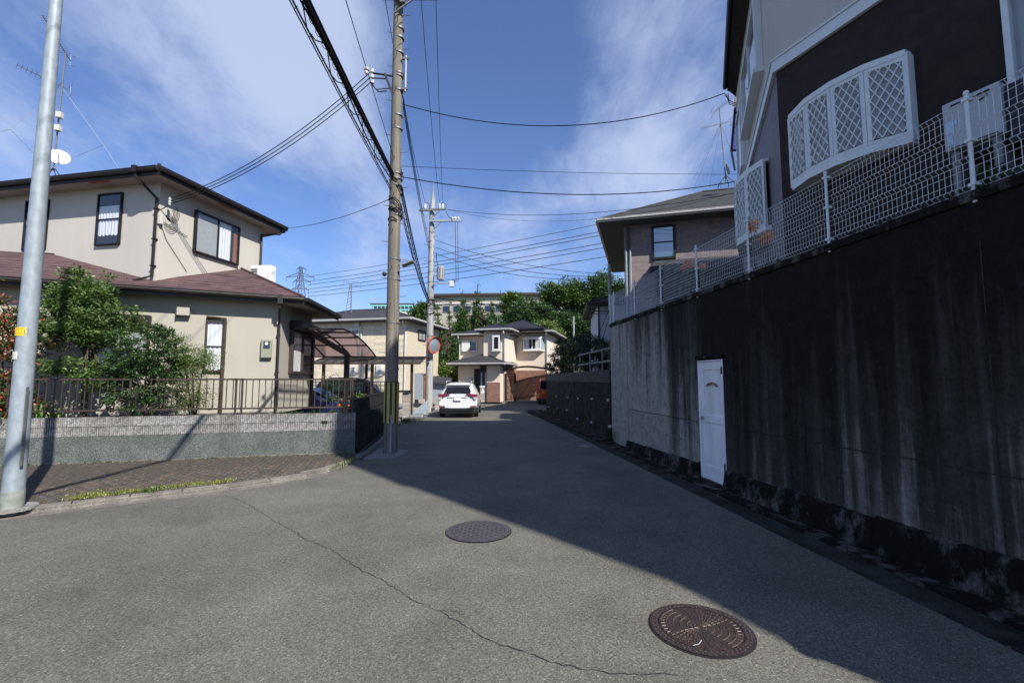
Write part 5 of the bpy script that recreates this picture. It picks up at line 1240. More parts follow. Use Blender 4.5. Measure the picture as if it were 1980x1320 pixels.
# ================================================================ poles
# galvanised lamp pole, near left
lp = rootp('steel_pole', (-6.40, 5.98, .02), 'tall galvanised steel pole with a yellow sticker beside the brick pavement', 'pole')
tb = Vector((-6.40, 5.98, .02)); tt = Vector((-6.38, 5.95, 9.2))
MB().tube([tb, tb.lerp(tt, .03), tb.lerp(tt, .25), tb.lerp(tt, .5), tt], [.112, .110, .099, .084, .056], 24).build('shaft', M['galv'], lp, True)
MB().tube([tb + Vector((0, 0, -.02)), tb + Vector((0, 0, .28))], .1135, 24).build('base_coat', basic('grime_coat', (.27, .28, .25), .8, .1, .25, scale=10), lp, True)
def curved_label(c, rad, a0, a1, z0, z1, mat, parent, name, n=6):
    mb = MB(); P = []
    for i in range(n + 1):
        a = R(lerp(a0, a1, i / n)); P.append((c[0] + rad * math.sin(a), c[1] - rad * math.cos(a)))
    for i in range(n): mb.poly([(*P[i], z0), (*P[i + 1], z0), (*P[i + 1], z1), (*P[i], z1)])
    return mb.build(name, mat, parent)
zs = at(46, 641, 5.9).z
view = math.degrees(math.atan2(6.4, 5.98))   # facing the camera
lb = curved_label((-6.405, 5.975), .1075, view - 75, view + 35, zs - .055, zs + .055, M['sticker'], lp, 'yellow_label')
mb = MB()
for rowi, (zz_, nn) in enumerate(((.032, 9), (0.0, 5), (-.032, 9))):
    for i in range(nn):
        a = view - 62 + i * (84 / nn); h = .012 if rowi != 1 else .016
        q = lambda a_, r_=.1085: (-6.405 + r_ * math.sin(R(a_)), 5.975 - r_ * math.cos(R(a_)))
        for (a_, b_, c_, d_) in ((0, 5, h * .55, h * .8), (0, 5, -h * .7, -h * .45), (1.6, 3, -h * .7, h)):
            A0, A1_ = q(a + a_), q(a + b_); mb.poly([(*A0, zs + zz_ + c_), (*A1_, zs + zz_ + c_), (*A1_, zs + zz_ + d_), (*A0, zs + zz_ + d_)])
tag(mb.build('lettering', M['ink'], lb), kind='stuff')
zs2 = at(37, 687, 5.9).z; curved_label((-6.405, 5.975), .1085, view - 85, view - 35, zs2 - .05, zs2 + .05, M['offwhite'], lp, 'pale_label')
MB().tube([(-6.405 + .0, 5.975, zs - .012), (-6.405, 5.975, zs + .012)], .1045, 24).build('band', M['galvdark'], lp)
MB().box(-6.27, -6.255, 5.9, 5.93, .62, 1.62).build('conduit', M['galvdark'], lp)
tag(MB().disc((-6.42, 5.98, .075), (0, 0, 1), .26, .03, 20).build('pole_footing', M['conc'], lp))
# main concrete utility pole
PX, PY = -2.86, 10.87
up = rootp('utility_pole', (PX, PY, 0), 'weathered concrete utility pole with yellow and black guard at the corner of the garden wall', 'utility pole')
def prad(z): return .163 - .0042 * z
MB().tube([(PX, PY, -.05), (PX - .01, PY, 3), (PX - .02, PY, 6), (PX - .04, PY, 12.5)], [prad(0), prad(3), prad(6), prad(12.5)], 24).build('shaft', M['poleC'], up, True)
MB().tube([(PX, PY, .70), (PX, PY, 1.66)], prad(1) + .006, 24).build('guard_sheet', M['markblk'], up, True)
for a in (-66, -24, 16, 54, 94, 134, 174, 214, 254):
    a_ = a + 14.7; x, y = PX + (prad(1) + .012) * math.sin(R(a_)), PY - (prad(1) + .012) * math.cos(R(a_))
    MB().box(-.03, .03, -.003, .003, .70, 1.64, Fr(x, y, a_)).build('yellow_strip', M['yellow'], up)
for z in (1.95, 3.05, 4.10, 4.60, 5.7, 6.45, 6.62, 6.75, 7.9, 8.25, 8.9, 9.28, 9.35, 9.9, 10.3, 10.55):
    r_ = prad(z) + .008; MB().tube([(PX, PY, z), (PX, PY, z + .035)], r_, 20).build('band', M['galvdark'], up, True)
z = 2.35; k = 0
while z < 11.2:
    s = 1 if k % 2 else -1; MB().tube([(PX + s * (prad(z) - .02), PY - .04, z), (PX + s * (prad(z) + .16), PY - .05, z + .01)], .009, 6).build('step_bolt', M['galvdark'], up); z += .45; k += 1
    if k % 2: MB().tube([(PX - .02, PY - prad(z), z - .2), (PX + .01, PY - prad(z) - .14, z - .18)], .008, 6).build('step_bolt', M['galvdark'], up)
mb = MB(); zz_ = 11.30; mb.box(-3.27, -1.86, PY - .22, PY - .13, zz_ - .06, zz_ + .06); mb.build('cross_arm', M['galv'], up)
MB().bar((-2.95, PY - .2, 10.85), (-2.45, PY - .2, zz_ - .06), .03, .03).build('arm_brace', M['galvdark'], up)
MB().box(-2.80, -2.68, PY - .26, PY - .1, 11.1, 11.24).build('clamp', M['galvdark'], up)
# side bracket with insulators for the house service line
bz = 9.28
ibk = MB(); ibk.bar((PX - .1, PY - .05, 8.75), (PX - .32, PY - .1, 9.32), .05, .05); ibk.bar((PX - .05, PY - .08, 9.25), (PX - .62, PY - .1, 9.33), .035, .035); ibk.bar((PX - .28, PY - .1, 9.18), (PX - .62, PY - .1, 9.2), .025, .025); ibk.build('bracket', M['blackM'], up)
for k in range(3): MB().tube([(PX - .62, PY - .12, 9.05 + k * .14), (PX - .62, PY - .12, 9.13 + k * .14)], [.05, .038], 10).build('insulator', M['ceramic'], up)
mb = MB(); mb.tube([(PX - .62, PY - .12, 9.05), (PX - .52, PY - .12, 8.88), (PX - .3, PY - .1, 8.92), (PX - .15, PY, 9.0)], .012, 6); mb.tube([(PX - .62, PY - .12, 9.0), (PX - .45, PY - .12, 8.82), (PX - .25, PY - .1, 8.86)], .014, 6); mb.build('jumper_cable', M['wire'], up)
MB().tube([(PX + .20, PY - .08, 8.85), (PX + .20, PY - .08, 9.8)], .03, 10).build('riser_tube', M['galv'], up, True)
for z in (8.9, 9.7): MB().box(PX + .1, PX + .26, PY - .11, PY - .05, z, z + .05).build('clip', M['galvdark'], up)
# street light on the pole
MB().bar((PX + .1, PY - .05, 4.52), (PX + .34, PY - .1, 4.46), .03, .05).build('lamp_arm', M['galv'], up)
MB().add([Vector((PX + .22, PY - .22, 4.42)), Vector((PX + .5, PY - .28, 4.52)), Vector((PX + .5, PY + .0, 4.52)), Vector((PX + .22, PY + .0, 4.42)), Vector((PX + .22, PY - .22, 4.46)), Vector((PX + .5, PY - .28, 4.555)), Vector((PX + .5, PY, 4.555)), Vector((PX + .22, PY, 4.46))], [(3, 2, 1, 0), (4, 5, 6, 7), (0, 1, 5, 4), (1, 2, 6, 5), (2, 3, 7, 6), (3, 0, 4, 7)]).build('lamp_head', M['galv'], up)
MB().ball((PX - .22, PY - .05, 4.25), .06, 8).build('sensor', M['blackM'], up)
MB().tube([(PX + .045, PY - .155, .02), (PX + .05, PY - .16, .9)], .02, 6).build('ground_conduit', M['galv'], up)
# clutter where the cables meet the pole
mb = MB(); rc = random.Random(3)
for k in range(16):
    z = rc.uniform(5.55, 6.9); a0 = rc.uniform(0, 6.28); P = [(PX + (prad(z) + rc.uniform(.01, .05)) * math.cos(a0 + t * .55), PY + (prad(z) + rc.uniform(.01, .05)) * math.sin(a0 + t * .55), z + .06 * math.sin(t + k) - .03 * t) for t in range(8)]; mb.tube(P, rc.uniform(.007, .016), 5)
mb.build('cable_clutter', M['wire'], up)
# far pole
QX, QY = at(829, 797, 24.0).x, 24.0
p2 = rootp('utility_pole', (QX, QY, 0), 'pale concrete utility pole with transformer and two cross arms beyond the white car', 'utility pole')
def p2r(z): return .20 - .0065 * z
MB().tube([(QX, QY, -.05), (QX, QY, 5), (QX + .02, QY, 10.9), (QX + .05, QY, 11.3), (QX + .06, QY, 12.0), (QX + .06, QY, 12.5)], [.20, .175, .14, .12, .03, .012], 20).build('shaft', M['poleL'], p2, True)
def q2(x, y, dy=0): return at(x, y, QY - .25 + dy)
mb = MB(); mb.bar(q2(810, 407), q2(862, 404), .1, .1); mb.build('cross_arm', M['galvdark'], p2)
mb = MB(); mb.bar(q2(830, 427), q2(892, 426), .1, .12); mb.build('cross_arm', M['galv'], p2)
mb = MB(); mb.bar(q2(838, 548), q2(880, 547), .08, .07); mb.build('cross_arm', M['galv'], p2)
for x, y in ((822, 396), (850, 396), (856, 396)): a = q2(x, y + 8); MB().tube([a, a + Vector((0, 0, .12)), a + Vector((0, 0, .28))], [.05, .075, .045], 10).build('insulator', M['ceramic'], p2, True)
for x in (874, 880, 886): a = q2(x, 424); MB().ball(a + Vector((0, 0, .05)), .09, 8).build('insulator', M['ceramic'], p2, True)
mb = MB(); mb.bar(q2(834, 422), q2(850, 408), .03, .03); mb.bar(q2(836, 446), q2(852, 430), .03, .03); mb.bar(q2(826, 422), q2(814, 409), .03, .03); mb.build('arm_brace', M['galvdark'], p2)
a = q2(852, 527); mb = MB(); mb.tube([a + Vector((0, 0, -.38)), a + Vector((0, 0, .30)), a + Vector((0, 0, .34))], [.19, .19, .14], 20); mb.build('transformer', M['poleL'], p2, True)
mb = MB()
for k in range(8): an_ = k * .785; mb.box(a.x + .2 * math.cos(an_) - .012, a.x + .2 * math.cos(an_) + .012, a.y + .2 * math.sin(an_) - .012, a.y + .2 * math.sin(an_) + .012, a.z - .3, a.z + .22)
mb.build('cooling_fin', M['galvdark'], p2)
mb = MB(); mb.tube([q2(843, 490), q2(846, 512), a + Vector((-.1, 0, .4))], .02, 5); mb.tube([q2(880, 430), q2(882, 545)], .014, 5); mb.tube([q2(885, 430), q2(886, 545)], .014, 5); mb.tube([q2(862, 408), q2(868, 420), q2(878, 424)], .014, 5)
for x in (818, 850): mb.tube([q2(x, 404), q2(x + 3, 394), q2(x + 8, 391), q2(x + 13, 396), q2(x + 12, 404)], .014, 5)
mb.build('jumper_cable', M['wire'], p2)
a = q2(873, 546); MB().box(a.x - .12, a.x + .12, a.y - .1, a.y + .1, a.z - .25, a.z + .08).build('switch_box', M['ceramic'], p2, bevel=.03); MB().ball(q2(877, 543), .1, 8).build('switch_knob', M['irond'], p2)
for y in (447, 466, 478, 505, 525, 545, 575, 580, 586, 650, 697): z = q2(835, y).z; MB().tube([(QX, QY, z), (QX, QY, z + .06)], p2r(z) + .015, 16).build('band', M['galvdark'], p2, True)
z = 2.6; k = 0
while z < 10.5: s = 1 if k % 2 else -1; MB().tube([(QX + s * .1, QY - .1, z), (QX + s * .36, QY - .12, z + .02)], .012, 5).build('step_bolt', M['galvdark'], p2); z += .45; k += 1
mb = MB(); rc = random.Random(5)
for k in range(12):
    z = rc.uniform(5.2, 5.9); a0 = rc.uniform(0, 6.28); mb.tube([(QX + .24 * math.cos(a0 + t * .6), QY + .24 * math.sin(a0 + t * .6), z + .08 * math.sin(t + k)) for t in range(8)], rc.uniform(.01, .022), 5)
mb.build('cable_clutter', M['wire'], p2)
# traffic mirror
mc = at(839, 667, 23.5)
mr = rootp('traffic_mirror', (mc.x, mc.y, mc.z), 'round orange-rimmed convex traffic mirror fixed to the pale utility pole', 'mirror')
mn = Vector((.35, -.85, -.12)).normalized(); mn = Vector((.80, -.58, -.12)).normalized()
MB().disc(mc, mn, .44, .05, 32).build('rim', M['orange'], mr, True)
mir, n_, b_m = newmat('mirror_silver'); b_m.inputs['Base Color'].default_value = (.62, .70, .80, 1); b_m.inputs['Metallic'].default_value = .8; b_m.inputs['Roughness'].default_value = .42
mb = MB(); a1 = mn.cross(Vector((0, 0, 1))).normalized(); a2 = a1.cross(mn)
rg = [[mc + mn * (.035 + .05 * (1 - (k / 5) ** 2)) + (a1 * math.cos(t * .3927) + a2 * math.sin(t * .3927)) * .36 * k / 5 for t in range(16)] for k in range(6)]
for k in range(5):
    for t in range(16): mb.poly([rg[k][t], rg[k + 1][t], rg[k + 1][(t + 1) % 16], rg[k][(t + 1) % 16]])
mb.build('mirror_face', mir, mr, True)
hood = MB()
for k in range(12):
    t0, t1 = math.pi * (.0 + k / 12), math.pi * (k + 1) / 12
    p_, q_ = [mc + (a1 * math.cos(t) + a2 * math.sin(t)) * .45 for t in (t0, t1)]
    hood.poly([p_, q_, q_ + mn * .16, p_ + mn * .16])
hood.build('hood', M['orange'], mr); MB().tube([mc - mn * .03, Vector((QX, QY - .15, mc.z))], .03, 8).build('bracket', M['orange'], mr)
# small pole on the right behind the mesh fence
a, b = at(1181, 632, 20.5), at(1178, 510, 20.5)
p3 = rootp('slim_pole', a, 'slim pale pole with drooping wires beside the white house on the right', 'pole')
MB().tube([Vector((a.x, a.y, 0)), b], [.09, .075], 14).build('shaft', M['poleL'], p3, True); MB().tube([b, b + Vector((0, 0, .12))], .06, 10).build('cap', M['blackM'], p3)
mb = MB(); mb.tube([at(1177, 600, 20.3), at(1160, 640, 20.6), at(1150, 668, 20.9)], .014, 5); mb.tube([at(1180, 605, 20.3), at(1166, 655, 20.5), at(1160, 680, 20.5)], .012, 5); mb.tube([at(1178, 560, 20.4), at(1165, 575, 20.4), at(1172, 600, 20.4)], .012, 5)
mb.tube([at(1182, 545, 20.4), at(1190, 560, 20.4), at(1184, 580, 20.3)], .012, 5); mb.build('wire_tail', M['wire'], p3)
MB().tube([at(1182, 668, 20.4), at(1176, 690, 20.4), at(1160, 700, 20.4)], .05, 6).build('hose', M['plastic'], p3)
a = at(1109, 603, 45); hp = rootp('slim_pole', (a.x, 45, 0), 'short pale pole among the hillside trees right of the peach house', 'pole'); MB().tube([(a.x, 45, 2), (a.x, 45, at(1109, 612, 45).z)], .09, 8).build('shaft', M['poleL'], hp)
# ================================================================ wires
def cat_(a, b, sag, n=24): return [a.lerp(b, k / n) - Vector((0, 0, sag * 4 * (k / n) * (1 - k / n))) for k in range(n + 1)]
def wire(a, b, sag, r, label, group=None, name='power_line', n=24, mat='wire'):
    o = MB().tube(cat_(Vector(a), Vector(b), sag, n), r, 5).build(name, M[mat]); tag(o, label, 'overhead wire', group); return o
A_at = Vector((PX - .06, PY - .1, 6.66))
def beyond(p, px, py, Y):
    """where the wire from p that is seen passing px, py at the given distance ends up, far behind the camera"""
    q = at(px, py, Y); d = q - p; return q, d
END = Vector((-1.32, -17, 7.5))
main_ = root('cable_bundle', Fr(PX, PY, 0, 6.66), 'thick black communication cable bundle with spiral hangers running overhead to the near utility pole', 'overhead wire')
path = cat_(A_at, END, .55, 60)
MB().tube(path, .036, 8).build('cable', M['wire'], main_, True)
path2 = [p + Vector((.03, 0, .05)) for p in path]; MB().tube(path2, .018, 6).build('cable', M['wire'], main_)
path3 = [A_at.lerp(p, 1) + Vector((-.07 - .05 * math.sin(i * .5), 0, -.02)) for i, p in enumerate(path)]; MB().tube(path3, .014, 6).build('cable', M['wire'], main_)
mb = MB()
for i in range(1, 34):
    p = path[i]; 
    for s in (0, .5):
        q = p.lerp(path[i + 1], s); mb.tube([q + Vector((.05 * math.cos(t) - .02, .03 * t - .1, .05 * math.sin(t))) for t in [k * .8 for k in range(8)]], .006, 4)
mb.build('spiral_hanger', M['wire'], main_)
lp2 = MB(); rc = random.Random(11)
for i in range(2, 30, 2):
    p = path[i]; d = path[i + 1] - p; lp2.tube([p, p + d * .4 + Vector((-.09, 0, -.08)), p + d * .9 + Vector((-.11, 0, -.11)), p + d * 1.5 + Vector((-.05, 0, -.05)), p + d * 1.8], .009, 5)
lp2.build('slack_loop', M['wire'], main_)
w2b = root('messenger_cable', Fr(PX, PY, 0, 6.4), 'thinner laced cable just left of and below the thick overhead bundle', 'overhead wire')
A2_ = Vector((PX - .09, PY - .1, 6.35)); E2c = END + Vector((-.10, 0, -.02)); pa = cat_(A2_, E2c, .5, 60); MB().tube(pa, .013, 6).build('cable', M['wire'], w2b); pb = [p + Vector((-.02, 0, -.03)) for p in pa]; MB().tube(pb, .010, 6).build('cable', M['wire'], w2b)
mb = MB()
for i in range(1, 40): mb.tube([pa[i], pa[i] + Vector((.025, 0, .02))], .005, 4); mb.tube([pa[i], pb[i]], .006, 4)
mb.build('lacing', M['wire'], w2b)
wire((PX - .05, PY - .1, 7.15), (-3.1 + .125 * 27, -17, 8.2), .4, .007, 'thin wire with a round insulator crossing the sky left of the near utility pole')
o = MB(); ga = cat_(Vector((PX - .05, PY - .1, 7.15)), Vector((-3.1 + .125 * 27, -17, 8.2)), .4, 60)
best = min(ga, key=lambda p: (lambda r: abs((660 - FPX * ((-p.y * math.sin(PITCH) + (p.z - EYE) * math.cos(PITCH)) / (p.y * math.cos(PITCH) + (p.z - EYE) * math.sin(PITCH)))) - 132) if p.y > 1 else 1e9)(0))
tag(MB().ball(tuple(best), .05, 10, (1, 1, .8)).ball((best.x, best.y, best.z - .06), .035, 8).build('ball_insulator', M['gutterW'], None, True), 'small round ceramic insulator threaded on the thin wire near the pole top', 'insulator')
# lines from the cross arm to the far pole and back overhead
arm = [(-3.22, 11.40), (-2.3, 11.40), (-1.92, 11.40)]
far = [q2(822, 392), q2(850, 392), q2(856, 390)]
for i, ((x, z), f) in enumerate(zip(arm, far)):
    wire((x, PY - .18, z), f, .35, .009, ('left', 'middle', 'right')[i] + ' one of the three conductors from the near cross arm down to the pale pole', 'conductors between the two utility poles')
    wire((x, PY - .18, z + .04), (x + .5, -20, z + .6), .5, .009, ('left', 'middle', 'right')[i] + ' one of three conductors running overhead from the near cross arm towards the viewer', 'conductors overhead')
for i, (dx, dz) in enumerate(((0, 0), (.05, -.12), (-.03, -.25))):
    wire((PX + .14, PY - .05, 8.75 + dz), q2(831, 470 + i * 9), .28, .010, ('upper', 'middle', 'lower')[i] + ' of three low-voltage wires from the near pole to the pale pole', 'low voltage wires between the poles')
for i, (z0, yy, r_, sg) in enumerate(((6.45, 577, .022, .25), (6.25, 580, .018, .32), (6.0, 583, .012, .36), (5.8, 586, .010, .3))):
    wire((PX + .14, PY - .05, z0), q2(829, yy), sg, r_, ('thickest and uppermost', 'second', 'third', 'lowest')[i] + ' black communication cable slung between the two utility poles', 'communication cables between the poles')
mb = MB(); P = cat_(Vector((PX + .14, PY - .05, 6.1)), q2(829, 582), .30, 30)
for i in range(1, 29): mb.tube([P[i] + Vector((.06 * math.cos(t), .05 * t - .15, .08 * math.sin(t))) for t in [k * .8 for k in range(8)]], .008, 4)
tag(mb.build('cable_rings', M['wire']), 'black rings holding the communication cables between the two utility poles', 'cable rings')
eb = Vector((5.55, 11.3, 9.15))
wire((PX + .12, PY - .05, 8.55), eb, .72, .012, 'black service cable sagging from the near pole to the eave of the dark brown house')
mb = MB(); 
for k in range(3): mb.tube([eb + Vector((.05 * k, 0, -.02)), eb + Vector((.1, 0, -.2 - .05 * k)), eb + Vector((.35, .1, -.22 - .04 * k)), eb + Vector((.4, .1, -.05))], .010, 5)
mb.build('loose_cable', M['wire'], hB)
fb = at(1428, 350, 12.1)
wire((PX + .12, PY - .05, 6.68), fb, .42, .013, 'lower black cable sagging from the near pole across to the dark brown house')
wire((PX + .12, PY - .05, 6.95), at(1432, 337, 12.2), .06, .006, 'thin straight wire crossing from the near pole to the dark brown house')
q = at(735, 380, 10.8)
wire(q2(864, 405), at(1428, 372, 16), .55, .012, 'twisted cable from the pale pole towards the grey slate roof, upper')
wire(q2(864, 405), at(1422, 372, 16), .85, .007, 'thin wire under the twisted cable towards the grey slate roof')
wire((PX - .05, PY - .05, 6.15), E2_ + Vector((0, 0, -.02)), .15, .008, 'thin wire from the near pole to the right eave of the beige house')
hb = A2R.W(ib, -.23, iz + .08)
for k in range(3): wire((PX - .64, PY - .12, 9.09 + k * .14), hb + Vector((0, 0, -.07 + .07 * k)), .42, .011, ('lower', 'middle', 'upper')[k] + ' of three service wires from the near pole to the beige house', 'service wires to the beige house')
for i, (y0, y1, sg) in enumerate(((464, 530, .35), (478, 534, .45), (490, 538, .5))): wire(q2(842, y0), at(1178, y1, 20.4), sg, .012, ('upper', 'middle', 'lower')[i] + ' of three wires from the pale pole to the slim pole on the right', 'wires from the pale pole to the slim pole')
wire(q2(840, 575), at(1178, 602, 20.4), .15, .022, 'thick pale-grey cable crossing low in front of the hillside trees'); wire(q2(840, 582), at(1178, 606, 20.4), .3, .012, 'thin cable hanging just under the thick one in front of the hillside trees')
wire(at(700, 604, 27), at(1178, 604, 20.4), .02, .006, 'faint wire crossing the hillside just under the thick cable') if False else None
# far high-voltage lines and pylon
py = at(580, 560, 190)
pg = rootp('pylon', (py.x, py.y, 0), 'distant steel lattice pylon above the maroon lower roof', 'pylon')
def pz(y): return at(580, y, 190).z
mb = MB(); zt_ = pz(518); zb_ = 0; px0 = py.x
def leg(z): return 1.0 + 4.5 * max(0, (pz(545) - z)) / pz(545)
for sx in (-1, 1):
    for sy in (-1, 1): mb.tube([(px0 + sx * leg(0), 190 + sy * leg(0), 0), (px0 + sx * leg(pz(545)), 190 + sy * leg(pz(545)), pz(545)), (px0 + sx * .35, 190 + sy * .35, zt_)], .16, 4)
z = 0; k = 0
while z < zt_ - 1:
    h = 3.0; a_, b_ = leg(z), leg(min(z + h, zt_))
    if z > pz(545): a_ = lerp(1.0, .35, (z - pz(545)) / (zt_ - pz(545))); b_ = lerp(1.0, .35, min(1, (z + h - pz(545)) / (zt_ - pz(545))))
    for sy in (-1, 1): mb.tube([(px0 - a_, 190 + sy * a_, z), (px0 + b_, 190 + sy * b_, z + h)], .08, 4); mb.tube([(px0 + a_, 190 + sy * a_, z), (px0 - b_, 190 + sy * b_, z + h)], .08, 4)
    z += h
mb.build('tower', M['wirefar'], pg)
for y, wl, wr in ((534, 6.0, 5.8), (543, 3.0, 4.4), (558, 3.4, 3.6), (518, 1.6, 2.2)):
    z = pz(y); m_ = MB(); hgt = 1.6 if y != 518 else .5
    for s, w_ in ((-1, wl), (1, wr)):
        m_.tube([(px0, 189.5, z), (px0 + s * w_, 190, z - .4)], .13, 4); m_.tube([(px0, 189.5, z + hgt), (px0 + s * w_, 190, z - .4)], .13, 4)
        for k in range(1, 4): m_.tube([(px0 + s * w_ * k / 4, 189.7, z - .1 * k), (px0 + s * w_ * k / 4, 189.7, z + hgt * (1 - k / 4) - .1 * k)], .07, 4)
        m_.tube([(px0 + s * w_, 190, z - .4), (px0 + s * w_, 190, z - 2.0)], .10, 4)
    m_.build('cross_arm', M['wirefar'], pg)
for i, (y0, y1) in enumerate(((533, 425), (544, 440), (551, 447), (559, 463), (566, 472), (573, 490))):
    a = at(604 if i == 0 else 595, y0, 190); b = at(1160, y1, 120); wire(a, b + (b - a) * .35, 1.5, .11 if i else .09, ('topmost', 'second', 'third', 'fourth', 'fifth', 'lowest')[i] + ' of the distant high-voltage lines running right from the pylon', 'high-voltage lines', mat='wirefar')
# lattice antenna on the cream house
a = at(676, 598, 33); b = at(679, 550, 33)
an3 = rootp('antenna_mast', a, 'lattice antenna mast with two aerials on the roof of the cream house', 'antenna')
mb = MB(); h = b.z - a.z
for s, t in ((-1, -1), (1, -1), (0, 1)): mb.tube([(a.x + .22 * s, 33 + .2 * t, a.z - .3), (b.x + .06 * s, 33 + .06 * t, b.z)], .022, 4)
for k in range(8): z0 = a.z + h * k / 8; w_ = lerp(.22, .07, k / 8); mb.tube([(lerp(a.x, b.x, k / 8) - w_, 32.85, z0), (lerp(a.x, b.x, (k + 1) / 8) + w_, 32.85, z0 + h / 8)], .012, 4)
mb.build('mast', M['galvdark'], an3)
yagi(at(671, 546, 33), (1, .1, .12), .8, 8, .5, an3); yagi(at(691, 552, 33), (-1, .1, -.05), .6, 8, .5, an3)
a = at(992, 600, 41); an4 = rootp('antenna_mast', a, 'thin antenna mast standing above the navy roof of the peach house', 'antenna'); MB().tube([at(962, 638, 38), at(962, 598, 38)], .03, 6).build('mast', M['galvdark'], an4); yagi(at(962, 601, 38), (1, .1, .1), .7, 7, .5, an4)
# ================================================================ hillside, big building, greenery beyond
mb = MB(); nx, ny = 46, 26
def hill(x, y):
    h = 11.5 * (1 / (1 + math.exp(-(y - 58) / 5.0))); h *= 1 / (1 + math.exp(-(x + 34) / 6)) * .55 + .45
    return h * (.9 + .15 * math.sin(x * .13 + 1) * math.cos(y * .09)) - .6 * (1 / (1 + math.exp((y - 50) / 2.0)))
mb.v = [(-70 + 140 * i / nx, 44 + 120 * j / ny, hill(-70 + 140 * i / nx, 44 + 120 * j / ny)) for j in range(ny + 1) for i in range(nx + 1)]
mb.f = [(j * (nx + 1) + i, j * (nx + 1) + i + 1, (j + 1) * (nx + 1) + i + 1, (j + 1) * (nx + 1) + i) for j in range(ny) for i in range(nx)]
structure('hill', mb, M['terrain'], True)
bb_ = at(850, 600, 100); bl = rootp('apartment_block', (bb_.x, 100, 11), 'long beige building with flat brown roof on top of the wooded hill', 'building')
HB_ = Fr(at(838, 600, 98).x, 98, -4)
wB = at(1040, 600, 98).x - at(838, 600, 98).x; zB1 = at(838, 578, 98).z
MB().box(0, wB * 1.05, 0, 12, 9, zB1 + .5, HB_).build('wall', basic('beige_render', (.40, .36, .29), .9, 0, .12), bl)
MB().box(-.5, wB * 1.06, -.8, 12.5, zB1 + .5, zB1 + 1.0, HB_).build('roof', M['brownP'], bl)
MB().box(-.1, wB * 1.06, -.25, -.01, zB1 - 1.2, zB1 - .9, HB_).build('ledge', M['gutterW'], bl)
for k in range(9):
    x = 2 + k * 2.3; o = MB().box(x, x + 1.7, -.12, -.01, zB1 - 3.0, zB1 - 1.5, HB_).build('window', M['gutterW'], bl); MB().box(x + .1, x + 1.6, -.16, -.125, zB1 - 2.9, zB1 - 1.6, HB_).build('pane', M['glassd'], o)
gb = rootp('terrace_building', (at(770, 590, 80).x, 80, 9), 'pale building with a turquoise-railed terrace beyond the cream house roof', 'building')
GB = Fr(at(715, 590, 80).x, 80, 0); wG = at(828, 590, 80).x - at(715, 590, 80).x
zg0 = at(770, 606, 80).z; MB().box(0, wG, 0, 10, 2, zg0 + .3, GB).build('wall', M['gutterW'], gb)
MB().box(.5, wG * .72, 1, 8, zg0 + .3, at(760, 590, 80).z, GB).build('upper_wall', M['whiteW'], gb); MB().box(0, wG * .76, .2, 8.5, at(760, 590, 80).z, at(760, 586, 80).z, GB).build('roof', M['brownP'], gb)
tq = basic('turquoise_rail', (.25, .62, .62), .5, 0, .1)
for z in (zg0 + .5, zg0 + 1.3): MB().box(0, wG, -.15, -.02, z, z + .22, GB).build('rail', tq, gb)
for k in range(16): MB().box(wG * k / 15 - .05, wG * k / 15 + .05, -.14, -.03, zg0, zg0 + 1.5, GB).build('post', tq, gb)
for k in range(5): MB().box(wG * .74 + k * .55, wG * .74 + k * .55 + .4, -.4, -.35, zg0 - .8, zg0 + .2, GB).build('laundry', M['whiteB'], gb)
for k in range(22): 
    x = at(640 + k * 3.6, 590, 80).x
# ================================================================ plants
def leaves(name, mat, centers, size, parent=None, up=.35, aspect=.42, outward=None, jitter=.35, droop=0.0):
    C = np.asarray(centers, dtype=float); n = len(C)
    d = rng.normal(size=(n, 3)); d[:, 2] = d[:, 2] * .5 - droop
    if outward is not None: d += outward * 1.0
    d /= np.linalg.norm(d, axis=1)[:, None]
    nn = rng.normal(size=(n, 3)) * .6 + np.array([SUNV.x * .35, SUNV.y * .35, 1.0]); s = np.cross(d, nn); s /= np.linalg.norm(s, axis=1)[:, None] + 1e-9
    nn = np.cross(s, d); sz = size * (1 + jitter * rng.uniform(-1, 1, n))[:, None]
    a = C; t = C + d * sz; l = C + d * sz * .45 + s * sz * aspect * .5 + nn * sz * .08; r = C + d * sz * .45 - s * sz * aspect * .5 + nn * sz * .08
    V = np.stack([a, r, t, l], 1).reshape(-1, 3); root_ = parent
    while root_ is not None and root_.parent: root_ = root_.parent
    if root_ is not None: mi = np.array(root_.matrix_basis.inverted()); V = V @ mi[:3, :3].T + mi[:3, 3]
    me = bpy.data.meshes.new(name); me.vertices.add(4 * n); me.vertices.foreach_set('co', V.ravel())
    me.loops.add(6 * n); me.polygons.add(2 * n); b = np.arange(n)[:, None] * 4
    me.loops.foreach_set('vertex_index', (b + np.array([0, 1, 2, 0, 2, 3])).ravel().astype(np.int32)); me.polygons.foreach_set('loop_start', np.arange(0, 6 * n, 3, dtype=np.int32))
    me.materials.append(mat); me.update(calc_edges=True); me.validate()
    o = bpy.data.objects.new(name, me); sc.collection.objects.link(o); o.parent = parent; return o
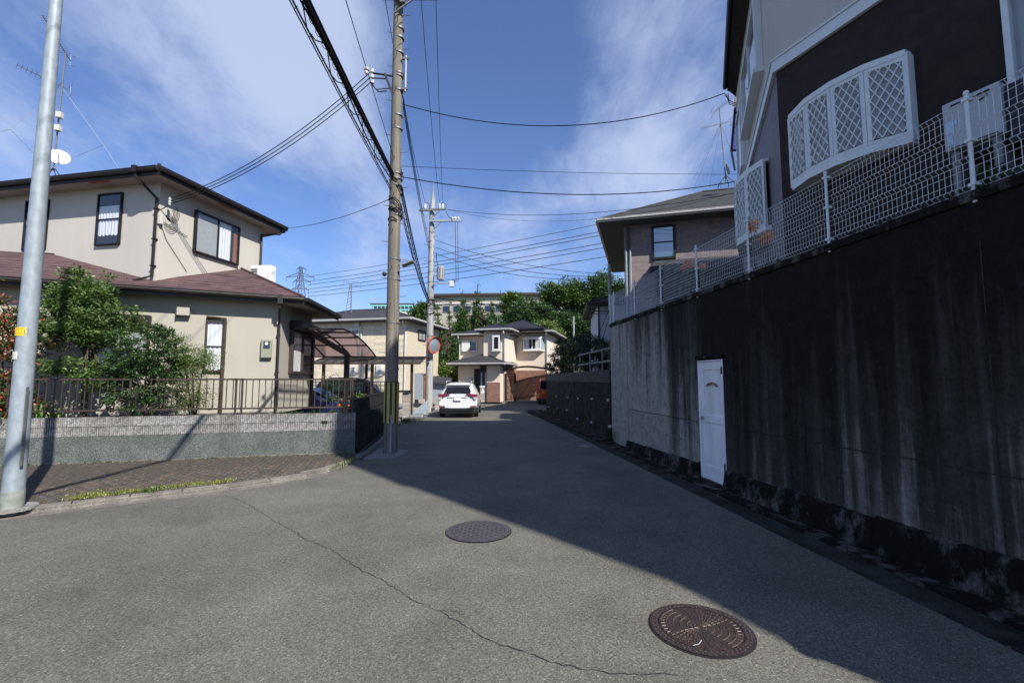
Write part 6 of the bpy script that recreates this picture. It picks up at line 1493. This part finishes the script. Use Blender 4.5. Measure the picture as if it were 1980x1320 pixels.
def cloudpts(blobs, n, clumps, spread, shell=.55, seed=0):
    g = np.random.default_rng(seed); P = []; Oo = []
    vol = np.array([b[3] * b[4] * b[5] for b in blobs]) ** .8; vol /= vol.sum()
    for b, f in zip(blobs, vol):
        k = max(3, int(clumps * f)); dirs = g.normal(size=(k, 3)); dirs /= np.linalg.norm(dirs, axis=1)[:, None]
        rad = (shell + (1 - shell) * g.random(k)) * g.choice([1, 1, 1.12, .8], k); cc = np.array(b[:3]) + dirs * rad[:, None] * np.array(b[3:6])
        m = max(1, int(n * f / k)); off = g.normal(size=(k, m, 3)) * spread * np.array([1, 1, .6]); P.append((cc[:, None, :] + off).reshape(-1, 3)); Oo.append(np.repeat(dirs, m, 0))
    return np.concatenate(P), np.concatenate(Oo)
def plant(name, base, label, cat, blobs, n, size, mat, clumps=120, spread=.08, trunk=None, shell=.55, aspect=.42, group=None, seed=0, droop=0.0, cname='crown'):
    rt = rootp(name, base, label, cat, group); P, Oo = cloudpts(blobs, n, clumps, spread, shell, seed)
    o = leaves(cname, mat, P, size, rt, outward=Oo * (.8 if droop > -.5 else .35), aspect=aspect, droop=droop)
    mb = MB(); g = random.Random(seed); bs = Vector(base)
    if trunk:
        tr, th = trunk; top = bs + Vector((0, 0, th)); mb.tube([bs - Vector((0, 0, .1)), bs.lerp(top, .5) + Vector((g.uniform(-.05, .05), g.uniform(-.05, .05), 0)), top], [tr, tr * .8, tr * .55], 8)
        for b in blobs:
            for k in range(3):
                q = Vector(b[:3]) + Vector((g.uniform(-.6, .6) * b[3], g.uniform(-.6, .6) * b[4], g.uniform(-.3, .6) * b[5])); s_ = bs.lerp(top, g.uniform(.5, 1)); mb.tube([s_, s_.lerp(q, .5) + Vector((0, 0, .08 * b[5])), q], [tr * .45, tr * .3, tr * .1], 5)
    else:
        for b in blobs[:6]:
            q = Vector(b[:3]); mb.tube([bs + Vector((g.uniform(-.05, .05), g.uniform(-.05, .05), -.05)), bs.lerp(q, .5), q], [.02, .015, .008], 5)
    mb.build('trunk' if trunk else 'stem', M['bark'], rt); return rt
def bp(px, py, v, rx, rz, ry=None):
    """blob centred on a picture point at depth v behind the garden wall"""
    u, z = BW.hv(px, py, v); w = BW.W(u, v, z); s = (w - O).length / FPX; return (w.x, w.y, w.z, rx * s, (ry or rx) * s * .8, rz * s)
gt = BW.W(BW.hv(165, 760, .95)[0], .95, .84)
plant('garden_tree', tuple(gt), 'airy green garden tree with layered branches in front of the beige house', 'tree',
      [bp(165, 570, .95, 45, 32), bp(115, 585, .8, 32, 28), bp(215, 610, 1.0, 42, 22), bp(150, 635, .8, 60, 26), bp(95, 650, .7, 26, 22), bp(185, 650, .9, 40, 14), bp(105, 710, .5, 32, 15), bp(175, 715, .6, 40, 14), bp(200, 745, .4, 30, 10), bp(150, 530, .9, 22, 12), bp(80, 620, .8, 18, 12)],
      15000, .08, M['leafA'], clumps=300, spread=.08, trunk=(.06, 2.3), shell=.25, seed=3)
bh = BW.W(BW.hv(282, 780, .45)[0], .45, .84)
plant('round_bush', tuple(bh), 'dense rounded dark green bush behind the railing beside the airy garden tree', 'bush',
      [bp(283, 690, .5, 52, 46), bp(280, 750, .45, 52, 42), bp(300, 660, .5, 30, 22), bp(262, 720, .45, 38, 40), bp(325, 705, .55, 22, 30)], 17000, .062, M['leafB'], clumps=420, spread=.045, shell=.86, seed=4)
nb = BW.W(BW.hv(375, 780, .55)[0], .55, .84)
plant('feathery_shrub', tuple(nb), 'light feathery shrub to the right of the rounded dark bush', 'shrub',
      [bp(372, 690, .6, 36, 24), bp(360, 720, .55, 34, 26), bp(395, 700, .6, 24, 18), bp(355, 760, .5, 30, 30), bp(385, 770, .45, 22, 22), bp(352, 670, .6, 14, 22)], 9500, .055, M['leafC'], clumps=240, spread=.08, shell=.35, aspect=.25, seed=5)
rb = BW.W(BW.hv(10, 780, .35)[0], .35, .84)
plant('photinia_hedge', tuple(rb), 'tall photinia hedge with red young shoots behind the steel pole', 'hedge',
      [bp(0, 700, .4, 50, 70), bp(5, 640, .4, 42, 36), bp(20, 760, .35, 40, 40), bp(-50, 690, .4, 60, 90)], 9000, .085, M['leafR'], clumps=260, spread=.07, shell=.6, seed=6)
def blades(name, base, label, cat, n, h, w, mat, seed=0, spread=.1, lean=.5):
    g = random.Random(seed); rt = rootp(name, base, label, cat)
    for k in range(n):
        a = g.uniform(0, 6.283); l = h * g.uniform(.65, 1.1); ln = lean * g.uniform(.4, 1.2) * l; b = Vector(base) + Vector((g.uniform(-spread, spread), g.uniform(-spread, spread) * .6, 0)); s = Vector((-math.sin(a), math.cos(a), 0)) * w; d = Vector((math.cos(a), math.sin(a), 0))
        P = [b, b + d * ln * .2 + Vector((0, 0, l * .45)), b + d * ln * .6 + Vector((0, 0, l * .8)), b + d * ln + Vector((0, 0, l * .85))]
        W_ = [.6, 1, .75, .05]; mb = MB(); 
        for i in range(3): mb.poly([P[i] - s * W_[i], P[i] + s * W_[i], P[i + 1] + s * W_[i + 1], P[i + 1] - s * W_[i + 1]])
        mb.build('leaf', mat, rt)
    return rt
for i, (x, y) in enumerate(((80, 800), (105, 802))):
    b = BW.W(BW.hv(x, y, .25)[0], .25, .84); blades('strap_leaf_plant', tuple(b), ('pale green strap-leaved plant right behind the steel pole', 'pale green strap-leaved plant at the wall foot, farther from the steel pole')[i], 'plant', 13, .42, .022, M['leafS'], 20 + i, .08, .9)
for i, (x, v, h_) in enumerate(((1880, .42, .5), (1925, .5, .42), (1955, .35, .4))):
    u, z = RW.hv(x, 300, v); b = RW.W(u, v, 3.18); blades('sword_leaf_plant', tuple(b), ('tall dark sword-leaved plant in front of the grey heater box', 'sword-leaved plant just right of the tallest one behind the fence', 'low dark sword-leaved plant at the fence near the picture edge')[i], 'plant', 14, h_, .022, M['leafD'], 30 + i, .12, .45)
def lily(base, flowers, label, seed):
    g = random.Random(seed); rt = rootp('lily', tuple(base), label, 'flower')
    for k in range(10):
        a = g.uniform(0, 6.28); l = g.uniform(.2, .38); d = Vector((math.cos(a), math.sin(a), 0)); s = Vector((-d.y, d.x, 0)) * .012
        P = [Vector(base), Vector(base) + d * l * .3 + Vector((0, 0, l * .6)), Vector(base) + d * l * .8 + Vector((0, 0, l * .7))]
        MB().poly([P[0] - s, P[0] + s, P[1] + s, P[1] - s]).poly([P[1] - s, P[1] + s, P[2]]).build('leaf', M['leafD'], rt)
    for f in flowers:
        f = Vector(f); MB().tube([Vector(base), Vector(base).lerp(f, .6) + Vector((0, 0, .04)), f], .006, 5).build('stem', M['leafD'], rt)
        ax = Vector((g.uniform(-.3, .0), g.uniform(-1, -.5), g.uniform(.2, .7))).normalized(); a1 = ax.cross(Vector((0, 0, 1))).normalized(); a2 = ax.cross(a1)
        fl = MB()
        for k in range(6):
            t = k * 1.047 + g.uniform(-.1, .1); e = (a1 * math.cos(t) + a2 * math.sin(t)); s = (a1 * -math.sin(t) + a2 * math.cos(t)) * .024
            p0, p1_, p2_, p3_ = f, f + ax * .05 + e * .03, f + ax * .08 + e * .075, f + ax * .06 + e * .115
            fl.poly([p0 - s * .2, p0 + s * .2, p1_ + s, p1_ - s]); fl.poly([p1_ - s, p1_ + s, p2_ + s * .9, p2_ - s * .9]); fl.poly([p2_ - s * .9, p2_ + s * .9, p3_])
        fl.build('blossom', M['petal'], rt)
def rwp(px, py, v): u, z = RW.hv(px, py, v); return RW.W(u, v, z)
u, _ = RW.hv(1458, 470, .2); lily(RW.W(u, .22, 3.18), [rwp(1458, 438, .2), rwp(1452, 447, .16)], 'orange lily leaning through the top of the mesh fence', 1)
u, _ = RW.hv(1485, 480, .25); lily(RW.W(u, .25, 3.18), [rwp(1483, 462, .22), rwp(1478, 468, .25)], 'shaded orange lily low behind the mesh fence, right of the highest one', 2)
u, _ = RW.hv(1328, 540, .2); lily(RW.W(u, .22, 3.18), [rwp(1330, 512, .2), rwp(1322, 525, .2), rwp(1338, 517, .22), rwp(1326, 519, .24)], 'cluster of orange lilies behind the middle of the mesh fence', 3)
u, _ = RW.hv(1358, 545, .3); lily(RW.W(u, .3, 3.18), [rwp(1358, 520, .3)], 'single faded lily right of the orange cluster behind the mesh fence', 4)
def tufts(name, pts, h, n, mat, label, seed=0, w=.006, wild=.6):
    g = random.Random(seed); mb = MB()
    for (x, y, z, s) in pts:
        for k in range(n):
            a = g.uniform(0, 6.28); l = h * s * g.uniform(.4, 1.1); d = Vector((math.cos(a), math.sin(a), 0)); b = Vector((x + g.gauss(0, .02), y + g.gauss(0, .02), z)); q = Vector((-d.y, d.x, 0)) * w
            m_ = b + d * l * .25 + Vector((0, 0, l * .6)); t = b + d * l * wild + Vector((0, 0, l * g.uniform(.6, .95)))
            mb.poly([b - q, b + q, m_ + q * .8, m_ - q * .8]); mb.poly([m_ - q * .8, m_ + q * .8, t])
    return tag(mb.build(name, mat), label, None, None, 'stuff')
g = random.Random(8); pts = []
for k in range(330):     # foot of the block wall
    u = -g.random() * 9.5; q = BW.W(u, -.05 - abs(g.gauss(0, .035)), 0)
    if g.random() < .35 + .5 * (math.sin(u * 2.1) > .1): pts.append((q.x, q.y, .07, g.uniform(.3, 1)))
tufts('grass', pts, .07, 6, M['leafT'], 'weeds growing along the foot of the garden wall', 1)
pts = []
for k in range(900):     # kerb side of the pavement, thicker towards the steel pole
    i = g.random() ** .8; u = g.random(); seg = offs(KP, .15 + abs(g.gauss(0, .30))); 
    a = Vector(seg[2]).lerp(Vector(seg[3]), 0) ; t = g.random() * 3.2; j = 1 + int(t); a = Vector(seg[j]).lerp(Vector(seg[j + 1]), t - int(t))
    dens = 1.0 if t < 1.9 else .35
    if g.random() < dens * .9 and math.sin(a.x * 5.1) + math.sin(a.x * 2.3 + a.y * 7) + g.gauss(0, .5) > .2: pts.append((a.x + g.gauss(0, .05), a.y + abs(g.gauss(0, .09)), .075, g.uniform(.2, .9)))
for k in range(300):
    a = Vector((-6.1 + g.gauss(0, .35), 6.25 + g.gauss(0, .12))); a = Vector((-6.05 + g.uniform(-.1, 1.5), 0)); a.y = 5.98 + (a.x + 6.4) * .72 + .18 + abs(g.gauss(0, .13)); pts.append((a.x, a.y, .07, g.uniform(.4, 1.2)))
tufts('grass', pts, .055, 7, M['leafY'], 'yellow-green moss and grass on the kerb side of the brick pavement', 2, .005)
pts = []
for k in range(420):     # in the paving joints
    q = BW.W(-round(g.uniform(1, 80)) * .1 + .05, -g.uniform(.1, 2.0), 0)
    if inpoly(q.x, q.y, SP) and g.random() < .3 + .4 * (math.sin(q.x * 1.7) * math.cos(q.y * 2.3) > .1): pts.append((q.x, q.y, .072, g.uniform(.2, .7)))
tufts('grass', pts, .035, 5, M['leafY'], 'moss and small weeds in the joints of the brick pavement', 3, .004)
pts = [(p.x + g.gauss(0, .01), p.y, .07, g.uniform(.6, 1.3)) for p in [Vector((-5.35 + g.gauss(0, .05), 6.85 + g.gauss(0, .04), 0)) for k in range(10)]]
pts += [(-3.3 + g.gauss(0, .05), 9.3 + g.gauss(0, .3), .05, .8) for k in range(24)] + [(-4.2 + g.gauss(0, .15), 18.3 + g.gauss(0, .2), .03, 2.2) for k in range(30)]
tufts('grass', pts, .11, 8, M['leafT'], 'taller grass tufts at the kerb', 4)
pts = []
for k in range(420): u = g.uniform(-.1, 12); q = RW.W(u, g.uniform(.36, 1.1), 3.16); pts.append((q.x, q.y, 3.17, g.uniform(.5, 1.6)))
for k in range(70): u = g.uniform(0, 12); q = RW.W(u, g.uniform(-.02, .1), 3.25); pts.append((q.x, q.y, 3.25, g.uniform(.2, .6)))
tufts('grass', pts, .16, 9, M['leafH'], 'dark grass growing behind the mesh fence on the raised ground', 5)
pts = []
for k in range(60): q = RW.W(g.uniform(.0, .35), -.1 - g.random() * .08, .03); pts.append((q.x, q.y, .03 + g.random() * .3, g.uniform(.5, 1.4)))
tufts('weeds', pts, .1, 6, M['leafH'], 'dark weeds at the far foot of the stained wall', 6)
tag(leaves('litter', M['leafC'], [(3.0 + g.uniform(-2.2, .3), y, .012) for y in [g.uniform(3, 11) for _ in range(40)]], .035), 'scattered dry leaves on the shaded asphalt near the wall', kind='stuff')
# hedge above the lower dark wall
def w2p(px, py, v): u, z = W2.hv(px, py, v); return W2.W(u, v, z)
hb_ = [w2p(x, y, v) for x, y, v in ((1085, 690, 1.0), (1105, 672, 1.0), (1128, 660, 1.2), (1145, 672, 1.0), (1100, 705, .8), (1130, 700, .9), (1075, 712, .7), (1150, 700, 1.2), (1090, 668, 1.4))]
plant('hedge', (hb_[0].x, hb_[0].y, 1.6), 'dark clipped hedge above the lower retaining wall right of the peach house', 'hedge', [(p.x, p.y, p.z, .55, 1.3, .38) for p in hb_], 22000, .085, M['leafH'], clumps=520, spread=.09, shell=.7, seed=9)
# hillside trees
def tree(px, py_top, py_bot, hw, Y, mat, label, seed, n=5200, size=.5, kind='broad', base=None, group='trees on the hillside'):
    a, b = at(px, py_top, Y), at(px, py_bot, Y); H = a.z - b.z; W_ = hw * Y / FPX; g = random.Random(seed); bl_ = []
    if kind == 'broad':
        for k in range(8): t = k / 7; bl_.append((a.x + g.uniform(-.6, .6) * W_, Y + g.uniform(-.5, .5) * W_, b.z + H * (.32 + .55 * g.random()), W_ * .5, W_ * .5, H * .22))
        bl_.append((a.x, Y, a.z - H * .2, W_ * .5, W_ * .5, H * .2)); bl_.append((a.x, Y, b.z + H * .5, W_ * .85, W_ * .8, H * .3)); sh_ = .5
    else:
        for sp_ in range(8):
            off = 0 if sp_ == 0 else g.uniform(-.85, .85); oy = g.uniform(-.5, .5); hh = H * (1 - .62 * abs(off)) * (1 if sp_ == 0 else g.uniform(.72, .95))
            for k in range(6): t = k / 5; r_ = W_ * .22 * (1 - t) ** .8 + .04; bl_.append((a.x + (off + .05 * t) * W_, Y + oy * W_, b.z + hh * (.08 + .90 * t), r_, r_, hh * .13))
        sh_ = .6
    return plant('tree' if kind == 'broad' else 'conifer', (a.x, Y, b.z - .5), label, 'tree', bl_, n, size, mat, clumps=300 if kind == 'broad' else 220, spread=size * (1.1 if kind == 'broad' else .7), trunk=(W_ * .07 + .05, H * .6), shell=sh_, group=group, seed=seed, aspect=.5 if kind == 'broad' else .35, droop=-1.6 if kind != 'broad' else 0)
TR = [
 (922, 552, 660, 36, 45, 'K', 'conif', 'tall flame-shaped conifer right of the pale utility pole, tallest of its row'),
 (893, 566, 670, 24, 44, 'K', 'conif', 'conifer just left of the tallest flame-shaped one'),
 (868, 590, 700, 26, 42, 'K', 'conif', 'shorter conifer between the pale pole and the peach house'),
 (952, 585, 655, 30, 46, 'K', 'conif', 'spreading conifer directly behind the left roof of the peach house'),
 (846, 590, 700, 14, 43, 'K', 'conif', 'narrow conifer hard against the pale pole'),
 (905, 645, 700, 40, 47, 'K', 'broad', 'dark bushy tree under the flame-shaped conifers'),
 (868, 640, 740, 34, 44, 'B', 'broad', 'very dark tree left of the peach house wall'),
 (995, 572, 640, 26, 60, 'T', 'broad', 'thin-leaved tree in front of the beige hilltop building'),
 (1015, 585, 660, 34, 56, 'B', 'broad', 'dark tree behind the ridge of the peach house'),
 (1070, 550, 650, 40, 60, 'T', 'broad', 'bright green round tree at the right end of the beige hilltop building'),
 (1110, 545, 640, 40, 58, 'T', 'broad', 'broad green tree in the middle of the wooded hill'),
 (1150, 535, 640, 36, 56, 'T', 'broad', 'tall green tree left of the slim pole on the hill'),
 (1185, 545, 640, 30, 54, 'B', 'broad', 'dark tree partly hidden by the mauve house'),
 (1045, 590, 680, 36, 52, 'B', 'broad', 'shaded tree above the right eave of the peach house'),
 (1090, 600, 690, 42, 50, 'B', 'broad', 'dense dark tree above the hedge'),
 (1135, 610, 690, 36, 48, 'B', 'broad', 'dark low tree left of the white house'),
 (1062, 625, 690, 24, 44, 'C', 'broad', 'pale green bush beside the right eave of the peach house'),
 (815, 590, 640, 22, 62, 'T', 'broad', 'small tree between the terrace building and the pale pole'),
 (862, 702, 760, 16, 36, 'C', 'broad', 'light green shrub left of the peach house porch'),
 (1165, 600, 670, 24, 44, 'T', 'broad', 'green tree just left of the white house'),
]
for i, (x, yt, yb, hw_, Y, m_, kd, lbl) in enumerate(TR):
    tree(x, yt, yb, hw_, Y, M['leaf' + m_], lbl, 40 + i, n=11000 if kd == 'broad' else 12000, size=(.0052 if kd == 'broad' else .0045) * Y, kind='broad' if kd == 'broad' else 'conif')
# shrubs in the driveway behind the railing
for i, (x, y, Y, w_, h_, m_, lbl) in enumerate(((640, 760, 17.6, .35, .75, 'B', 'narrow dark climber in front of the black car'), (655, 775, 16.6, .5, .3, 'C', 'low pale shrub beside the carport post'), (627, 768, 17.4, .3, .6, 'A', 'green shrub left of the narrow dark climber'), (697, 778, 16.0, .2, .35, 'C', 'small light shrub right of the bronze carport post'))):
    p = at(x, y, Y); plant('shrub', (p.x, p.y, .04), lbl, 'shrub', [(p.x, p.y, p.z, w_, .3, h_)], 900, .07, M['leaf' + m_], clumps=50, spread=.07, shell=.4, seed=70 + i)
wb = BW.W(-1.3, .25, 1.0); plant('low_shrub', (wb.x, wb.y, .84), 'low dark planting along the top of the block wall in front of the blue car', 'shrub', [tuple(BW.W(-.4 - .42 * k, .24, .93)) + (.25, .1, .07) for k in range(6)], 2200, .035, M['leafB'], clumps=90, spread=.03, shell=.5, seed=80)
